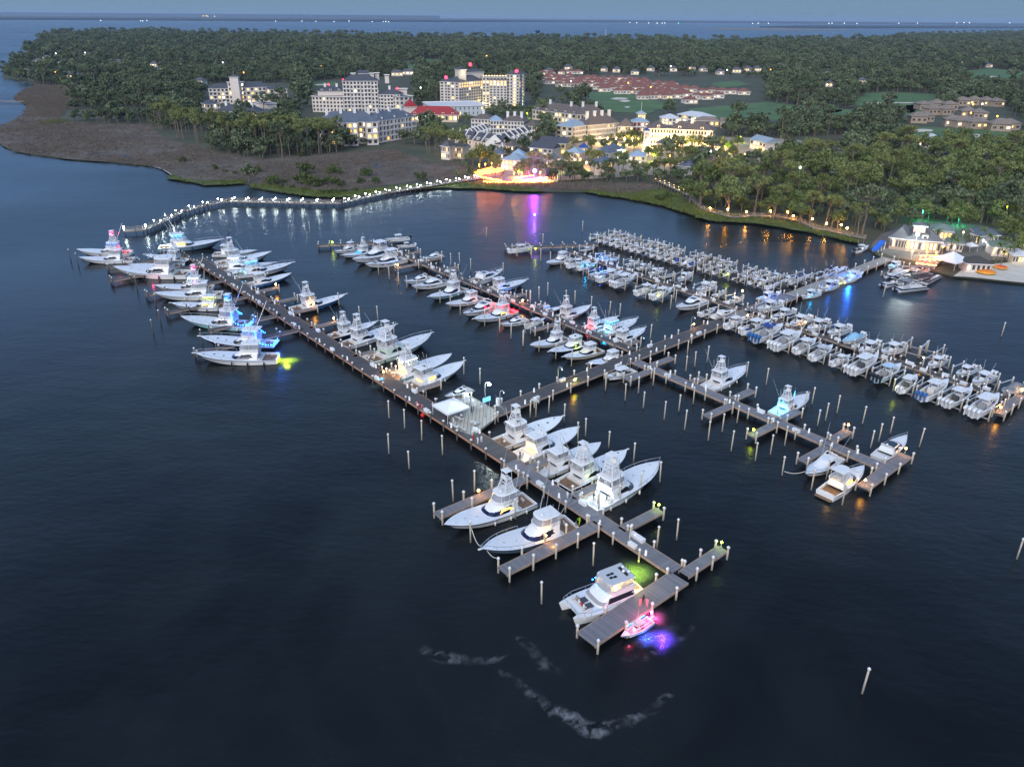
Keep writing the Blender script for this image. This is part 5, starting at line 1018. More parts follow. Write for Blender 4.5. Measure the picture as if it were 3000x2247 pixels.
def center_console(label, bow, stern, lift=0, group='center console boats', **o):
    r, L = root_at('center_console_boat', label, 'motorboat', bow, stern, 1.5, .9, group, lift, 5.5); L *= R.uniform(.86, .96); r.rotation_euler.z += R.uniform(-.05, .05); s = L/10.0; B = 2.9*s; hm = HC[o.get('hull', 'white')]
    st = stations(L, B, 1.0*s, 1.65*s, n=12, p=2.7, keel=-.45*s); tc = .80; zso = .42*s
    mb, ck = hull_mesh(st, tc, zso, .24*s, True, .02); mb.build('hull', [hm, gel if o.get('hull') in (None, 'white') else boot, gel, gelg], r)
    dm, q0 = deck_strip(st, ck[-1]['t'], .08); b0 = q0['b']-.05; dm.add([(q0['x'], -b0, q0['z']), (q0['x'], b0, q0['z']), (q0['x'], b0, zso), (q0['x'], -b0, zso)], [(0, 1, 2, 3)]); dm.build('foredeck', geld, r)
    sole(ck, zso, .24*s).build('cockpit_sole', seatd if o.get('sole') == 'dark' else nonskid[int(L*37) % 3], r)
    if o.get('cover'):
        cm = HCANV[o['cover']]; k = MB(); vs = []
        for q in st:
            h = (1.55*s*math.exp(-((q['t']-.42)/.22)**2)+.12*s); b = max(.05, q['b']+.04); vs += [(q['x'], -b, q['z']-.12*s), (q['x'], -b*.55, q['z']+h*.75), (q['x'], 0, q['z']+h), (q['x'], b*.55, q['z']+h*.75), (q['x'], b, q['z']-.12*s)]
        f = []
        for i in range(len(st)-1): f += [(5*i+j, 5*i+j+5, 5*i+j+6, 5*i+j+1) for j in range(4)]
        k.add(vs, f, 0, True); q = st[0]; k.add(vs[:5], [(0, 1, 2, 3, 4)]); k.build('canvas_cover', cm, r)
    else:
        cx = -.02*L; k = MB(); k.box((cx, 0, zso), (1.7*s, 1.15*s, 1.15*s), 0, 0, .72, .85); k.build('console', gel, r)
        k = MB(); k.add([(cx+.62*s, -.5*s, zso+1.1*s), (cx+.62*s, .5*s, zso+1.1*s), (cx+.38*s, .44*s, zso+1.75*s), (cx+.38*s, -.44*s, zso+1.75*s)], [(0, 1, 2, 3)]); k.add([(cx+.62*s, sd*.5*s, zso+1.1*s) for sd in (1, 1)]+[(cx-.2*s, .5*s, zso+1.15*s), (cx+.38*s, .44*s, zso+1.75*s)], [(1, 2, 3)]); k.build('windshield', glass, r)
        k = MB(); k.box((cx-1.35*s, 0, zso), (.75*s, 1.2*s, .75*s)); k.box((cx-1.6*s, 0, zso+.7*s), (.2*s, 1.2*s, .5*s)); k.box((cx-1.25*s, 0, zso+.75*s), (.6*s, 1.2*s, .14*s)); k.build('leaning_post', seatd if o.get('sole') == 'dark' else seats[int(L*53) % 3], r)
        k = MB(); k.box((.27*L, 0, zso), (1.5*s, 1.05*s, .45*s), 0, 0, .95, .8); k.box((-L/2+.5*s, 0, zso), (.5*s, B*.6, .45*s)); k.build('bow_seat', seats[int(L*71) % 3], r)
        ttop = o.get('ttop', 'white')
        if ttop:
            zt = zso+2.1*s; tl, tw = o.get('tl', 2.7)*s, 1.05*s; g = outl(cx-.6*tl, cx+.42*tl, tw, .5*s); tm = {'white': gel, 'navy': canvb, 'black': canvk, 'grey': gelg, 'pale': HC['pale'], 'blue': canvb}[ttop]
            k = MB(); k.stack([ring(g, zt), ring([(x, y*.94) for x, y in g], zt+.12*s)], 0, True, True); tt = k.build('t_top', tm, r); k = MB()
            for x_ in (-.85, .55):
                for sd in (1, -1): k.tube((cx+x_*s, sd*.62*s, zso+.3*s), (cx+x_*.95*s, sd*.85*s, zt), .045*s)
            k.build('t_top_frame', alu, r); k = MB(); k.ball((cx, 0, zt+.26*s), .2*s, 0, 8, 4, .7); k.build('radar', gel, tt)
            for sd in (1, -1): k = MB(); k.tube((cx-.8*s, sd*.8*s, zt), (cx-1.6*s, sd*1.2*s, zt+R.uniform(1.5, 3.4)*s), .028*s, 0, 3); k.build('antenna', alu, r)
            if o.get('encl'): k = MB(); k.band(ring([(x, y*.82) for x, y in g], zso+.9*s), ring(g, zt), 2, 11); k.build('clear_enclosure', vinyl if o['encl'] == 1 else canvb, r)
        if 'cock' in o: k = MB(); sole(ck[1:-1], zso+.012, .5*s).build('deck_mat', HCANV[o['cock']], r)
    outboards(r, o.get('n', 2), -L/2-.02, .85*s, {'white': obw, 'black': obb, 'blue': obl}[o.get('ob', 'white')], s*1.05)
    if 'ck' in o: glow('cockpit_light', r, (-.1*L, 0, zso+1.9*s), LEDC[o['ck']], o.get('cke', 500)*s*s, .3); k = MB(); [k.box((-.05*L, sd*(B/2-.3*s), zso+.55*s), (.55*L, .06, .06)) for sd in (1, -1)]; k.build('light_strip', led(o['ck'], 10), r)
    if 'uw' in o: uwlight(r, o['uw'], -L/2-1.2*s, o.get('uwe', 120)*s)
    return r, L, B
def boat_lift(root, L, B, lab, zlow=0):
    """four pilings and two cradle beams round a lifted boat"""
    r = thing('boat_lift', lab, 'boat lift', (root.location.x, root.location.y, 0), root.rotation_euler.z, 'boat lifts'); w = B/2+.75
    for x in (-.30*L, .26*L):
        for sd in (1, -1):
            o = put('piling', PILE, r, (x, sd*w, -.4)); o.scale = (1, 1, (3.6+R.uniform(0, .5))/2.9); c = put('cap', CAPF, o, (0, 0, 2.9)); c.scale = (1, 1, 1/o.scale.z)
        k = MB(); k.box((x, 0, root.location.z-.72), (.22, 2*w-.2, .3)); k.build('cradle_beam', greym, r)
    k = MB()
    for sd in (1, -1): k.box((-.02*L, sd*(w-.02), 2.95), (.66*L, .16, .22))
    k.build('top_beam', gelg, r); return r
def pontoon(label, bow, stern, col='grey'):
    r, L = root_at('pontoon_boat', label, 'pontoon boat', bow, stern, 1.0, 1.0, 'rental pontoon boats', 0, 5); s = L/7.5; B = 2.5*s; k = MB()
    for sd in (1, -1): k.tube((-L/2, sd*B*.34, .12), (L/2-.5*s, sd*B*.34, .12), .32*s, 0, 10); k.tube((L/2-.5*s, sd*B*.34, .12), (L/2+.1*s, sd*B*.34, .3), .32*s, 0, 10, .05)
    k.build('pontoon', greym, r); k = MB(); k.box((0, 0, .45), (L*.94, B, .12)); k.build('deck', gelg, r); k = MB(); z0 = .57
    for (x0, y0, x1, y1) in ((-.42*L, -.48*B, .44*L, -.48*B), (-.42*L, .48*B, .44*L, .48*B), (.44*L, -.48*B, .44*L, .48*B), (-.42*L, -.48*B, -.42*L, .48*B)):
        for h in (.3, .65): k.tube((x0, y0, z0+h), (x1, y1, z0+h), .035, 0, 4)
        k.box(((x0+x1)/2, (y0+y1)/2, z0+.12), (abs(x1-x0)+.03, abs(y1-y0)+.03, .42))
    k.build('rail_fence', gelg if col == 'grey' else blackp, r); k = MB(); k.box((.25*L, .3*B, z0), (.34*L, .32*B, .42)); k.box((.25*L, -.3*B, z0), (.34*L, .32*B, .42)); k.box((-.3*L, .28*B, z0), (.2*L, .3*B, .42)); k.box((-.08*L, -.28*B, z0), (.6, .5, .9)); k.build('bench_seat', seat, r)
    if col in ('grey', 'black'):
        k = MB(); k.box((-.14*L, 0, z0+1.75), (.36*L, B*.9, .08), 0, 0, .95, .9); [k.tube((-.14*L+dx, sd*B*.46, z0+.6), (-.14*L+dx*.8, sd*B*.42, z0+1.75), .025, 0, 4) for dx in (-.15*L, .15*L) for sd in (1, -1)]; k.build('bimini', canvk if col == 'black' else canvg, r)
    outboards(r, 1, -L/2, .55, obb, .8); return r
# ---------------------------------------------------------------- the fleet, read off the photograph
def SF(lab, z, b, s, **o): return sportfish(lab, (z, *b), (z, *s), **o)
def EX(lab, z, b, s, **o): return express(lab, (z, *b), (z, *s), **o)
def CC(lab, z, b, s, **o): return center_console(lab, (z, *b), (z, *s), **o)
W = 'left row of the main pier'
SF('white boat with pink-lit tower and red glow, farthest, '+W, 'E', (218, 385), (690, 410), tower=1, tlit='pink', fb='blue', ck='red', cke=900)
SF('white towerless boat with tan sides, second from far end, '+W, 'E', (238, 452), (715, 468), rig=False)
SF('partly hidden pale sportfishing boat, third from far end, '+W, 'E', (660, 515), (1150, 520), tower=0, rig=False)
SF('dark-hulled sportfishing boat tied behind the third boat, '+W, 'E', (805, 425), (1185, 480), hull='black', tower=1, white_sole=1)
SF('large white sportfishing boat with one red flag light, '+W, 'E', (540, 555), (1195, 600), tlit='pink', tower=0, rig=False, win=0, hl=('pink', 1, 120))
SF('white boat with pink tower top and bright flybridge, '+W, 'E', (888, 692), (1400, 712), tower=1, tlit='pink', fb='white')
SF('white boat with plain long foredeck below the pink-topped one, '+W, 'E', (885, 765), (1480, 770), tower=0, rig=False)
SF('towerless white sportfishing boat with yellow-lit windows, '+W, 'E', (1030, 842), (1530, 872), win=1, tower=0, rig=False, fb='yellow')
SF('pale teal sportfishing boat with blue-lit tower and bow rail, '+W, 'E', (1120, 972), (1735, 1040), hull='teal', rail=1, tower=1, tlit='blue', flags=('blue', 15))
SF('navy-hulled sportfishing boat with blue lit bunting at its stern, '+W, 'E', (1285, 1145), (1950, 1208), hull='navy', rail=1, tower=0, flags=('blue', 15), fb='blue')
SF('cream-white boat over a yellow underwater glow, nearest in the '+W, 'E', (1240, 1290), (1960, 1318), rail=1, tower=0, uw='yellow', uwe=380, blueglass=1, rig=False)
EE = 'right row of the main pier'
SF('long steel-blue sportfishing boat with cyan-lit flybridge, farthest in the '+EE, 'E', (1482, 312), (930, 372), hull='steel', fb='cyan', ck='white', cke=1300, win=1, rail=1)
SF('small white sportfishing boat behind a taller tower boat, '+EE, 'E', (1780, 385), (1400, 420), rig=False)
SF('white sportfishing boat with dark tower, third from far end, '+EE, 'E', (1905, 408), (1420, 510), tower=1)
SF('low white sportfishing boat half hidden, fourth from far end, '+EE, 'E', (1932, 502), (1440, 550), rig=False, fb='white')
SF('pale sportfishing boat with cyan-lit hardtop and bow rail, '+EE, 'E', (2092, 505), (1570, 605), fb='cyan', ck='cyan', rail=1, hull='white')
SF('bright blue sportfishing boat with tapered white cabin, '+EE, 'E', (2076, 582), (1675, 695), hull='blue', rig=False)
SF('blue-hulled tower sportfishing boat alone with an amber lamp, '+EE, 'F', (482, 770), (10, 905), hull='blue', tower=1, rig=True)
SF('dark-hulled tower sportfishing boat, lower '+EE, 'F', (752, 992), (345, 1135), hull='navy', tower=1)
SF('white tower sportfishing boat with dark teak window band, '+EE, 'F', (915, 1032), (450, 1215), tower=1, rail=1)
SF('seafoam tower sportfishing boat with tall bow rail, '+EE, 'F', (1222, 1118), (670, 1345), hull='green', tower=1, rail=1)
SF('teal sportfishing boat with glowing hardtop and cyan stern, '+EE, 'F', (1398, 1288), (845, 1500), hull='teal', tower=1, ck='warm', fb='white', uw='cyan', uwe=35)
SF('white sportfishing boat with lit side window, nearest in the '+EE, 'F', (1502, 1350), (995, 1580), win=1, tower=0)
EX('small cream pilothouse boat moored above the white tent', 'F', (1335, 1632), (1560, 1585), hull='cream')
# second dock
SD = 'second dock'
EX('white cruiser with small cabin, left of the yellow-lit tower boat, '+SD, 'F', (375, 398), (590, 375), fly=1)
SF('white tower sportfishing boat with cyan windshield, far end of '+SD, 'F', (438, 422), (715, 395), tower=1, mask='cyan')
CC('white center console with black outboard, farthest on the '+SD+' right side', 'F', (808, 298), (1035, 285), ob='black', lift=.6)
CC('white center console with round white outboards, second on '+SD+' right side', 'F', (905, 350), (1085, 340), lift=.8)
EX('plain white motor yacht with bow rail beside the blue-lit yacht, '+SD, 'F', (535, 492), (890, 420), fly=1)
EX('white motor yacht dotted with blue lights, '+SD, 'F', (645, 528), (985, 475), fly=1, strip='blue', darkpad=1, pad=1)
EX('small open express boat with dark hull band, right side of '+SD, 'F', (1138, 452), (1310, 435), rub=blackp)
EX('white hardtop cruiser with round dark windows, left side of '+SD, 'F', (985, 657), (1225, 630), pad=0)
EX('white cruiser with black bimini, left side of '+SD, 'F', (1045, 708), (1365, 665), biminic='black')
SF('pale teal tower boat with raised outriggers, left side of '+SD, 'F', (1195, 788), (1500, 715), hull='teal', tower=1)
EX('white hardtop cruiser with tan windscreen, right side of '+SD, 'F', (1842, 562), (1565, 680), roof='x', darkpad=1)
SF('white towerless sportfishing boat with pinkish cabin side, '+SD, 'F', (1342, 842), (1660, 795), rig=False, tower=0)
SF('white boat with boxy tower and blue-lit bow, right side of '+SD, 'F', (2052, 635), (1690, 735), hull='pale', rail=1, rig=False, hl=('blue', -1, 200))
EX('sleek white cruiser with black sunpads and red glow, '+SD, 'F', (1492, 948), (1775, 865), darkpad=1, pad=1, ck='red', rub=blackp)
SF('white sportfishing boat with red-lit flybridge and red stern, '+SD, 'F', (1582, 978), (1935, 910), fb='red', ck='red', cke=900, flags=('red', 4), tower=1, win=1)
EX('white power catamaran with dark wraparound windows, '+SD, 'F', (1812, 1022), (2045, 990), pad=0)
CC('white twin-engine boat on a low lift below the catamaran, '+SD, 'G', (445, 968), (265, 1045), lift=1.0, tl=3.5)
SF('white walkaround with blue-lit wheelhouse, right side of '+SD, 'G', (592, 842), (380, 915), fb='blue', rig=False, white_sole=1)
SF('grey-white tower sportfishing boat beside the blue wheelhouse, '+SD, 'G', (828, 852), (520, 980), tower=1)
SF('pale blue-decked tower boat with long outriggers, lower left of '+SD, 'G', (302, 1192), (625, 1140), tower=1, hull='white')
SF('navy sportfishing boat, second from the left in the lower row, '+SD, 'G', (465, 1252), (785, 1180), hull='navy', rig=False)
SF('cream sportfishing boat with yellow-lit hull side, '+SD, 'G', (587, 1292), (915, 1240), hull='cream', rig=False, hl=('yellow', -1, 160))
SF('navy-hulled sportfishing boat beside the pier junction, '+SD, 'G', (797, 1347), (1105, 1300), hull='navy', rig=False)
SF('white tower boat with red-lit cockpit, '+SD, 'G', (1062, 945), (760, 1070), ck='red', cke=1300, tower=1, topcol='white')
SF('sportfishing boat drenched in cyan light with bow rail, '+SD, 'G', (1232, 968), (900, 1115), fb='cyan', ck='cyan', rail=1, cke=900)
SF('white sportfishing boat with clear enclosure and bow rail, '+SD, 'G', (1302, 1042), (1010, 1190), rail=1, rig=False, tower=0)
CC('large grey center console with dark cushions and hardtop by the cross pier', 'G', (933, 1498), (1215, 1420), n=3, ob='black', hull='grey', sole='dark', tl=3.4)
# near sportfishing boats
SF('big white sportfishing boat, bow left, with dark blue windshield and lit windows', 'I', (492, 1072), (1110, 880), tower=1, blueglass=1, win=1, rub=blackp)
SF('big steel-blue sportfishing boat with bow rail, nearest the camera', 'I', (762, 1247), (1415, 1050), hull='steel', rail=1, blueglass=1, rub=blackp, hl=('amber', 1, 90))
NR = 'near row right of main pier'
SF('white tower boat nearest the tent, '+NR, 'I', (1348, 290), (860, 495), tower=1, rub=blackp)
SF('sportfishing boat with yellow-lit cockpit, '+NR, 'I', (1468, 362), (1015, 590), ck='warm', cke=360, white_sole=1, rig=False)
SF('white sportfishing boat in the middle of the '+NR, 'I', (1622, 472), (1170, 695), hull='white', white_sole=1)
SF('dark-hulled sportfishing boat with mahogany cockpit, '+NR, 'I', (1808, 532), (1340, 795), hull='navy', tower=1, hl=('yellow', -1, 160))
SF('white boat with brightly lit cockpit and long bow rail, '+NR, 'I', (2042, 622), (1525, 935), rail=1, tower=1, ck='white', cke=520, white_sole=1, rub=blackp)
# slim right-hand pier
SF('white tower sportfishing boat with navy transom on the slim pier', 'H', (412, 1032), (158, 1182), tower=1, rail=1, white_sole=1)
SF('white tower boat with glowing cyan cockpit on the slim pier', 'H', (820, 1205), (595, 1350), tower=1, rail=1, ck='cyan', cke=2600, white_sole=1)
EX('pale express fishing boat with outriggers, bow towards the camera', 'P', (325, 1290), (600, 1150), rig=1, house='white', glass=geld, pad=0)
EX('white flybridge yacht with amber-lit enclosure, stern towards the camera', 'P', (832, 1222), (490, 1480), fly=1, win=1, ck='warm', cke=90)
EX('white express cruiser with glossy black roof at the T-end', 'P', (1200, 952), (950, 1165), roof='black', hull='grey')
# third dock lifts and slips
TD = 'third dock'
def lifted(lab, z, b, s, lz=1.25, **o):
    r, L, B = CC(lab, z, b, s, lift=lz, **o)
    t = r['label']; boat_lift(r, L, B, ('boat lift under the '+t)[:200] if len(t.split()) < 12 else 'lift under the '+' '.join(t.split()[:13]))
lifted('white walkaround on the lone lift, farthest tip of third dock', 'G', (345, 358), (120, 398), lz=1.0, n=2)
SF('small white sportfishing boat near the tip of the '+TD, 'G', (445, 488), (640, 448), rig=False)
cs = [('small white center console end-on', (690, 455), (605, 490), {}), ('white twin-engine boat', (835, 472), (620, 528), {}), ('cyan-lit center console', (888, 492), (725, 548), dict(ck='cyan', cke=700)),
      ('white boat with blue-washed bow', (802, 612), (985, 570), dict(ck='blue', cke=1500, ttop='navy')), ('triple-engine white boat', (1112, 572), (900, 650), dict(n=3, tl=3.4)), ('four-engine white boat', (1242, 602), (1012, 692), dict(n=4, tl=3.2)),
      ('white cabin boat with white engines', (1422, 688), (1205, 762), dict(n=2, encl=1)), ('pale white triple-engine boat', (1552, 712), (1350, 800), dict(n=3))]
for i, (l, b, s, o) in enumerate(cs): lifted('%s, %s along the %s left side' % (l, nth(i+1), TD), 'G', b, s, **o)
cs = [('black-hulled center console', (725, 392), (850, 375), dict(hull='black')), ('blue-lit boat with navy top', (1010, 432), (860, 470), dict(ck='blue', cke=2200, ttop='navy')), ('dark-topped boat in blue light', (1085, 448), (940, 480), dict(ttop='black', ck='blue', cke=800)),
      ('white center console', (1110, 515), (1235, 490), dict(hull='pale')), ('seafoam center console', (1200, 550), (1340, 522), dict(hull='green')), ('plain white center console', (1310, 600), (1438, 560), {}), ('black open boat', (1400, 622), (1542, 605), dict(hull='black', ttop='black')),
      ('white boat over a yellow lamp', (1565, 645), (1690, 600), dict(uw='yellow', uwe=7)), ('white hardtop boat', (1732, 748), (1885, 685), dict(encl=1)), ('low grey bay boat', (1868, 778), (1972, 748), dict(hull='grey', ttop=None)), ('small white boat by the bright lamp', (2000, 828), (2130, 805), {})]
for i, (l, b, s, o) in enumerate(cs): lifted('%s, %s along the %s right side' % (l, nth(i+1), TD), 'G', b, s, lz=.9, **o)
EX('white open sportfisher with low cabin at the landward end of '+TD, 'G', (1560, 892), (1800, 830))
lifted('white boat with big white outboards beside the cross pier, '+TD, 'G', (1925, 872), (1768, 945), lz=.7, ttop=None, n=3)
EX('white cuddy cruiser lit amber at its side by the cross pier', 'G', (2092, 888), (1882, 965), win=0)
# right-hand lift dock
RD = 'right-hand lift dock'
cs = [('white cabin-top boat', (415, 722), (275, 785), dict(encl=1)), ('white boat with blue covers', (572, 748), (385, 820), dict(cock='blue', n=2)), ('navy-topped boat with four blue engines', (652, 778), (465, 872), dict(ttop='navy', n=4, ob='blue', hull='white')), ('white four-engine boat', (782, 825), (583, 920), dict(n=4, tl=3.2)),
      ('white twin-engine boat with bare deck', (872, 862), (728, 945), dict(n=2)), ('grey-topped white boat', (978, 905), (833, 990), dict(ttop='grey')), ('small white open boat', (1090, 962), (968, 1025), dict()), ('large white triple-engine boat', (1278, 972), (1080, 1080), dict(n=4, tl=3.4, encl=1)), ('pale blue boat with black engines', (1428, 1032), (1238, 1125), dict(ttop='pale', n=4, ob='black', hull='pale')),
      ('white twin-engine boat above a yellow lamp', (1528, 1098), (1398, 1195), dict(n=2, tl=3.3)), ('white boat with three blue engines', (1722, 1132), (1543, 1250), dict(n=3, ob='blue')), ('boat with four white engines and amber console', (1882, 1182), (1698, 1290), dict(n=4)), ('biggest white boat with rows of seats', (2062, 1228), (1860, 1350), dict(n=4, tl=3.6))]
for i, (l, b, s, o) in enumerate(cs): lifted('%s, %s along the near side, %s' % (l, nth(i+1), RD), 'H', b, s, lz=1.1, **o)
cs = [('white center console', (475, 685), (632, 640), {}), ('black-hulled boat', (573, 728), (722, 688), dict(hull='navy')), ('white boat with amber lamp below', (690, 775), (818, 730), {}), ('white boat with short top', (795, 810), (938, 762), {}), ('white boat with tall antenna', (925, 838), (1078, 790), {}),
      ('pale blue canvas-covered boat', (1020, 888), (1172, 845), dict(cover='pale')), ('dark-cushioned white runabout', (1130, 955), (1272, 898), dict(sole='dark')), ('white center console in glitter', (1272, 960), (1437, 912), {}), ('white hardtop boat past the empty lifts', (1578, 1042), (1702, 995), {}), ('little white skiff-like boat', (1762, 1095), (1892, 1052), {}), ('white boat with navy bow cushions', (1868, 1155), (2012, 1098), dict(cock='blue')), ('grey canvas-covered boat', (2062, 1205), (2215, 1165), dict(cover='grey'))]
for i, (l, b, s, o) in enumerate(cs): lifted('%s, %s along the far side, %s' % (l, nth(i+1), RD), 'H', b, s, lz=1.0, **o)
# empty lifts
for i, (x, y) in enumerate(((1500, 960), (1600, 985))):
    p = P('H', x, y, 0); e = put('x', None, None, (p.x, p.y, 1.3), math.atan2((P('H', 1437, 912)-P('H', 1272, 960)).y, (P('H', 1437, 912)-P('H', 1272, 960)).x)+.25)
    boat_lift(e, 9.5, 3.0, 'empty boat lift, %s of two on the right-hand lift dock far side' % nth(i+1)); bpy.data.objects.remove(e)
# fuel-dock boats
CC('blue-washed white boat at the junction of docks', 'H', (462, 618), (620, 585), ck='blue', cke=900)
CC('white boat with blue-lit edges, left of two along the landward pier', 'H', (763, 595), (880, 565), ck='cyan', cke=260)
CC('white boat with blue stern glow, right of two along the landward pier', 'H', (880, 552), (1002, 510), ck='blue', cke=380)
CC('electric blue-lit boat with yellow-green glow under its stern', 'H', (1172, 440), (1030, 495), ck='blue', cke=3000, hull='white', uw='yellow')
lifted('dark boat with navy bimini, left of the fuel dock', 'H', (790, 462), (690, 500), lz=.8, ttop='blue', hull='grey')
lifted('second dark boat with navy bimini behind the fuel dock', 'H', (830, 445), (735, 478), lz=.8, ttop='blue', hull='grey')
for i, (b, s) in enumerate((((900, 425), (805, 462)), ((960, 415), (850, 470)), ((1010, 405), (900, 458)), ((1060, 395), (960, 440)), ((680, 470), (600, 500)))):
    CC('grey rental runabout with black cushions, %s in the cluster behind the landward pier' % nth(i+1), 'H', b, s, sole='dark', hull='grey', ttop=None if i % 2 else 'black', ob='black', n=1, group='rental runabouts')
CC('grey runabout alone beside the blue water slide', 'H', (1210, 262), (1108, 300), sole='dark', hull='grey', ttop='white', ob='black')
CC('blue and white lit boat at the beach bar dock', 'H', (1325, 402), (1402, 378), ck='cyan', cke=200)
# pontoon rentals
for i, (b, s, c) in enumerate((((1060, 950), (700, 985), 'white'), ((1010, 900), (720, 945), 'grey'), ((790, 890), (545, 935), 'white'), ((830, 845), (700, 895), 'white'), ((860, 805), (720, 855), 'white'), ((1180, 810), (990, 905), 'black'), ((1080, 840), (890, 905), 'black'), ((930, 745), (870, 785), 'grey'), ((1000, 755), (890, 790), 'white'), ((820, 745), (640, 850), 'white'))):
    pontoon('%s pontoon boat, %s from the water end of the rental cluster' % ({'white': 'open pale', 'grey': 'grey-topped', 'black': 'black-topped'}[c], nth(i+1)), ('K', *b), ('K', *s), c)
for q in (('K', 560, 830, 830, 715), ('K', 740, 960, 1120, 745)): pier('pier', 'slim floating dock among the pontoon boats, %s one' % ('upper' if q[1] == 560 else 'lower'), 'pier', P('K', q[1], q[2], .6), P('K', q[3], q[4], .6), 1.5, deckw, beamw, 6, zd=.6)
# farthest inner dock: two rows of small boats on lifts
rr = random.Random(5); da, db = D5A, D5B; rz5, L5 = frame_of(da, db); d5 = (db-da).normalized(); n5 = Vector((-d5.y, d5.x, 0))
for side, nb, nm in ((-1, 24, 'near'), (1, 22, 'far')):
    for i in range(nb):
        t = (i+.5+rr.uniform(-.15, .15))/nb; c = da+d5*(L5*t)+n5*side*rr.uniform(4.4, 5.2); LL = rr.uniform(6.3, 8.2); hd = n5 if side < 0 else -n5
        hb, hs_ = c+hd*LL/2, c-hd*LL/2; k = i*2+(side > 0)
        opt = dict(hull=rr.choice(['white']*6+['pale', 'grey', 'navy']), ttop=rr.choice(['white', 'white', 'white', 'grey', None, 'blue', 'black']), n=rr.choice([1, 2, 2]), ob=rr.choice(['white', 'white', 'black']))
        if rr.random() < .28: opt['cover'] = rr.choice(['blue', 'grey', 'black', 'white'])
        a_, b_ = prj((hb.x, hb.y, 1.5+1.3)), prj((hs_.x, hs_.y, .9+1.3)); q = 1/1.35624
        look = (opt['cover']+' covered boat') if 'cover' in opt else '%s small boat%s' % (opt['hull'] if opt['hull'] != 'pale' else 'pale blue', {None: ' without top', 'blue': ' with blue top', 'black': ' with black top'}.get(opt['ttop'], ''))
        if i % 6 == 4 and side > 0: continue
        r, L, B = center_console('%s, %s from the left, farthest dock %s side' % (look, nth(i+1), nm), ('D', a_[0]*q, a_[1]*q), ('D', b_[0]*q, b_[1]*q), lift=1.3, group='boats on the farthest dock', **opt)
        boat_lift(r, L, B, 'boat lift on the farthest dock %s side, %s from the left' % (nm, nth(i+1)))
# ---------------------------------------------------------------- buildings
wallw = mat('stucco_white', (.64, .565, .51), .85, noise=(.3, .3, (.69, .62, .565)))
wallc = mat('stucco_cream', (.56, .48, .36), .85, noise=(.3, .3, (.62, .54, .42)))
wallg = mat('siding_grey', (.40, .40, .41), .8); wallr = mat('siding_red', (.42, .10, .07), .8); wally = mat('siding_yellow', (.55, .45, .22), .8); wallt = mat('siding_tan', (.34, .27, .21), .85); wallh = mat('hotel_wall', (.58, .55, .50), .85); wallb = mat('siding_pale_blue', (.38, .46, .52), .8)
roofk = mat('slate_roof', (.045, .050, .065), .7, noise=(.6, .3, (.075, .08, .10))); roofb = mat('blue_grey_roof', (.075, .095, .13), .6, noise=(.5, .3, (.11, .13, .17))); roofbr = mat('brown_shingle_roof', (.095, .075, .068), .85, noise=(.5, .3, (.14, .115, .105)))
roofr = mat('red_metal_roof', (.30, .02, .02), .5); rooft = mat('terracotta_roof', (.15, .060, .048), .85, noise=(.2, .3, (.22, .09, .072))); rooftan = mat('tan_shingle_roof', (.17, .135, .115), .9, noise=(.3, .3, (.23, .19, .165))); roofw = mat('white_membrane_roof', (.50, .53, .57), .7); roofm = mat('pale_metal_roof', (.32, .40, .48), .45, .3); roofg = mat('dark_grey_roof', (.07, .072, .082), .75, noise=(.5, .3, (.11, .112, .125))); roofgr = mat('green_grey_roof', (.17, .22, .19), .7)
wdark = mat('window_dark', (.055, .055, .062), .12); 
wlit = [mat('window_lit_%d' % i, c, .4, emit=c, es=e, sample=False) for i, (c, e) in enumerate((((1, .66, .25), 1.5), ((1, .78, .42), 1.0), ((1, .50, .12), 1.9), ((1, .85, .55), 2.2)))]
_w = MB(); _w.box((0, 0, -.5), (1, .12, 1)); WM = [_w.mesh('window', wdark)]+[_w.mesh('window', m) for m in wlit]
_s = MB(); 
def roof_mesh(mb, W_, D, z, kind, h, ov=.7, m=0):
    x0, x1, y0, y1 = -ov, W_+ov, -ov, D+ov; 
    mb.box(((x0+x1)/2, (y0+y1)/2, z), (x1-x0, y1-y0, .28), m if kind == 'flat' else 1)
    z += .285; 
    if kind == 'flat':
        for a, b, c, d in ((x0+.15, (y0+y1)/2, .3, y1-y0), (x1-.15, (y0+y1)/2, .3, y1-y0)): mb.box((a, b, z), (c, d, .6), 1)
        for a, b, c, d in (((x0+x1)/2, y0+.15, x1-x0-.62, .3), ((x0+x1)/2, y1-.15, x1-x0-.62, .3)): mb.box((a, b, z), (c, d, .6), 1)
        return
    w, d = x1-x0, y1-y0; k = min(w, d)/2 if kind == 'hip' else 0
    if kind == 'pyr': apex = [((x0+x1)/2, (y0+y1)/2, z+h)]*2
    elif w >= d: apex = [(x0+k, (y0+y1)/2, z+h), (x1-k, (y0+y1)/2, z+h)]
    else: apex = [((x0+x1)/2, y0+k, z+h), ((x0+x1)/2, y1-k, z+h)]
    c = [(x0, y0, z), (x1, y0, z), (x1, y1, z), (x0, y1, z)]; vs = c+list(apex)
    if kind == 'pyr': mb.add(c+[apex[0]], [(0, 1, 4), (1, 2, 4), (2, 3, 4), (3, 0, 4)], m)
    elif w >= d: mb.add(vs, [(0, 1, 5, 4), (2, 3, 4, 5), (1, 2, 5), (3, 0, 4)], m)
    else: mb.add(vs, [(0, 1, 4), (1, 2, 5, 4), (2, 3, 5), (3, 0, 4, 5)], m)
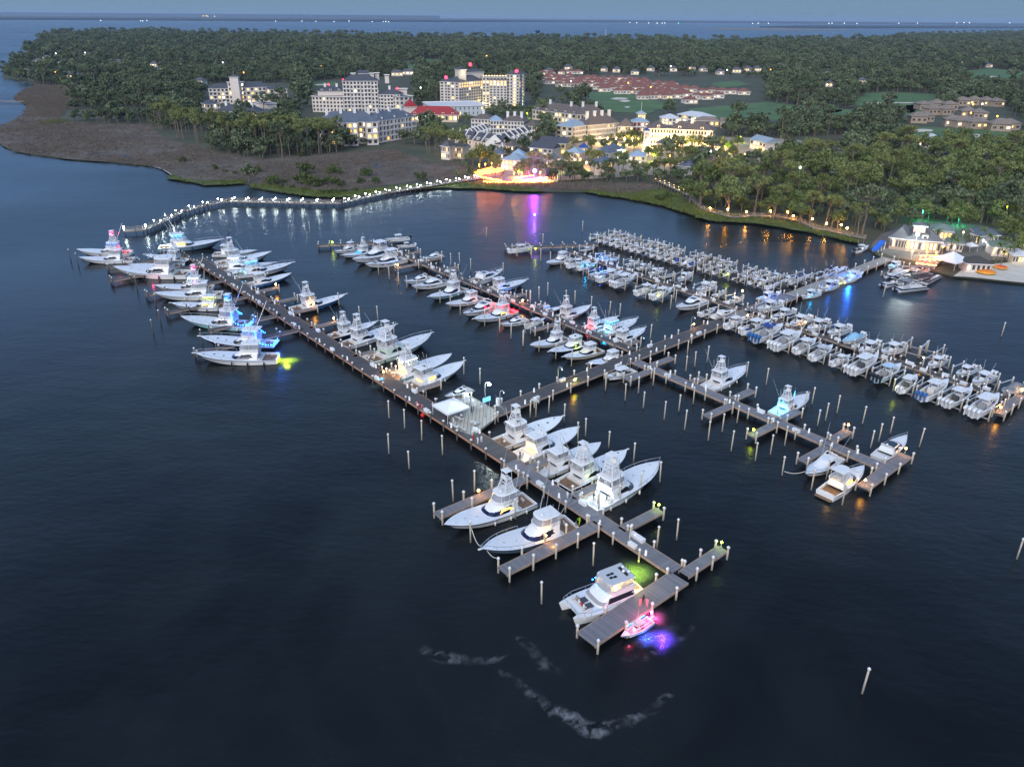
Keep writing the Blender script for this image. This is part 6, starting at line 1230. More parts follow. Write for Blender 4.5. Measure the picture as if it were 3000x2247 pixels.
class Bld:
    def __init__(s, name, label, cat, zone, at, group=None, H=1.0):
        p = P(zone, *at, H); s.r = thing(name, label, cat, (p.x, p.y, 1.0), 0, group); s.o = Vector((p.x, p.y, 1.0)); s.nw = 0; s.extra = {}
    def block(s, zone, eL, eR, H, D, roof=('hip', 4), wm=None, rm=None, fl=0, cols=0, lit=.1, bal=False, off=0, fill=.52, litrow=None, litcol=None, ch=0, dorm=0, trim=None, sidew=True, base=0):
        A, B = P(zone, *eL, 1.0+H), P(zone, *eR, 1.0+H); rz, W_ = frame_of(A, B); fr = Matrix.Translation(Vector((A.x, A.y, 1.0))-s.o) @ Matrix.Rotation(rz, 4, 'Z') @ Matrix.Translation((0, off, 0))
        def part(n, mb, mats, parent=None):
            o = mb.build(n, mats, parent or s.r); 
            if o and not parent: o.matrix_local = fr
            return o
        mb = MB(); mb.box((W_/2, D/2, base-.5), (W_, D, H+.5-base)); part('wall', mb, wm or wallw)
        mb = MB(); roof_mesh(mb, W_, D, H+.002, roof[0], roof[1]); ro = part('roof', mb, [rm or roofk, trim or wht])
        rr_ = random.Random(int(W_*1000))
        for i in range(ch):
            mb = MB(); x = W_*(i+.6)/(ch+.2); zb = H+(roof[1]*.45 if roof[0] != 'flat' else .3); mb.box((x, D*.42, zb), (2.0, 1.5, roof[1]*.75+1.2)); mb.box((x, D*.42, zb+roof[1]*.75+1.2), (2.3, 1.8, .35)); mb.build('chimney', wht, ro)
        for i in range(dorm):
            mb = MB(); x = W_*(i+.5)/dorm; mb.box((x, D*.14, H+.3), (2.2, D*.22, 2.0)); mb.add([(x-1.3, D*.02, H+2.3), (x+1.3, D*.02, H+2.3), (x, D*.02, H+3.3), (x-1.3, D*.35, H+2.3), (x+1.3, D*.35, H+2.3), (x, D*.35, H+3.3)], [(0, 1, 2), (0, 2, 5, 3), (1, 4, 5, 2)], 1); mb.box((x, D*.03-.06, H+.8), (1.2, .1, 1.1), 2); mb.build('dormer', [wht, rm or roofk, wdark], ro)
        if fl and cols:
            fh = H/fl; faces = [(0, W_, cols, Vector((0, -.03, 0)), Vector((1, 0, 0)), 0)]
            if sidew:
                nc = max(1, int(cols*D/W_*.8)); faces += [(0, D, nc, Vector((W_+.03, 0, 0)), Vector((0, 1, 0)), PI/2), (0, D, nc, Vector((-.03, 0, 0)), Vector((0, 1, 0)), PI/2)]
            for fi, (_, len_, n, o_, d_, a_) in enumerate(faces):
                for j in range(fl):
                    for i in range(n):
                        p = o_+d_*(len_*(i+.5)/n)+Vector((0, 0, fh*(j+.55))); ww, hh = len_/n*fill, fh*.56
                        l = rr_.random() < lit or (litrow and fi == 0 and j in litrow) or (litcol is not None and ((fi == 0 and i in litcol) or (fi == 1 and -1 in litcol and i == n//2)))
                        k = 1+rr_.randrange(4) if l else 0
                        if s.nw < 97:
                            s.nw += 1; w = put('window', WM[k], s.r); w.matrix_local = fr @ Matrix.Translation(p) @ Matrix.Rotation(a_, 4, 'Z') @ Matrix.Diagonal((ww, 1, hh, 1))
                        else:
                            e = s.extra.setdefault(k, MB()); mt = fr @ Matrix.Translation(p) @ Matrix.Rotation(a_, 4, 'Z'); hw = ww/2
                            q = [mt @ Vector(v) for v in ((-hw, -.06, -hh/2), (hw, -.06, -hh/2), (hw, -.06, hh/2), (-hw, -.06, hh/2), (-hw, .06, -hh/2), (hw, .06, -hh/2), (hw, .06, hh/2), (-hw, .06, hh/2))]
                            e.add(q, [(0, 1, 2, 3), (5, 4, 7, 6), (3, 2, 6, 7), (0, 4, 5, 1)])
                if bal and fi == 0:
                    for j in range(fl):
                        mb = MB(); st = 0
                        for i in range(cols):
                            if i % 3 == 2 and bal != 'all': continue
                            x = len_*(i+.5)/cols; ww = len_/cols*.92; mb.box((x, -.75, fh*j+.02), (ww, 1.5, .2)); mb.box((x, -1.45, fh*j+.22), (ww, .08, .75))
                            for sd in (-1, 1): mb.box((x+sd*ww*.48, -1.42, fh*j+.22), (.22, .2, fh-.2))
                        part('balcony', mb, wht)
        return fr, W_
    def done(s):
        for k, e in s.extra.items(): o = e.build('window', ([wdark]+wlit)[k], s.r); o['kind'] = 'stuff'
        return s.r
    def lamp(s, zone, x, y, H, col, rad, es, w_=0):
        p = P(zone, x, y, 1+H)-s.o; mb = MB(); mb.ball((p.x, p.y, p.z), rad, 0, 8, 5); mb.build('roof_lamp', led(col, es), s.r)
        if w_: glow('light', s.r, (p.x, p.y-2, p.z), LEDC[col], w_, 1)
b = Bld('condominium', 'white condominium with small spired tower, left of the resort', 'apartment building', 'L', (35, 208), H=15)
b.block('L', (35, 208), (275, 205), 14, 16, ('hip', 4.5), fl=4, cols=6, lit=.12, bal=1); b.block('L', (285, 200), (650, 190), 15.5, 16, ('hip', 5), fl=4, cols=9, lit=.2, bal=1); b.block('L', (645, 216), (820, 209), 14, 15, ('hip', 4), fl=4, cols=4, lit=.15)
b.block('L', (222, 148), (350, 150), 20.5, 9, ('flat', 0), fl=5, cols=3, lit=.3, off=.6, litcol=(1,)); fr, W_ = b.block('L', (240, 92), (326, 92), 26.5, 6, ('pyr', 2.5), fl=0, off=1.2)
mb = MB(); mb.tube((W_/2, 3, 28), (W_/2, 3, 35), .25, 0, 6, .05); o = mb.build('spire', greym, b.r); o.matrix_local = fr; b.done()
b = Bld('condominium', 'low white condominium with dark hip roofs behind the pine stand', 'apartment building', 'L', (15, 360), H=14)
b.block('L', (15, 365), (150, 358), 12.5, 15, ('hip', 3), fl=4, cols=4, lit=.25); b.block('L', (105, 432), (520, 445), 10.5, 18, ('hip', 5), fl=3, cols=11, lit=.3, bal=1, ch=3, off=-1); b.block('L', (518, 440), (630, 455), 9.5, 13, ('hip', 2.5), fl=3, cols=3, lit=.3); b.block('L', (390, 350), (525, 372), 13.5, 9, ('flat', 0), fl=0, off=9); b.done()
b = Bld('resort_hotel', 'tall white stepped condominium with chimneys and red roof lights', 'apartment building', 'L', (1065, 285), H=14.5)
b.block('L', (1065, 287), (1378, 292), 13.5, 20, ('flat', 0), fl=4, cols=9, lit=.03, bal=0); b.block('L', (1120, 238), (1378, 238), 17.5, 15, ('hip', 4.5), fl=0, off=4, dorm=3, ch=2); b.block('L', (1372, 132), (1722, 132), 28, 19, ('hip', 6), fl=8, cols=10, lit=.04, bal=1, off=-1.2, ch=0)
b.block('L', (1530, 62), (1628, 62), 34, 7, ('gable', 3), fl=0, off=3.5, base=27); 
for x in (1455, 1640, 1690, 1790): b.block('L', (x, 62+(x > 1700)*20), (x+42, 62+(x > 1700)*20), 34-(x > 1700)*1.5, 3, ('flat', 0), off=3 if x < 1650 else 9, base=26)
b.block('L', (1716, 265), (1945, 268), 16, 17, ('hip', 5), fl=5, cols=7, lit=.06, bal=1, ch=1); b.block('L', (1905, 222), (2012, 222), 19, 8, ('flat', 0), fl=0, off=7); b.block('L', (1940, 292), (2072, 284), 14.5, 14, ('flat', 0), fl=4, cols=3, lit=.05)
for x, y, h in ((1380, 118, 29), (1235, 165, 22), (1917, 203, 21)): b.lamp('L', x, y, h, 'red', .9, 9)
p = P('L', 1345, 335, 10)-b.o; mb = MB(); mb.box((p.x, p.y-.6, p.z-1), (7, .3, 3.4)); mb.build('lit_window', wlit[3], b.r); b.done()
b = Bld('condominium', 'broad blue-roofed white condominium with chimneys behind pines', 'apartment building', 'L', (1150, 548), H=16)
b.block('L', (1150, 550), (1735, 532), 15, 19, ('hip', 6.5), fl=4, cols=14, lit=.2, bal=1, rm=roofb, ch=4); b.block('L', (1722, 532), (2092, 482), 15, 16, ('hip', 5.5), fl=4, cols=10, lit=.12, bal=1, rm=roofb, ch=3, dorm=3)
b.block('L', (1368, 545), (1512, 541), 15.6, 8, ('gable', 3.2), fl=4, cols=3, lit=.25, rm=roofb, off=-3, sidew=False, bal='all'); b.block('L', (1600, 540), (1712, 536), 15.4, 6, ('pyr', 3), fl=4, cols=2, lit=.3, rm=roofb, off=-2.6, sidew=False, bal='all'); b.block('L', (1165, 552), (1300, 548), 15.3, 6, ('pyr', 3), fl=4, cols=2, lit=.4, rm=roofb, off=-2.2, sidew=False, bal='all'); b.done()
b = Bld('hotel_tower', 'tallest cream hotel with red beacons and glowing upper floors', 'hotel', 'M', (170, 178), H=25.5)
b.block('M', (170, 178), (330, 180), 24.5, 20, ('hip', 4), wallh, fl=9, cols=3, lit=0, litcol=(2,), sidew=False); b.block('M', (318, 184), (422, 190), 24.2, 14, ('flat', 0), wallh); b.block('M', (415, 190), (724, 163), 24.5, 16, ('hip', 5.5), wallh, fl=9, cols=10, lit=.06, litrow=(7, 8)); b.block('M', (720, 128), (1042, 128), 27.5, 19, ('flat', 0), wallh, fl=10, cols=7, lit=.07, litrow=(8,)); b.block('M', (812, 160), (1040, 162), 25.6, 3, ('gable', 1), wallh, rm=roofbr, off=-2.6, fl=10, cols=5, lit=.03, litrow=(8, 9), sidew=False)
b.block('M', (1036, 88), (1202, 92), 31, 27, ('hip', 3.5), wallh, fl=10, cols=4, lit=.05, litcol=(2, -1)); b.block('M', (462, 32), (560, 30), 36, 10, ('pyr', 3), wallh, fl=0, off=10); b.block('M', (550, 72), (835, 62), 32, 12, ('hip', 3), wallh, fl=0, off=14)
for x, y, h in ((250, 122, 30), (1165, 40, 36), (565, -45, 42)): b.lamp('M', x, y, h, 'red', 1.5, 12)
for x, y, h in ((560, 150, 22), (640, 150, 22), (820, 190, 22), (900, 190, 22), (980, 190, 22), (500, 45, 34), (640, 80, 31)):
    p = P('M', x, y+20, h)-b.o; glow('facade_light', b.r, (p.x, p.y-4, p.z), (1, .78, .36), 1500, .5)
for x, y, h in ((730, 450, 4), (790, 460, 4), (700, 320, 12)): p = P('M', x, y, h)-b.o; glow('facade_light', b.r, (p.x, p.y-5, p.z), (1, .8, .4), 1900, .5)
for i in range(9): b.lamp('M', 735+i*36, 100, 29.5, 'warm', .45, 6)
b.done()
b = Bld('conference_hall', 'long white flat-roofed hall between red roof and hotel', 'building', 'M', (60, 500), H=9.5); b.block('M', (60, 505), (744, 490), 8.5, 42, ('flat', 0), mat('panel_white', (.50, .54, .58), .6), rm=roofw, fl=2, cols=12, lit=.1, fill=.2, sidew=False); b.done()
b = Bld('red_roofed_hall', 'red-roofed pavilion with five white dormers', 'building', 'M', (-210, 605), H=6.5); b.block('M', (-215, 603), (395, 612), 5.5, 15, ('hip', 6.5), wallc, rm=roofr, fl=1, cols=11, lit=.8, dorm=5); b.done()
b = Bld('square_tower', 'square white tower with pointed red roof', 'tower', 'L', (2010, 388), H=11); b.block('L', (2010, 390), (2112, 386), 10, 8, ('pyr', 6.5), wallw, rm=roofr); b.done()
b = Bld('apartment_block', 'brown-roofed apartments with white balconies before the hotel', 'apartment building', 'M', (580, 660), H=10)
b.block('M', (580, 662), (835, 672), 9, 16, ('hip', 4.5), wallw, roofbr, 3, 6, .06, 1, ch=1); b.block('M', (825, 685), (975, 685), 9.3, 14, ('hip', 3.5), wallw, roofm, 3, 4, .15, 'all', off=-1.2); b.block('M', (968, 688), (1255, 700), 9, 16, ('hip', 4.5), wallw, roofbr, 3, 7, .1, 1, ch=3); b.block('M', (1245, 752), (1440, 762), 6, 14, ('hip', 3.5), wallc, roofbr, 2, 5, .2); b.done()
def row(zone, a, c, n, D, label, H=6.5, dorm=True):
    A, B = P(zone, *a, 1+H), P(zone, *c, 1+H); rz, L = frame_of(A, B); u = L/n
    for i in range(n):
        q = A+(B-A)*(i/n); r = thing('town_house', label % nth(i+1), 'house', (q.x, q.y, 1.0), rz, 'attached town houses'); mb = MB(); mb.box((u/2, D/2, -.5), (u-.7, D, H+.5)); mb.build('wall', wallw, r)
        mb = MB(); y0, y1, x0, x1 = -.5, D+.5, .36, u-.36; mb.add([(x0, y0, H), (x1, y0, H), (x1, D/2, H+5), (x0, D/2, H+5), (x0, y1, H), (x1, y1, H)], [(0, 1, 2, 3), (3, 2, 5, 4)]); mb.build('roof', roofk, r)
        mb = MB(); mb.add([(-.28, -.9, -.5), (.32, -.9, -.5), (.32, -.9, H+.6), (-.28, -.9, H+.6), (-.28, D/2, H+6), (.32, D/2, H+6), (-.28, D+.9, H+.6), (.32, D+.9, H+.6), (-.28, D+.9, -.5), (.32, D+.9, -.5)], [(0, 1, 2, 3), (3, 2, 5, 4), (4, 5, 7, 6), (6, 7, 9, 8), (0, 3, 4, 6, 8), (1, 9, 7, 5, 2)]); mb.build('party_wall', wht, r)
        if dorm: mb = MB(); mb.box((u/2, .6, H+.6), (1.7, 2.4, 1.9)); mb.box((u/2, -.62, H+1), (.9, .1, 1.2), 1); mb.build('dormer', [wht, wdark], r)
        for f in range(2):
            for k in (.3, .7): w = put('window', WM[1+R.randrange(4) if R.random() < .12 else 0], r, (u*k, -.02, 1.6+f*3)); w.scale = (1.1, 1, 1.6)
    return r
row('M', (605, 935), (955, 990), 3, 11, 'dark-roofed town house, %s from the left in the front row of three'); row('M', (975, 985), (1395, 842), 7, 11, 'dark-roofed town house, %s from the front in the right-hand terrace')
row('M', (290, 900), (590, 930), 3, 10, 'dark-roofed town house, %s from the left in the upper front row'); row('M', (600, 905), (850, 815), 6, 10, 'dark-roofed town house, %s from the front in the upper terrace')
b = Bld('resort_lodge', 'long brown-roofed lodge with dormers behind the village', 'building', 'B', (1235, 705), H=9); b.block('B', (1238, 712), (1535, 745), 8, 18, ('hip', 6.5), wallc, roofbr, 2, 14, .1, dorm=5, ch=2); b.block('B', (1525, 745), (1715, 742), 8.5, 18, ('hip', 7), wallc, roofbr, 2, 8, .1, ch=2); b.done()
b = Bld('apartment_block', 'cream apartments with grey roof above the yellow-lit street', 'apartment building', 'N', (100, 490), H=11)
b.block('N', (-90, 480), (110, 500), 8, 14, ('hip', 3.5), wallc, roofbr, 3, 6, .15, ch=1); b.block('N', (100, 498), (305, 470), 10, 16, ('hip', 4), wallc, roofm, 3, 6, .1, 'all', off=-1); b.block('N', (298, 478), (660, 445), 10.5, 17, ('hip', 6.5), wallc, roofbr, 3, 13, .1, 'all', ch=4); b.block('N', (650, 488), (822, 492), 9, 15, ('hip', 5.5), wallc, roofbr, 3, 6, .15); b.done()
b = Bld('clock_tower', 'red-walled square tower with pale roof and lit cupola', 'tower', 'N', (820, 435), H=12); b.block('N', (822, 438), (1008, 440), 11, 12, ('pyr', 3.5), wallr, roofm, 3, 4, .3, 'all', fill=.4); fr, W_ = b.block('N', (897, 346), (985, 346), 16.5, 6, ('pyr', 2), wally, roofm, 3, 4, .0, off=4, base=11, litrow=(2,)); mb = MB(); mb.tube((W_/2, 3, 18), (W_/2, 3, 25), .12, 0, 5); o = mb.build('flagpole', wht, b.r); o.matrix_local = fr; b.done()
b = Bld('apartment_block', 'cream apartments right of the red tower', 'apartment building', 'N', (1000, 510), H=12); b.block('N', (1003, 512), (1245, 516), 11.5, 15, ('hip', 4.5), wallc, roofbr, 3, 7, .08, 'all', dorm=1); b.block('N', (1238, 520), (1765, 545), 11, 15, ('hip', 5), wallc, roofbr, 3, 15, .08, 1, dorm=2, ch=1, off=1); b.done()
# village shops
WARMSTRIP = 1
SH = [('N', (572, 778), (742, 752), 5, 12, roofb, wallb, 'blue-hipped shop beside the lattice tower'), ('N', (20, 800), (192, 812), 5, 10, roofm, wallw, 'pale metal-roofed shop left of the blue kiosk'), ('N', (405, 790), (535, 808), 5, 10, roofb, wallg, 'grey village shop with a red sign light'), ('N', (780, 838), (962, 846), 5, 10, roofm, wallw, 'white-walled shop right of the tall fir'), ('N', (484, 928), (602, 900), 7, 9, roofb, wallc, 'waterfront cottage with lit windows'), ('N', (1525, 968), (1655, 905), 5, 9, roofb, wallg, 'grey cottage beside the purple light'), ('N', (205, 745), (292, 745), 6, 5, canvb, wallc, 'little kiosk with a bright blue top'), ('N', (1110, 690), (1300, 695), 4, 9, roofg, wally, 'long arcade shop in bright yellow light'), ('N', (1600, 800), (1830, 800), 3.5, 10, roofg, wallt, 'flat dark shop behind the purple light'),
      ('M', (862, 1115), (988, 1118), 5, 9, roofb, wallt, 'small shop with upturned grey roof'), ('M', (962, 1185), (1212, 1205), 6, 13, roofm, wallw, 'broad pale-roofed restaurant above the terrace'), ('M', (1100, 1128), (1252, 1132), 6, 9, roofm, wallt, 'pale-roofed shop behind the restaurant'), ('M', (1455, 965), (1800, 985), 7, 14, roofk, wally, 'yellow gabled shop with brick chimney'), ('M', (1330, 1030), (1625, 1058), 5, 12, roofk, wallg, 'dark-roofed shop below the gabled one'), ('M', (1792, 1095), (1972, 1110), 5, 10, roofm, wallw, 'pale shop beside the blue kiosk'), ('M', (1545, 1185), (1650, 1195), 4, 8, roofb, wallw, 'small blue-roofed shop among dark trees'), ('M', (1000, 1010), (1120, 1020), 5, 9, roofbr, wallt, 'brown-roofed house with orange-lit wall'), ('M', (1640, 1370), (1700, 1370), 4, 5, roofbr, wallc, 'tan hut at the right end of the terrace'), ('M', (185, 1010), (290, 1020), 8, 9, roofg, wallw, 'white house between the pine trunks'), ('M', (340, 1020), (470, 1030), 7, 9, roofg, wallc, 'pale house with lamps behind the pines'),
      ('N', (1160, 395), (1372, 398), 5, 14, roofw, wallw, 'white-roofed house beyond the red tower'), ('N', (1350, 345), (1640, 385), 6, 16, roofw, wallw, 'white-roofed clubhouse beside the fairway'), ('N', (1560, 420), (1840, 430), 4, 10, rooftan, wallt, 'long tan building below the fairway'), ('N', (1860, 440), (2090, 445), 4, 10, rooftan, wallw, 'tan roof and white gables below the fairway'), ('C', (440, 905), (540, 930), 6, 10, roofm, wallw, 'white gabled house among shore trees'), ('C', (1525, 885), (1600, 905), 6, 9, roofw, wallw, 'white house at the edge of the sand bunkers')]
for z, l, r_, H, D, rm, wm, lab in SH:
    b = Bld('shop' if 'house' not in lab and 'cottage' not in lab else 'house', lab, 'shop' if 'house' not in lab and 'cottage' not in lab else 'house', z, l, H=H+1, group='village buildings'); b.block(z, l, r_, H, D, ('gable' if 'gable' in lab else 'hip', 3.2), wm, rm, 2 if H >= 5 else 1, 5, .45, sidew=False); b.done()
# houses in rows and in the woods
hk = {'red': (wallw, rooft, 'terracotta-roofed white house'), 'tan': (wallt, rooftan, 'tan-roofed villa'), 'wood': (wallw, roofg, 'pale house with dark roof')}
hp = {'red': 'in the red-roofed neighbourhood', 'tan': 'beside the right-hand fairways', 'wood': 'among the distant woods'}
cnt = {}
for (z, x, y, w_, k), p in sorted(zip(HOUSES, HPOS), key=lambda t: sp(t[0][0], t[0][1], t[0][2])[0]):
    cnt[k] = cnt.get(k, 0)+1; wm, rm, lab = hk[k]; r = thing('house', '%s, %s from the left %s' % (lab, nth(cnt[k]), hp[k]), 'house', (p.x-w_/2, p.y, 1.0), R.uniform(-.25, .25), 'houses '+hp[k]); H = {'red': 3.6, 'tan': 5.4, 'wood': 5.2}[k]; D = R.uniform(10, 13)
    mb = MB(); mb.box((w_/2, D/2, -.5), (w_, D, H+.5)); mb.build('wall', wm, r); mb = MB(); roof_mesh(mb, w_, D, H, 'hip', R.uniform(3.0, 4.2), .8); mb.build('roof', [rm, wht if k == 'red' else rm], r)
    for i in range(3):
        wv = put('window', WM[1+R.randrange(4) if R.random() < (.3 if k != 'wood' else .7) else 0], r, (w_*(i+.5)/3, -.03, H*.5)); wv.scale = (w_*.16, 1, H*.34)
# beach bar
b = Bld('beach_bar', 'big grey-roofed beach bar with white cupola', 'restaurant', 'K', (640, 385), H=5.5)
b.block('K', (640, 388), (845, 415), 4.5, 12, ('hip', 4), wallt, roofg, 1, 6, .6); b.block('K', (838, 418), (1245, 445), 4.5, 13, ('hip', 5), wallt, roofg, 1, 9, .6, dorm=1); b.block('K', (925, 262), (1062, 275), 10, 4, ('pyr', 1.4), mat('cupola_rose', (.34, .20, .18), .8), roofg, 0, 0, 0, off=2, base=8); b.done()
for z, l, r_, H, D, rm, wm, lab in (('K', (1130, 300), (1375, 325), 4, 9, roofgr, wallw, 'green-grey shed behind the beach bar'), ('K', (1605, 345), (1700, 375), 4, 8, roofb, wallg, 'small blue-grey hut under the trees'), ('K', (1690, 355), (1920, 365), 4, 9, roofb, wallg, 'blue-hipped building right of the green shed'), ('K', (1850, 505), (2092, 520), 3.4, 8, roofgr, wallw, 'long pale shelter behind the beach'), ('K', (1310, 452), (1500, 472), 3, 7, roofgr, wallw, 'low green canopy beside the bar'), ('K', (1545, 695), (1832, 708), 3, 7, mat('thatch_dark', (.06, .055, .05), .9), wallw, 'dark-roofed open pavilion on the beach'), ('K', (2090, 600), (2260, 610), 3, 6, roofw, wallc, 'bright-lit stall at the right edge')):
    b = Bld('beach_hut', lab, 'hut', z, l, H=H+1, group='huts around the beach bar'); b.block(z, l, r_, H, D, ('hip', 2), wm, rm, 1, 5, .5, sidew=False); b.done()
# tents
def tent(zone, x, y, w_, d_, h, ph, rz, label, cm=None):
    p = P(zone, x, y, 0); r = thing('canopy_tent', label, 'tent', (p.x, p.y, DZ if zone == 'I' else 1.0), rz, None); mb = MB(); c = [(-w_/2, -d_/2, h), (w_/2, -d_/2, h), (w_/2, d_/2, h), (-w_/2, d_/2, h), (0, 0, h+ph)]; lo = [(q[0], q[1], h-.45) for q in c[:4]]
    m = [(c[i][0]*.42, c[i][1]*.42, h+ph*.5) for i in range(4)]; mb.add(c[:4]+m+[c[4]]+lo, [(0, 1, 5, 4), (1, 2, 6, 5), (2, 3, 7, 6), (3, 0, 4, 7), (4, 5, 8), (5, 6, 8), (6, 7, 8), (7, 4, 8), (9, 10, 1, 0), (10, 11, 2, 1), (11, 12, 3, 2), (12, 9, 0, 3)]); mb.build('canopy', cm or canvw, r)
    for i in range(4): mb = MB(); mb.tube((c[i][0]*.97, c[i][1]*.97, 0), (c[i][0]*.97, c[i][1]*.97, h), .06, 0, 6); mb.build('leg', alu, r)
    return r
ta = math.atan2((A0-A1).y, (A0-A1).x)
tent('I', 545, 330, 6.2, 6.2, 2.6, 1.5, ta, 'white peaked tent on the main pier at the junction'); tent('K', 1335, 755, 9.5, 9.5, 3, 2.8, .5, 'large white party tent beside the pontoon docks')
for i, (x, y) in enumerate(((1215, 570), (1320, 520), (1140, 560), (1560, 570))): tent('K', x, y, 4, 4, 2.5, .9, .3, 'small white market tent, %s from the bar' % nth(i+1))
b_ = [('K', 740, 480, 'ochre', (.55, .30, .05)), ('K', 900, 470, 'navy', (.03, .06, .18))]
for z, x, y, n_, c in b_:
    p = P(z, x, y, 0); r = thing('shade_sail', '%s fabric shade sail beside the beach bar' % n_, 'awning', (p.x, p.y, 1), .4); mb = MB(); mb.add([(-3.4, -1.6, 3.3), (3.4, -2, 2.8), (3.0, 2.2, 4.2), (-3, 1.8, 3.9), (0, 0, 3.2)], [(0, 1, 4), (1, 2, 4), (2, 3, 4), (3, 0, 4)]); mb.build('sail', mat('canvas_'+n_, c, .8), r)
    for q in ((-3.4, -1.6, 3.3), (3.4, -2, 2.8), (3.0, 2.2, 4.2), (-3, 1.8, 3.9)): mb = MB(); mb.tube((q[0], q[1], 0), q, .07); mb.build('post', greym, r)
p0, p1 = P('K', 450, 545, 1.2), P('K', 560, 425, 4.2); rz, L = frame_of(p0, p1); r = thing('water_slide', 'bright blue slide on a frame at the boat launch', 'slide', (p0.x, p0.y, 0), rz); mb = MB()
mb.add([(0, -1.1, 1.2), (L, -1.1, 4.2), (L, 1.1, 4.2), (0, 1.1, 1.2), (0, -1.25, 1.7), (L, -1.25, 4.7), (L, 1.25, 4.7), (0, 1.25, 1.7)], [(0, 1, 2, 3), (0, 4, 5, 1), (3, 2, 6, 7)]); mb.build('chute', mat('slide_blue', (.02, .11, .50), .35), r); mb = MB()
for t in (.15, .5, .9):
    for sd in (1, -1): mb.tube((L*t, sd*1.1, -.5), (L*t, sd*1.1, 1.2+3*t), .1)
mb.build('frame', wht, r)
for x, y, s, c, lab in ((1755, 800, 3.4, (.72, .22, .02), 'large orange inflatable disc on the sand'), (1930, 748, 2.4, (.65, .10, .02), 'smaller red-orange inflatable further up the beach')):
    p = P('K', x, y, .9); r = thing('inflatable', lab, 'beach toy', p); mb = MB(); mb.ball((0, 0, .5), s, 0, 16, 7, .26); mb.build('body', mat('inflatable_%d' % x, c, .4), r); mb = MB(); n = 16; mb.path([(s*1.02*math.cos(2*PI*i/n), s*1.02*math.sin(2*PI*i/n), .5) for i in range(n+1)], .16, 0, 5); mb.build('rim', mat('inflatable_yellow', (.75, .45, .03), .4), r)
# lattice lookout tower, water tower, mast
p = P('N', 968, 790, 1); r = thing('lookout_tower', 'slim white lattice tower with blue cap in the village', 'tower', p); H = 13; mb = MB()
for sx in (-1, 1):
    for sy in (-1, 1): mb.tube((sx*2, sy*2, -.5), (sx*1.3, sy*1.3, H), .22)
for j in range(6):
    z0 = H*j/6; a = 2-.7*j/6
    for c in (((-a, -a), (a, -a)), ((a, -a), (a, a)), ((a, a), (-a, a)), ((-a, a), (-a, -a))): mb.tube((*c[0], z0), (*c[1], z0), .14); mb.tube((*c[0], z0), (c[1][0]*.94, c[1][1]*.94, z0+H/6), .1)
mb.build('frame', wht, r); mb = MB(); mb.box((0, 0, H), (3.4, 3.4, 1.6)); mb.build('cabin', wht, r); mb = MB(); mb.box((0, 0, H+1.6), (4.2, 4.2, 1.6), 0, 0, .05, .05); mb.build('cap', canvb, r); glow('light', r, (0, -3, 6), (1, .85, .5), 1200, .5)
p = P('B', 1270, 262, .6); r = thing('water_tower', 'dark blue bulb-topped water tower on the horizon woods', 'water tower', p); h = top_z(p, sp('B', 0, 196)[1]); mb = MB(); mb.tube((0, 0, 0), (0, 0, h-14), 3.2, 0, 12, 2.6); mb.build('stem', wht, r); mb = MB(); prof = [(2.6, -14), (5, -11.5), (9.5, -7.5), (10.5, -5), (9.5, -2.2), (6, -.4), (.3, 0)]; mb.stack([[(q*math.cos(2*PI*i/18), q*math.sin(2*PI*i/18), h+z) for i in range(18)] for q, z in prof], 0, True, True, True); mb.build('tank', mat('tank_blue', (.015, .03, .16), .35), r)
p = P('B', 1708, 288, .6); r = thing('radio_mast', 'thin pale radio mast above the far woods', 'mast', p); h = top_z(p, sp('B', 0, 195)[1]); mb = MB(); mb.tube((0, 0, 0), (0, 0, h), 1.0, 0, 6, .5); mb.build('mast', wht, r)
# lit lamps of the village and beyond
VL = [('N', x, y, c, e, 4.5) for x, y, c, e in ((430, 690, 'warm', 1400), (520, 700, 'warm', 1400), (620, 700, 'warm', 1400), (720, 700, 'warm', 1400), (810, 700, 'warm', 1200), (880, 710, 'warm', 1200), (1020, 720, 'warm', 1200), (1120, 730, 'warm', 2000), (1200, 735, 'warm', 2200), (1270, 735, 'warm', 2000), (1380, 740, 'warm', 1200), (1480, 760, 'warm', 1000), (1560, 770, 'warm', 1500), (1650, 765, 'warm', 1600), (1760, 760, 'warm', 1800), (1820, 740, 'warm', 1500), (1740, 700, 'warm', 1200), (530, 560, 'yellow', 600), (1060, 905, 'yellow', 500), (930, 930, 'white', 900), (1250, 920, 'amber', 700), (270, 1000, 'warm', 1400), (200, 960, 'amber', 800), (1540, 1020, 'warm', 500), (1800, 1040, 'amber', 700), (2130, 900, 'amber', 900), (2010, 850, 'yellow', 500), (1000, 800, 'warm', 900), (700, 860, 'white', 500), (1900, 800, 'yellow', 400), (2080, 680, 'yellow', 300))]
VL += [('M', x, y, c, e, 3.5) for x, y, c, e in ((680, 1330, 'amber', 700), (760, 1320, 'amber', 800), (840, 1310, 'amber', 800), (930, 1300, 'amber', 800), (1130, 1440, 'amber', 900), (1230, 1440, 'amber', 700), (1320, 1430, 'red', 900), (1290, 1370, 'red', 700), (1470, 1430, 'amber', 900), (1560, 1430, 'amber', 900), (1220, 1250, 'amber', 800), (1190, 1420, 'yellow', 400), (1620, 1100, 'white', 900), (1600, 1140, 'white', 500), (1750, 1050, 'red', 500), (1740, 1350, 'yellow', 500), (250, 1090, 'warm', 600), (400, 1080, 'warm', 500), (1300, 640, 'yellow', 900), (1480, 620, 'yellow', 600))]
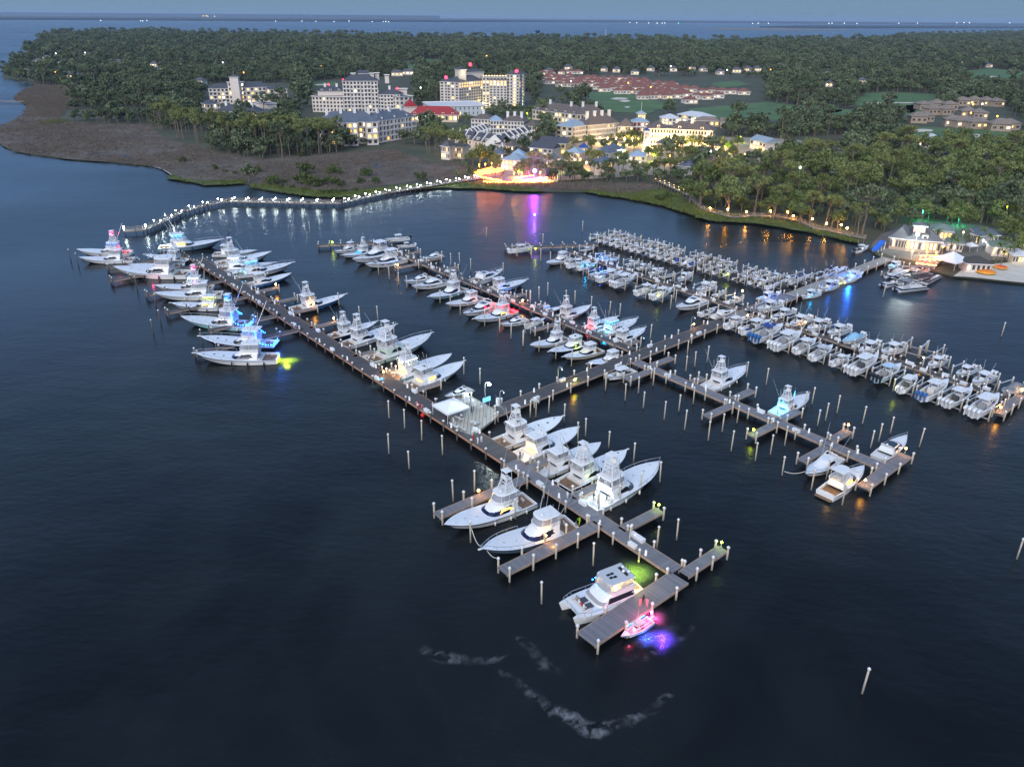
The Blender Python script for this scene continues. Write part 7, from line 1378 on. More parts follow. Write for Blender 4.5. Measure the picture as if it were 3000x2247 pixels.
VL += [('K', x, y, c, e, 4) for x, y, c, e in ((1050, 560, 'warm', 700), (650, 520, 'white', 500), (700, 430, 'warm', 400), (1150, 690, 'amber', 900), (1040, 680, 'amber', 900), (1230, 620, 'amber', 500), (1470, 440, 'warm', 400), (1700, 540, 'white', 500), (2000, 600, 'warm', 900), (2120, 620, 'yellow', 1000), (2190, 600, 'warm', 1000), (1850, 640, 'warm', 400), (1000, 180, 'green', 900), (1430, 240, 'green', 900), (1990, 130, 'yellow', 500), (2130, 520, 'yellow', 500))]
VL += [('C', x, y, c, e, 5) for x, y, c, e in ((1120, 900, 'amber', 4200), (1140, 880, 'amber', 2500), (610, 840, 'amber', 900), (1580, 975, 'yellow', 500), (2035, 1012, 'red', 300), (1000, 565, 'amber', 1500))]
zoned = {'N': 'in the village streets', 'M': 'around the village waterfront', 'K': 'around the beach bar', 'C': 'in the right-hand woods'}; cnt = {}
for z, x, y, c, e, h in sorted(VL, key=lambda t: sp(t[0], t[1], t[2])[0]):
    cnt[z] = cnt.get(z, 0)+1; p = P(z, x, y, 1.0); r = thing('street_lamp', '%s street lamp, %s from the left %s' % ({'warm': 'warm yellow', 'white': 'cool white', 'amber': 'amber', 'yellow': 'yellow-green', 'red': 'red', 'green': 'green'}[c], nth(cnt[z]), zoned[z]), 'street lamp', p, 0, 'street lamps'); mb = MB(); mb.tube((0, 0, 0), (0, 0, h), .09, 0, 6, .06); mb.build('post', greym, r); mb = MB(); mb.ball((0, 0, h+.2), .34, 0, 8, 5); mb.build('lamp_globe', led(c, 16), r); glow('light', r, (0, -.3, h-.5), LEDC[c], e*(7.5 if z == 'N' else 3.2 if z == 'M' else 3 if c == 'green' else .6), .5)
def beam(zone, x, y, h, c, e, es, rad, lab, name='spotlight'):
    p = P(zone, x, y, 1); r = thing(name, lab, 'floodlight', p); mb = MB(); mb.tube((0, 0, 0), (0, 0, h), .1, 0, 6); mb.build('post', greym, r); mb = MB(); mb.ball((0, 0, h+rad), rad, 0, 10, 6); mb.build('lamp_head', led(c, es), r); glow('light', r, (0, -.6, h), LEDC[c], e, rad)
beam('M', 1395, 1458, 4.5, 'purple', 5000, 800, .95, 'tall violet stage light on the waterfront terrace'); beam('N', 1722, 960, 6, 'purple', 5000, 25, .9, 'violet-haloed round light on the dark right village edge'); beam('N', 1725, 945, 8, 'white', 0, 30, .45, 'white bulb at the heart of the violet halo')
beam('K', 900, 600, 8, 'white', 600, 900, .5, 'dazzling white stage floodlight before the beach bar'); beam('K', 880, 640, 3, 'amber', 1500, 20, .3, 'amber floodlight below the white stage light'); beam('A', 965, 250, 6, 'amber', 0, 14, 2.4, 'orange glow among the far left woods')
# terrace strings and decks
def terrace(zone, pts, z, lab, strings, c):
    q = [P(zone, x, y, z) for x, y in pts]; r = thing('terrace', lab, 'terrace'); o = sheet('deck', q, z, deckw, None, skirt=1.5); o.name = 'deck'; o.parent = r; mb = MB(); n = len(q)
    for i in range(n):
        a, b_ = q[i], q[(i+1) % n]; mb.tube((a.x, a.y, z+1), (b_.x, b_.y, z+1), .07); k = max(1, int((b_-a).length/2.5)); [mb.tube(a.lerp(b_, j/k), a.lerp(b_, j/k)+Vector((0, 0, 1)), .06) for j in range(k)]
    mb.build('railing', beamr, r)
    for i, (a, b_, h) in enumerate(strings):
        a, b_ = P(zone, *a, z+h), P(zone, *b_, z+h); mb = MB(); k = max(3, int((b_-a).length/1.6))
        for j in range(k+1): t = j/k; p = a.lerp(b_, t); mb.ball((p.x, p.y, p.z-math.sin(PI*((t*3) % 1))*.5), .22, 0, 5, 3)
        mb.path([a, b_], .04, 0, 3); mb.build('light_string', led(c, 80), r)
terrace('M', [(630, 1375), (700, 1400), (960, 1390), (1000, 1310), (880, 1290), (700, 1320)], 2.2, 'orange-lit terrace at the landward end of the boardwalk', [((630, 1350), (990, 1290), 2.5), ((640, 1375), (960, 1330), 2.2), ((700, 1345), (990, 1320), 2.8), ((680, 1400), (960, 1450), 1.0), ((660, 1330), (840, 1285), 3.5)], 'orange')
terrace('M', [(740, 1440), (960, 1475), (1120, 1475), (1600, 1468), (1640, 1400), (1130, 1385), (1000, 1400)], 1.9, 'red and orange lit waterfront terrace with railing', [((1120, 1455), (1600, 1450), 1.0), ((1140, 1420), (1240, 1400), 2.5), ((1300, 1440), (1560, 1420), 1.2), ((760, 1415), (960, 1460), 1.0), ((1260, 1400), (1380, 1390), 3), ((740, 1468), (1120, 1472), 1.2), ((1120, 1472), (1630, 1464), 1.2)], 'orange')
r = terrace('K', [(930, 700), (1170, 725), (1260, 640), (1240, 590), (1010, 570), (960, 620)], 1.6, 'orange-lit terrace deck before the beach bar', [((950, 690), (1170, 715), 1.5), ((990, 640), (1220, 650), 2.5), ((1000, 600), (1230, 600), 3)], 'orange')
p0 = P('M', 1570, 1440, 2); r = thing('slide', 'yellow playground slide on the waterfront terrace', 'slide', p0, .9); mb = MB(); mb.add([(0, -.6, .2), (6, -.6, 5), (6, .6, 5), (0, .6, .2), (0, -.75, .7), (6, -.75, 5.5), (6, .75, 5.5), (0, .75, .7)], [(0, 1, 2, 3), (0, 4, 5, 1), (3, 2, 6, 7)]); mb.build('chute', mat('slide_yellow', (.65, .40, .02), .4), r); mb = MB(); [mb.tube((x, sd*.6, 0), (x, sd*.6, .2+x*.8), .1) for x in (3, 6) for sd in (1, -1)]; mb.build('frame', greym, r)
# lamps along the right bank
for i, (x, y) in enumerate(((175, 1370), (288, 1378), (412, 1392), (565, 1390), (678, 1395), (712, 1420), (836, 1440), (928, 1470), (1022, 1478), (1060, 1500))):
    p = P('C', x, y, 1.6); r = thing('path_lamp', 'small amber path lamp, %s from the left along the right bank' % nth(i+1), 'lamp', p, 0, 'path lamps on the right bank'); mb = MB(); mb.tube((0, 0, -1), (0, 0, 1.5), .07); mb.build('post', greym, r); mb = MB(); mb.ball((0, 0, 1.6), .36, 0, 8, 5); mb.build('lamp_globe', led('amber', 220), r); glow('light', r, (0, -.5, 1.8), LEDC['amber'], 260, .4)
# far lights
FL = [('A', x, y, 'warm') for x, y in ((1483, 106), (1500, 105), (1510, 107), (1550, 108))]+[('A', x, y, 'white') for x, y in ((875, 135), (1110, 137), (1122, 138), (1148, 135), (1905, 140), (2060, 139), (2142, 141))]+[('B', x, y, 'white') for x, y in ((40, 142), (128, 140), (265, 143), (330, 143), (345, 142), (362, 143), (1890, 151), (1940, 152), (1970, 152), (1985, 152), (1780, 149), (1820, 150))]+[('B', 2065, 153, 'green')]+[('C', x, y, 'white') for x, y in ((292, 154), (325, 153), (385, 154), (740, 154), (758, 153), (830, 153), (905, 155), (1150, 153), (1260, 152), (1490, 151), (1532, 149), (1563, 150), (1800, 150))]
for i, (z, x, y, c) in enumerate(sorted(FL, key=lambda t: sp(t[0], t[1], t[2])[0])):
    a = sp(z, x, y); t = min(12500, (gnd(a[0], max(a[1], 66+a[0]*.0083-8), 0)).y); q = gnd(a[0], a[1]+0, 0); 
    d = Vector(((a[0]-IW/2)/FPX, 1, 0)); p = d*(11000); h = top_z((p.x, p.y), a[1]) ; h = max(h, 8)
    r = thing('distant_lamp', 'tiny light on the far shore across the bay, %s from the left' % nth(i+1), 'light', (p.x, p.y, 0), 0, 'lights on the far shore'); mb = MB(); mb.tube((0, 0, 0), (0, 0, h), 1.0); mb.build('pole', greym, r); mb = MB(); mb.ball((0, 0, h), 5, 0, 8, 5); mb.build('lamp_globe', led('warm' if c == 'warm' else 'green' if c == 'green' else 'white', 3), r)
WL = [('A', 485, 345), ('A', 555, 362), ('A', 365, 368), ('A', 365, 497), ('A', 770, 382), ('A', 1090, 487), ('A', 1445, 430), ('A', 1630, 345), ('A', 2080, 450), ('A', 2130, 452), ('A', 1580, 500), ('A', 2025, 355), ('B', 155, 240), ('B', 390, 258), ('B', 820, 288), ('B', 980, 285), ('B', 940, 382), ('B', 1005, 375), ('B', 515, 605), ('B', 1240, 450), ('B', 2130, 455), ('B', 500, 300), ('C', 275, 440), ('C', 285, 480), ('C', 565, 478), ('C', 590, 268), ('C', 2105, 267), ('C', 195, 376), ('C', 1930, 715), ('C', 1870, 718), ('C', 1855, 777), ('C', 2025, 800), ('C', 750, 1155), ('B', 1485, 560), ('B', 1855, 570), ('B', 2000, 600)]
for i, (z, x, y) in enumerate(sorted(WL, key=lambda t: sp(*t)[0])):
    p = P(z, x, y, 9); r = thing('yard_lamp', 'small glowing lamp among the far treetops, %s from the left' % nth(i+1), 'lamp', (p.x, p.y, .6), 0, 'lamps in the far woods'); mb = MB(); mb.tube((0, 0, 0), (0, 0, 13.5), .15); mb.build('post', greym, r); s = .5+p.y/3500; mb = MB(); mb.ball((0, 0, 14), s, 0, 8, 5); mb.build('lamp_globe', led('amber' if i % 3 else 'white', 7), r)
# ---------------------------------------------------------------- big power catamaran at the T-head
bw_, sw_ = P('J', 215, 845, 2.2), P('J', 985, 590, 1.2); d = bw_-sw_; L = math.hypot(d.x, d.y); rz = math.atan2(d.y, d.x); B = min(7.6, .42*L); s = L/19.0
r = CAT = thing('power_catamaran', 'large white power catamaran with glowing amber interior at the T-head', 'catamaran', ((bw_.x+sw_.x)/2, (bw_.y+sw_.y)/2, 0), rz)
for sd in (1, -1):
    mb = MB(); n = 14; vs = []; hw = B*.165; yc = sd*(B/2-hw)
    for i in range(n+1):
        t = i/n; x = -L/2+L*t; w2 = hw*(1-max(0, (t-.55)/.45)**2.2)+.06; z = 1.5*s+.75*s*t**2; k = .05*L*max(0, t-.7)/.3
        vs += [(x-k, yc, -.5), (x-k*.8, yc-w2*.8, .1), (x, yc-w2, z), (x, yc+w2, z), (x-k*.8, yc+w2*.8, .1)]
    f = []
    for i in range(n): f += [(5*i+j, 5*i+j+5, 5*i+(j+1) % 5+5, 5*i+(j+1) % 5) for j in range(5)]
    mb.add(vs, f, 0, False); mb.add(vs[:5], [(0, 1, 2, 3, 4)]); hl = mb.build('hull', [gel, boot], r)
    mb = MB()
    for t in (.42, .62): x = -L/2+L*t; y = sd*(B/2+.035); mb.add([(x-1.3*s, y, 1.0*s), (x+1.3*s, y, 1.1*s), (x+1.3*s, y-sd*.01, 1.42*s), (x-1.1*s, y-sd*.01, 1.3*s)], [(0, 1, 2, 3) if sd < 0 else (3, 2, 1, 0)])
    mb.build('hull_window', glass, hl)
mb = MB(); mb.stack([[(x, y, z) for x, y in ((-.40*L, -.44*B), (.36*L, -.44*B), (.43*L, -.36*B), (.40*L, -.1*B), (.40*L, .1*B), (.43*L, .36*B), (.36*L, .44*B), (-.40*L, .44*B))] for z in (1.25*s, 2.0*s)], 0, True, True); mb.build('bridge_deck', geld, r)
mb = MB(); zq = 2.02*s
for sd in (1, -1): mb.box((.24*L, sd*.13*B, zq), (2.1*s, 1.45*s, .2*s))
mb.build('sunpad', seatd, r)
mb = MB(); mb.box((.325*L, 0, zq), (.7*s, B*.46, .35*s)); mb.box((.30*L, .30*B, zq), (2.0*s, .5*s, .5*s)); mb.box((.30*L, -.30*B, zq), (2.0*s, .5*s, .5*s)); mb.build('bow_seat', seat, r)
mb = MB(); mb.box((.40*L, .33*B, zq-.02), (.6*s, .6*s, .05)); mb.box((.40*L, -.33*B, zq-.02), (.6*s, .6*s, .05)); mb.build('deck_hatch', glass, r)
xa, xf, w = -.33*L, .17*L, .40*B
o0, o1, o2, o3 = outl(xa, xf, w, .12*L, 8, .6), outl(xa, xf-.01*L, w, .12*L, 8, .6), outl(xa, xf-.13*L, w*.90, .10*L, 8, .6), outl(xa-.02*L, xf-.145*L, w*.92, .10*L, 8, .6)
mb = MB(); mb.stack([ring(o0, zq-.05), ring(o1, zq+.4*s), ring(o2, zq+2.0*s), ring(o3, zq+2.25*s)], 0, True); hs = mb.build('deckhouse', gel, r)
mb = MB(); mb.band(ring(grow(o1, .03), zq+.5*s), ring(grow(o2, .03), zq+1.75*s), 4, 9); mb.build('windshield', mat('shade_screen', (.30, .29, .29), .6), hs)
for sd in (1, -1):
    y1, y2 = sd*(w+.03), sd*(w*.93+.03); x0, x1 = xa+.02*L, xf-.12*L
    mb = MB(); mb.add([(x0, y1, zq+.55*s), (x1, y1, zq+.5*s), (x1-.5*s, y2, zq+1.7*s), (x0, y2, zq+1.7*s)], [(0, 1, 2, 3) if sd < 0 else (3, 2, 1, 0)]); mb.build('side_window', glass if sd > 0 else mat('salon_glow', (.12, .05, .03), .2, emit=(1, .45, .25), es=.18), hs)
zf = zq+2.26*s; fx0, fx1 = -.34*L, .02*L; g0, g1 = outl(fx0, fx1, w*.84, .10*L, 8, .7), outl(fx0-.01*L, fx1+.035*L, w*.92, .11*L, 8, .7)
mb = MB(); mb.stack([ring(g0, zf), ring(g1, zf+.75*s), ring([(x, y*.93) for x, y in g1], zf+.75*s), ring([(x, y*.93) for x, y in g0], zf+.08*s)], 0, True); fl = mb.build('flybridge', gel, r)
mb = MB(); mb.box((fx0+.08*L, -.15*B, zf+.1*s), (2.6*s, .9*s, .5*s)); mb.box((fx0+.08*L, .2*B, zf+.1*s), (2.6*s, .8*s, .5*s)); mb.box((fx1-.06*L, 0, zf+.1*s), (.7*s, 2.4*s, .9*s)); mb.build('flybridge_seat', seat, fl)
zt = zf+2.3*s; h0 = outl(fx0-.0*L, fx1+.0*L, w*.86, .09*L, 8, .6)
mb = MB(); mb.band(ring(g1, zf+.75*s), ring(h0, zt), 2, 11); mb.build('clear_enclosure', vinyl, fl)
mb = MB(); mb.stack([ring(h0, zt), ring(grow(h0, .05), zt+.1*s), ring([(x, y*.94) for x, y in h0], zt+.22*s)], 0, True, True); ht = mb.build('hardtop', gelg, r)
mb = MB(); mb.box((-.27*L, 0, zt+.22*s), (.7*s, 3.2*s, .06)); 
for dx, dy in ((-.08, -.35), (-.08, .35), (-.13, -.35), (-.13, .45)): mb.box((dx*L, dy*s*1.5, zt+.22*s), (.8*s, .6*s, .06))
mb.build('solar_panel', glass, ht)
mb = MB()
for dx, dy in ((-.31, .9), (-.30, -.9), (-.26, .3)): mb.ball((dx*L, dy*s, zt+.6*s), .36*s, 0, 10, 6); mb.tube((dx*L, dy*s, zt+.2*s), (dx*L, dy*s, zt+.4*s), .15*s)
mb.build('radar_dome', gel, ht)
mb = MB()
for x_ in (fx0+.03*L, fx0+.16*L, fx1-.03*L):
    for sd in (1, -1): mb.tube((x_, sd*w*.88, zf+.7*s), (x_, sd*w*.82, zt), .07*s)
mb.build('hardtop_frame', gel, r)
mb = MB(); mb.box((-.42*L, 0, 1.22*s), (.16*L, B*.86, .12*s)); mb.build('cockpit_sole', teak, r)
mb = MB(); mb.box((-.375*L, 0, 1.34*s), (.7*s, 2.6*s, .5*s)); mb.box((-.40*L, .3*B, 1.34*s), (1.4*s, .6*s, .6*s)); mb.box((-.40*L, -.3*B, 1.34*s), (1.4*s, .6*s, .6*s)); mb.build('stern_seat', seat, r)
mb = MB(); mb.box((-L/2-.2*s, 0, .5*s), (1.5*s, B*.5, .15*s)); mb.box((-L/2-.1*s, 0, .66*s), (1.1*s, 2.4*s, .5*s), 0, 0, .8, .6); mb.build('swim_platform', gel, r)
mb = MB(); pts = [(-.1*L, -.485*B, 2.75*s), (.30*L, -.48*B, 2.95*s), (.44*L, -.36*B, 3.1*s), (.43*L, 0, 3.1*s), (.44*L, .36*B, 3.1*s), (.30*L, .48*B, 2.95*s), (-.1*L, .485*B, 2.75*s)]; mb.path(pts, .04)
for a, b_ in zip(pts, pts[1:]):
    for t in (0, .5): q = Vector(a).lerp(Vector(b_), t); mb.tube((q.x, q.y, q.z-1.0*s), q, .03)
mb.build('bow_rail', chrome, r)
glow('salon_light', r, (-.18*L, 0, zf+1.7*s), (1, .70, .22), 420, .3); glow('cockpit_light', r, (-.43*L, 0, 3.6*s), (1, .72, .18), 700, .3); glow('stern_light', r, (-L/2-2.2, -.62*B, 2.0), (.62, .9, .03), 3200, .12, (math.radians(150), (0, 0, 0)))
glow_sheet(r, -L/2-3.0, -.5*B, 6, 5); mb = MB(); mb.box((fx0+.12*L, 0, zt-.1), (.2*L, .2, .08)); mb.build('light_strip', led('warm', 10), r)
mb = MB()
for dx, dy, dz in ((.03, -.4, .25), (.055, -.15, .25), (.055, .15, .25), (-.02, -.43, .2), (-.10, -.46, -1.3), (-.2, -.46, -1.3)): mb.box((dx*L, dy*B, zf+dz*s), (.25*s, .25*s, .16*s))
mb.build('led_light', led('blue', 22), r); glow('deck_light', r, (-.05*L, -.52*B, 2.6*s), LEDC['blue'], 60, .15)
# ---- pink-lit open boat beside the T-head
def pink():
    r, L, B = center_console('small open boat glowing pink and blue beside the T-head', ('J', 790, 1135), ('J', 1150, 955), n=1, ob='white', hull='grey', tl=2.5, ttop='grey')
    glow('pink_light', r, (-.28*L, 0, 2.2), LEDC['pink'], 520, .25); glow('bow_light', r, (.2*L, 0, 1.7), (1, .12, .25), 200, .2); glow('water_light', r, (-.05*L, B/2+.9, .9), (.03, .12, 1), 1500, .12, (math.radians(150), (0, 0, 0))); glow('water_light', r, (-.62*L, -.6, 1.3), (1, .05, .35), 3600, .12, (math.radians(150), (0, 0, 0))); glow('water_light', r, (-.30*L, B/2+2.6, 1.3), (.16, .03, 1), 4200, .12, (math.radians(150), (0, 0, 0)))
    for sd in (1, -1): mb = MB(); mb.box((-.08*L, sd*(B/2-.2), 1.28), (.62*L, .06, .06)); mb.build('light_strip', led('pink' if sd > 0 else 'cyan', 10), r)
    glow_sheet(r, -.05*L, B/2+1.2, 3.2, 2.2); glow_sheet(r, -.62*L-.4, -.4, 3.4, 2.6, .016); glow_sheet(r, -.34*L, B/2+2.2, 4.2, 3.2, .020)
    return r
PINK = pink()
# ---------------------------------------------------------------- people
SKIN = [mat('skin_%d' % i, c, .6) for i, c in enumerate(((.48, .30, .22), (.36, .21, .14)))]
def cloth(n, c): return mat('cloth_'+n, c, .85)
CL = {'red': cloth('red', (.45, .03, .03)), 'white': cloth('white', (.65, .65, .66)), 'lime': cloth('lime', (.40, .62, .03)), 'blue': cloth('blue', (.08, .14, .32)), 'khaki': cloth('khaki', (.30, .25, .18)), 'black': cloth('black', (.02, .02, .025)), 'pink': cloth('pink', (.60, .22, .26)), 'grey': cloth('grey', (.20, .21, .23))}
hairm = mat('hair_brown', (.05, .03, .018), .7)
def body_mesh(pose, seed):
    rr_ = random.Random(seed); V, E_, Rd, Mi = [], [], [], []
    def v(p, r, par=None, m=0):
        V.append(p); Rd.append(r); Mi.append(m); 
        if par is not None: E_.append((par, len(V)-1))
        return len(V)-1
    sit = pose == 'sit'; hz = .48 if sit else .93
    pel = v((0, 0, hz), .13, None, 1); wa = v((-.02 if sit else 0, 0, hz+.18), .12, pel, 0); ch = v((-.02, 0, hz+.40), .145, wa, 0); nk = v((0, 0, hz+.56), .06, ch, 2); hd = v((.02, 0, hz+.66), .085, nk, 2); v((.03, 0, hz+.78), .085, hd, 2)
    for sd in (1, -1):
        sh = v((-.01, sd*.17, hz+.46), .062, ch, 0)
        if pose == 'reach': el = v((.20, sd*.26, hz+.30), .048, sh, 0); wr = v((.42, sd*.20, hz+.38), .036, el, 2); 
        else: el = v((-.02+.05*rr_.random(), sd*.25, hz+.20), .048, sh, 0); wr = v((.10 if not sit else .22, sd*.24, hz-.02 if not sit else hz+.08), .036, el, 2)
        pa = v((V[wr][0]+.04, V[wr][1], V[wr][2]-.08), .036, wr, 2)
        for k in range(5): v((V[pa][0]+.015*(k-2)+(.03 if k == 4 else 0), V[pa][1]+sd*(-.02 if k == 4 else .0), V[pa][2]-(.075-.008*abs(k-1.5) if k < 4 else .03)), .009, pa, 2)
        hp = v((0, sd*.10, hz-.06), .10, pel, 1)
        if sit: kn = v((.42, sd*.13, hz+.02), .07, hp, 1); an = v((.45, sd*.13, .08), .045, kn, 2)
        else: st = .10*rr_.uniform(-1, 1); kn = v((.02+st, sd*.11, .50), .068, hp, 1); an = v((-.02+st*.6, sd*.11, .09), .045, kn, 2)
        v((V[an][0]+.15, V[an][1], .04), .042, an, 3)
    me = bpy.data.meshes.new('body_frame'); me.from_pydata(V, E_, []); o = bpy.data.objects.new('body_frame', me); COL.objects.link(o)
    sk = o.modifiers.new('s', 'SKIN'); 
    for i, k in enumerate(me.skin_vertices[0].data): k.radius = (Rd[i], Rd[i]); k.use_root = i == 0
    sk.use_smooth_shade = True; o.modifiers.new('d', 'SUBSURF').levels = 1
    dg = bpy.context.evaluated_depsgraph_get(); ev = o.evaluated_get(dg); m2 = bpy.data.meshes.new_from_object(ev); bpy.data.objects.remove(o)
    co_ = [Vector(p) for p in V]
    for p in m2.polygons:
        best = min(range(len(V)), key=lambda i: (co_[i]-p.center).length-Rd[i]); p.material_index = Mi[best]; p.use_smooth = True
    return m2, hz
BODY = {k: body_mesh(k, i) for i, k in enumerate(('stand', 'sit', 'reach'))}
def person(at, pose, shirt, pants, label, rz=0, z=DZ, hair=True):
    p = at if isinstance(at, Vector) else P(*at, z); r = thing('person', label, 'person', (p.x, p.y, z), rz); me, hz = BODY[pose]; me = me.copy(); me.materials.clear()
    for m in (CL[shirt], CL[pants], SKIN[R.randrange(2)], CL['black']): me.materials.append(m)
    put('body', me, r); mb = MB(); mb.ball((.005, 0, hz+.80), .105, 0, 10, 6, .95); mb.build('hair', hairm, r); mb = MB(); mb.ball((.115, 0, hz+.735), .02, 0, 6, 4)
    for sd in (1, -1): mb.ball((.10, sd*.035, hz+.765), .013, 1, 6, 4)
    mb.box((.10, 0, hz+.685), (.02, .05, .012), 2); mb.build('face', [SKIN[0], CL['black'], CL['pink']], r); return r
person(('I', 703, 475), 'stand', 'red', 'khaki', 'person in a red shirt standing on the main pier near the tent', -.6); person(('I', 735, 490), 'stand', 'white', 'grey', 'person in white shirt, left of the pair on the main pier', .8); person(('I', 762, 480), 'stand', 'white', 'khaki', 'person in white shirt, right of the pair on the main pier', 2.2)
person(('I', 1380, 885), 'stand', 'white', 'blue', 'person in white by the finger pier at the bright cockpit', 1.2); person(('I', 1408, 888), 'stand', 'grey', 'blue', 'person in pale grey by the finger pier at the bright cockpit', 2.2)
person(('I', 1468, 1075), 'reach', 'lime', 'grey', 'person in lime shirt bending over gear by the blue boat', 2.8); person(('I', 1440, 1090), 'sit', 'grey', 'black', 'person in dark clothes crouched beside the lime-shirted one', .5, DZ)
person(('I', 690, 265), 'stand', 'black', 'black', 'dark-clothed person on the lit platform, left of the pair', 0); person(('I', 704, 262), 'stand', 'grey', 'black', 'dark-clothed person on the lit platform, right of the pair', 1)
for i, (x, y, c) in enumerate(((300, 230, 'pink'), (318, 245, 'red'), (332, 250, 'pink'), (412, 235, 'white'), (510, 330, 'black'), (560, 345, 'white'))): person(('I', x, y), 'stand' if i % 2 else 'reach', c, 'khaki', 'person in %s, pier-edge group left of the tent, %s from left' % (c, nth(i+1)), R.uniform(0, 6))
person(('J', 1010, 830), 'stand', 'pink', 'white', 'pink-lit person standing at the edge of the T-head', -1); person(('J', 1045, 800), 'stand', 'black', 'black', 'dark-haired person between the pink-lit ones on the T-head', 2); person(('J', 1085, 835), 'reach', 'pink', 'pink', 'pink-lit person reaching towards the small open boat', -2)
Lc, sc_ = L, s
for i, (fx, fy, c) in enumerate(((.325, .17, 'white'), (.325, .06, 'red'), (.325, -.06, 'white'), (.325, -.17, 'khaki'))):
    q = on(CAT, fx*Lc-.2, fy*B, zq-.1); person(q, 'sit', c, 'black' if i % 2 else 'khaki', 'person seated on the catamaran bow, %s from the left of the photo' % nth(i+1), CAT.rotation_euler.z+PI, q.z)
q0 = [o for o in sc.objects if o.get('label', '').startswith('white boat with brightly lit cockpit')][0]
for i, (fx, fy, c) in enumerate(((-.42, 1.0, 'black'), (-.36, -1.2, 'grey'), (-.45, -.6, 'black'))):
    q = on(q0, fx*18.5, fy, .6); person(q, 'stand', c, 'black', 'dark figure in the brightly lit cockpit, %s of three' % nth(i+1), R.uniform(0, 6), q.z)
# ---- mooring lines, ladder-like odds on the piers
def rope(a, b, sag, label):
    r = thing('mooring_line', label, 'rope', (a.x, a.y, 0)); mb = MB(); pts = [a.lerp(b, i/10)-Vector((a.x, a.y, sag*math.sin(PI*i/10))) for i in range(11)]; mb.path(pts, .07, 0, 5); mb.build('rope', mat('rope_white', (.55, .53, .48), .9), r)
rope(P('I', 690, 1100, 3.2), P('I', 765, 1230, 2.2), 1.0, 'white mooring line from a piling to the blue boat bow'); rope(P('I', 885, 1310, 2.6), P('I', 800, 1255, 1.8), .6, 'white mooring line from the blue boat to the finger pier'); rope(P('P', 140, 1270, .8), P('P', 325, 1270, 1.6), .5, 'white mooring line from a piling to the pale express boat')
# red buoy hanging at the pier edge, pump cabinets, sign
p = P('I', 340, 285, .5); r = thing('buoy', 'red round buoy hanging on the main pier edge', 'buoy', p); mb = MB(); mb.ball((0, 0, 0), .55, 0, 12, 8); mb.build('ball', mat('buoy_red', (.55, .02, .02), .4), r); mb = MB(); mb.tube((0, 0, .5), (0, .1, 1.3), .04); mb.build('line', chrome, r)
for i, (x, y, h) in enumerate(((640, 170, 1.6), (665, 190, 1.6), (705, 215, 1.3), (880, 215, 1.9))):
    p = P('I', x, y, DZ); r = thing('fuel_pump', 'white pump cabinet on the lit platform, %s from the left' % nth(i+1), 'fuel pump', p, ta, 'pump cabinets'); mb = MB(); mb.box((0, 0, 0), (.8, .6, h)); mb.build('cabinet', boxw, r); mb = MB(); mb.box((0, -.31, h*.55), (.6, .04, h*.3)); mb.build('panel', glass, r); mb = MB(); mb.path([(.42, 0, h*.8), (.6, -.1, h*.5), (.45, -.2, .2)], .04); mb.build('hose', blackp, r)
p = P('I', 800, 225, DZ); r = thing('signboard', 'pale cyan lit sign box on a post by the floodlight', 'sign', p, ta+PI/2); mb = MB(); mb.tube((-.8, 0, 0), (-.8, 0, 2.4), .06); mb.tube((.8, 0, 0), (.8, 0, 2.4), .06); mb.build('post', greym, r); mb = MB(); mb.box((0, 0, 1.4), (2.2, .15, 1.1)); mb.build('panel', mat('sign_cyan', (.1, .4, .6), .4, emit=(.2, .7, 1), es=1.2), r)
for i, (z, x, y, a) in enumerate((('I', 560, 370, 0), ('I', 625, 395, 0), ('I', 715, 350, .6), ('I', 1150, 195, .4), ('I', 600, 320, .2))):
    p = P(z, x, y, DZ); r = thing('bench', 'low grey bench on the pier by the tent, %s from the left' % nth(sorted((560, 625, 715, 1150, 600)).index(x)+1), 'bench', p, ta+a); mb = MB(); mb.box((0, 0, .42), (2.2, .55, .1)); mb.build('seat', gelg, r); mb = MB(); mb.box((0, .28, .5), (2.2, .08, .5)); mb.build('backrest', gelg, r)
    for sd in (1, -1): mb = MB(); mb.box((sd*.9, 0, 0), (.1, .5, .42)); mb.build('leg', greym, r)
p = P('J', 985, 105, DZ); r = thing('dock_box', 'extra long white dock box on the narrow pier', 'dock box', p, math.atan2(dn.y, dn.x)); mb = MB(); mb.box((0, 0, 0), (3.0, .9, .65)); mb.build('body', boxw, r); mb = MB(); mb.box((0, 0, .65), (3.1, .98, .12), 0, 0, .97, .85); mb.build('lid', gel, r)
# ---------------------------------------------------------------- foam drifting on the dark water
def foammat():
    m = bpy.data.materials.new('foam'); m.use_nodes = True; n = m.node_tree; b = n.nodes['Principled BSDF']; b.inputs['Roughness'].default_value = .6; b.inputs['Base Color'].default_value = (.62, .66, .70, 1)
    g = n.nodes.new('ShaderNodeNewGeometry'); uv = n.nodes.new('ShaderNodeAttribute'); uv.attribute_name = 'w'
    a = n.nodes.new('ShaderNodeTexNoise'); a.inputs['Scale'].default_value = .5; a.inputs['Detail'].default_value = 5; a.inputs['Roughness'].default_value = .55; a.inputs['Distortion'].default_value = .8; n.links.new(g.outputs['Position'], a.inputs['Vector'])
    r = n.nodes.new('ShaderNodeValToRGB'); r.color_ramp.elements[0].position = .42; r.color_ramp.elements[1].position = 1.0; n.links.new(a.outputs['Fac'], r.inputs['Fac'])
    mu = n.nodes.new('ShaderNodeMath'); mu.operation = 'MULTIPLY'; n.links.new(r.outputs['Color'], mu.inputs[0]); n.links.new(uv.outputs['Fac'], mu.inputs[1]); n.links.new(mu.outputs[0], b.inputs['Alpha']); return m
FM = foammat()
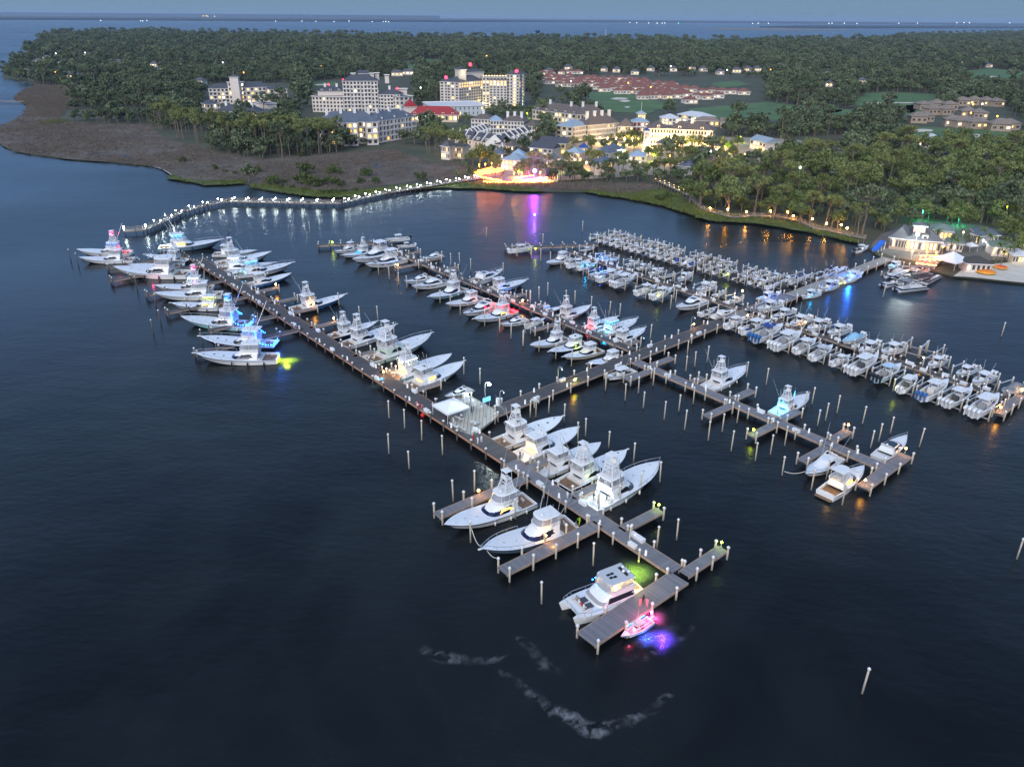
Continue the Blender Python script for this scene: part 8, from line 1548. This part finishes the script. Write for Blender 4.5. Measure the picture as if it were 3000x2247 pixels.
def foam(pts, zone='O'):
    """ribbon of broken foam: (x, y, half width m, strength)"""
    q = [(P(zone, x, y, .015), w_, a) for x, y, w_, a in pts]; fine = []
    for (a, w1, s1), (b_, w2, s2) in zip(q, q[1:]):
        for i in range(6): t = i/6; fine.append((a.lerp(b_, t)+Vector((R.gauss(0, .25), R.gauss(0, .25), 0)), lerp(w1, w2, t)*.5, lerp(s1, s2, t)*R.uniform(.35, 1)))
    fine.append(q[-1]); vs, at, fs = [], [], []
    for i, (p, w_, a) in enumerate(fine):
        d = fine[min(i+1, len(fine)-1)][0]-fine[max(i-1, 0)][0]; d.z = 0; d.normalize(); nr = Vector((-d.y, d.x, 0))
        for k in range(5): vs.append(tuple(p+nr*w_*(k-2)/2)); at.append(a*(0, .6, 1, .6, 0)[k]*(0 if i in (0, len(fine)-1) else 1))
    for i in range(len(fine)-1): fs += [(5*i+j, 5*i+j+5, 5*i+j+6, 5*i+j+1) for j in range(4)]
    me = bpy.data.meshes.new('foam'); me.from_pydata(vs, [], fs); me.materials.append(FM); t = me.attributes.new('w', 'FLOAT', 'POINT'); t.data.foreach_set('value', at); tag(put('foam', me), kind='stuff')
foam([(80, 270, 2.2, .25), (190, 330, 2.5, .5), (320, 350, 3.0, .9), (480, 370, 1.8, .4), (620, 375, 1.6, .35), (740, 360, 1.4, .7), (790, 340, .8, 0)])
foam([(820, 170, 1.0, .3), (940, 230, 2, .2), (1080, 400, 2.6, .35), (1180, 450, 2, .15), (1260, 500, 1, 0)])
foam([(720, 450, 1, .2), (860, 530, 1.3, .3), (960, 630, 1.7, .6), (1080, 710, 1.8, .6), (1160, 780, 2, 1.0), (1250, 800, 2.2, 1), (1330, 850, 2.4, 1.1), (1440, 930, 3, 1.1), (1520, 930, 3, 1.1), (1620, 890, 2.4, 1.0), (1720, 880, 1.8, .7), (1800, 865, 1.8, 1.0), (1900, 810, 1.5, .4), (2010, 730, 2, .5), (2070, 670, 1.6, .7), (2120, 640, 1, 0)])
foam([(2300, 100, 1.2, .25), (2150, 220, 1.6, .3), (2020, 290, 1.4, .45), (1880, 350, 1.6, .2), (1700, 370, 1.5, .15)])
# ---------------------------------------------------------------- evening haze over the bay
hm = bpy.data.materials.new('haze'); hm.use_nodes = True; n_ = hm.node_tree; n_.nodes.remove(n_.nodes['Principled BSDF']); pv = n_.nodes.new('ShaderNodeVolumePrincipled')
pv.inputs['Color'].default_value = (.62, .78, 1, 1); pv.inputs['Density'].default_value = 3.4e-5; pv.inputs['Anisotropy'].default_value = .2; n_.links.new(pv.outputs['Volume'], n_.nodes['Material Output'].inputs['Volume'])
mb = MB(); mb.box((0, 19000, -3), (90000, 40000, 150)); hz_ = tag(put('haze', mb.mesh('haze', hm)), kind='stuff')
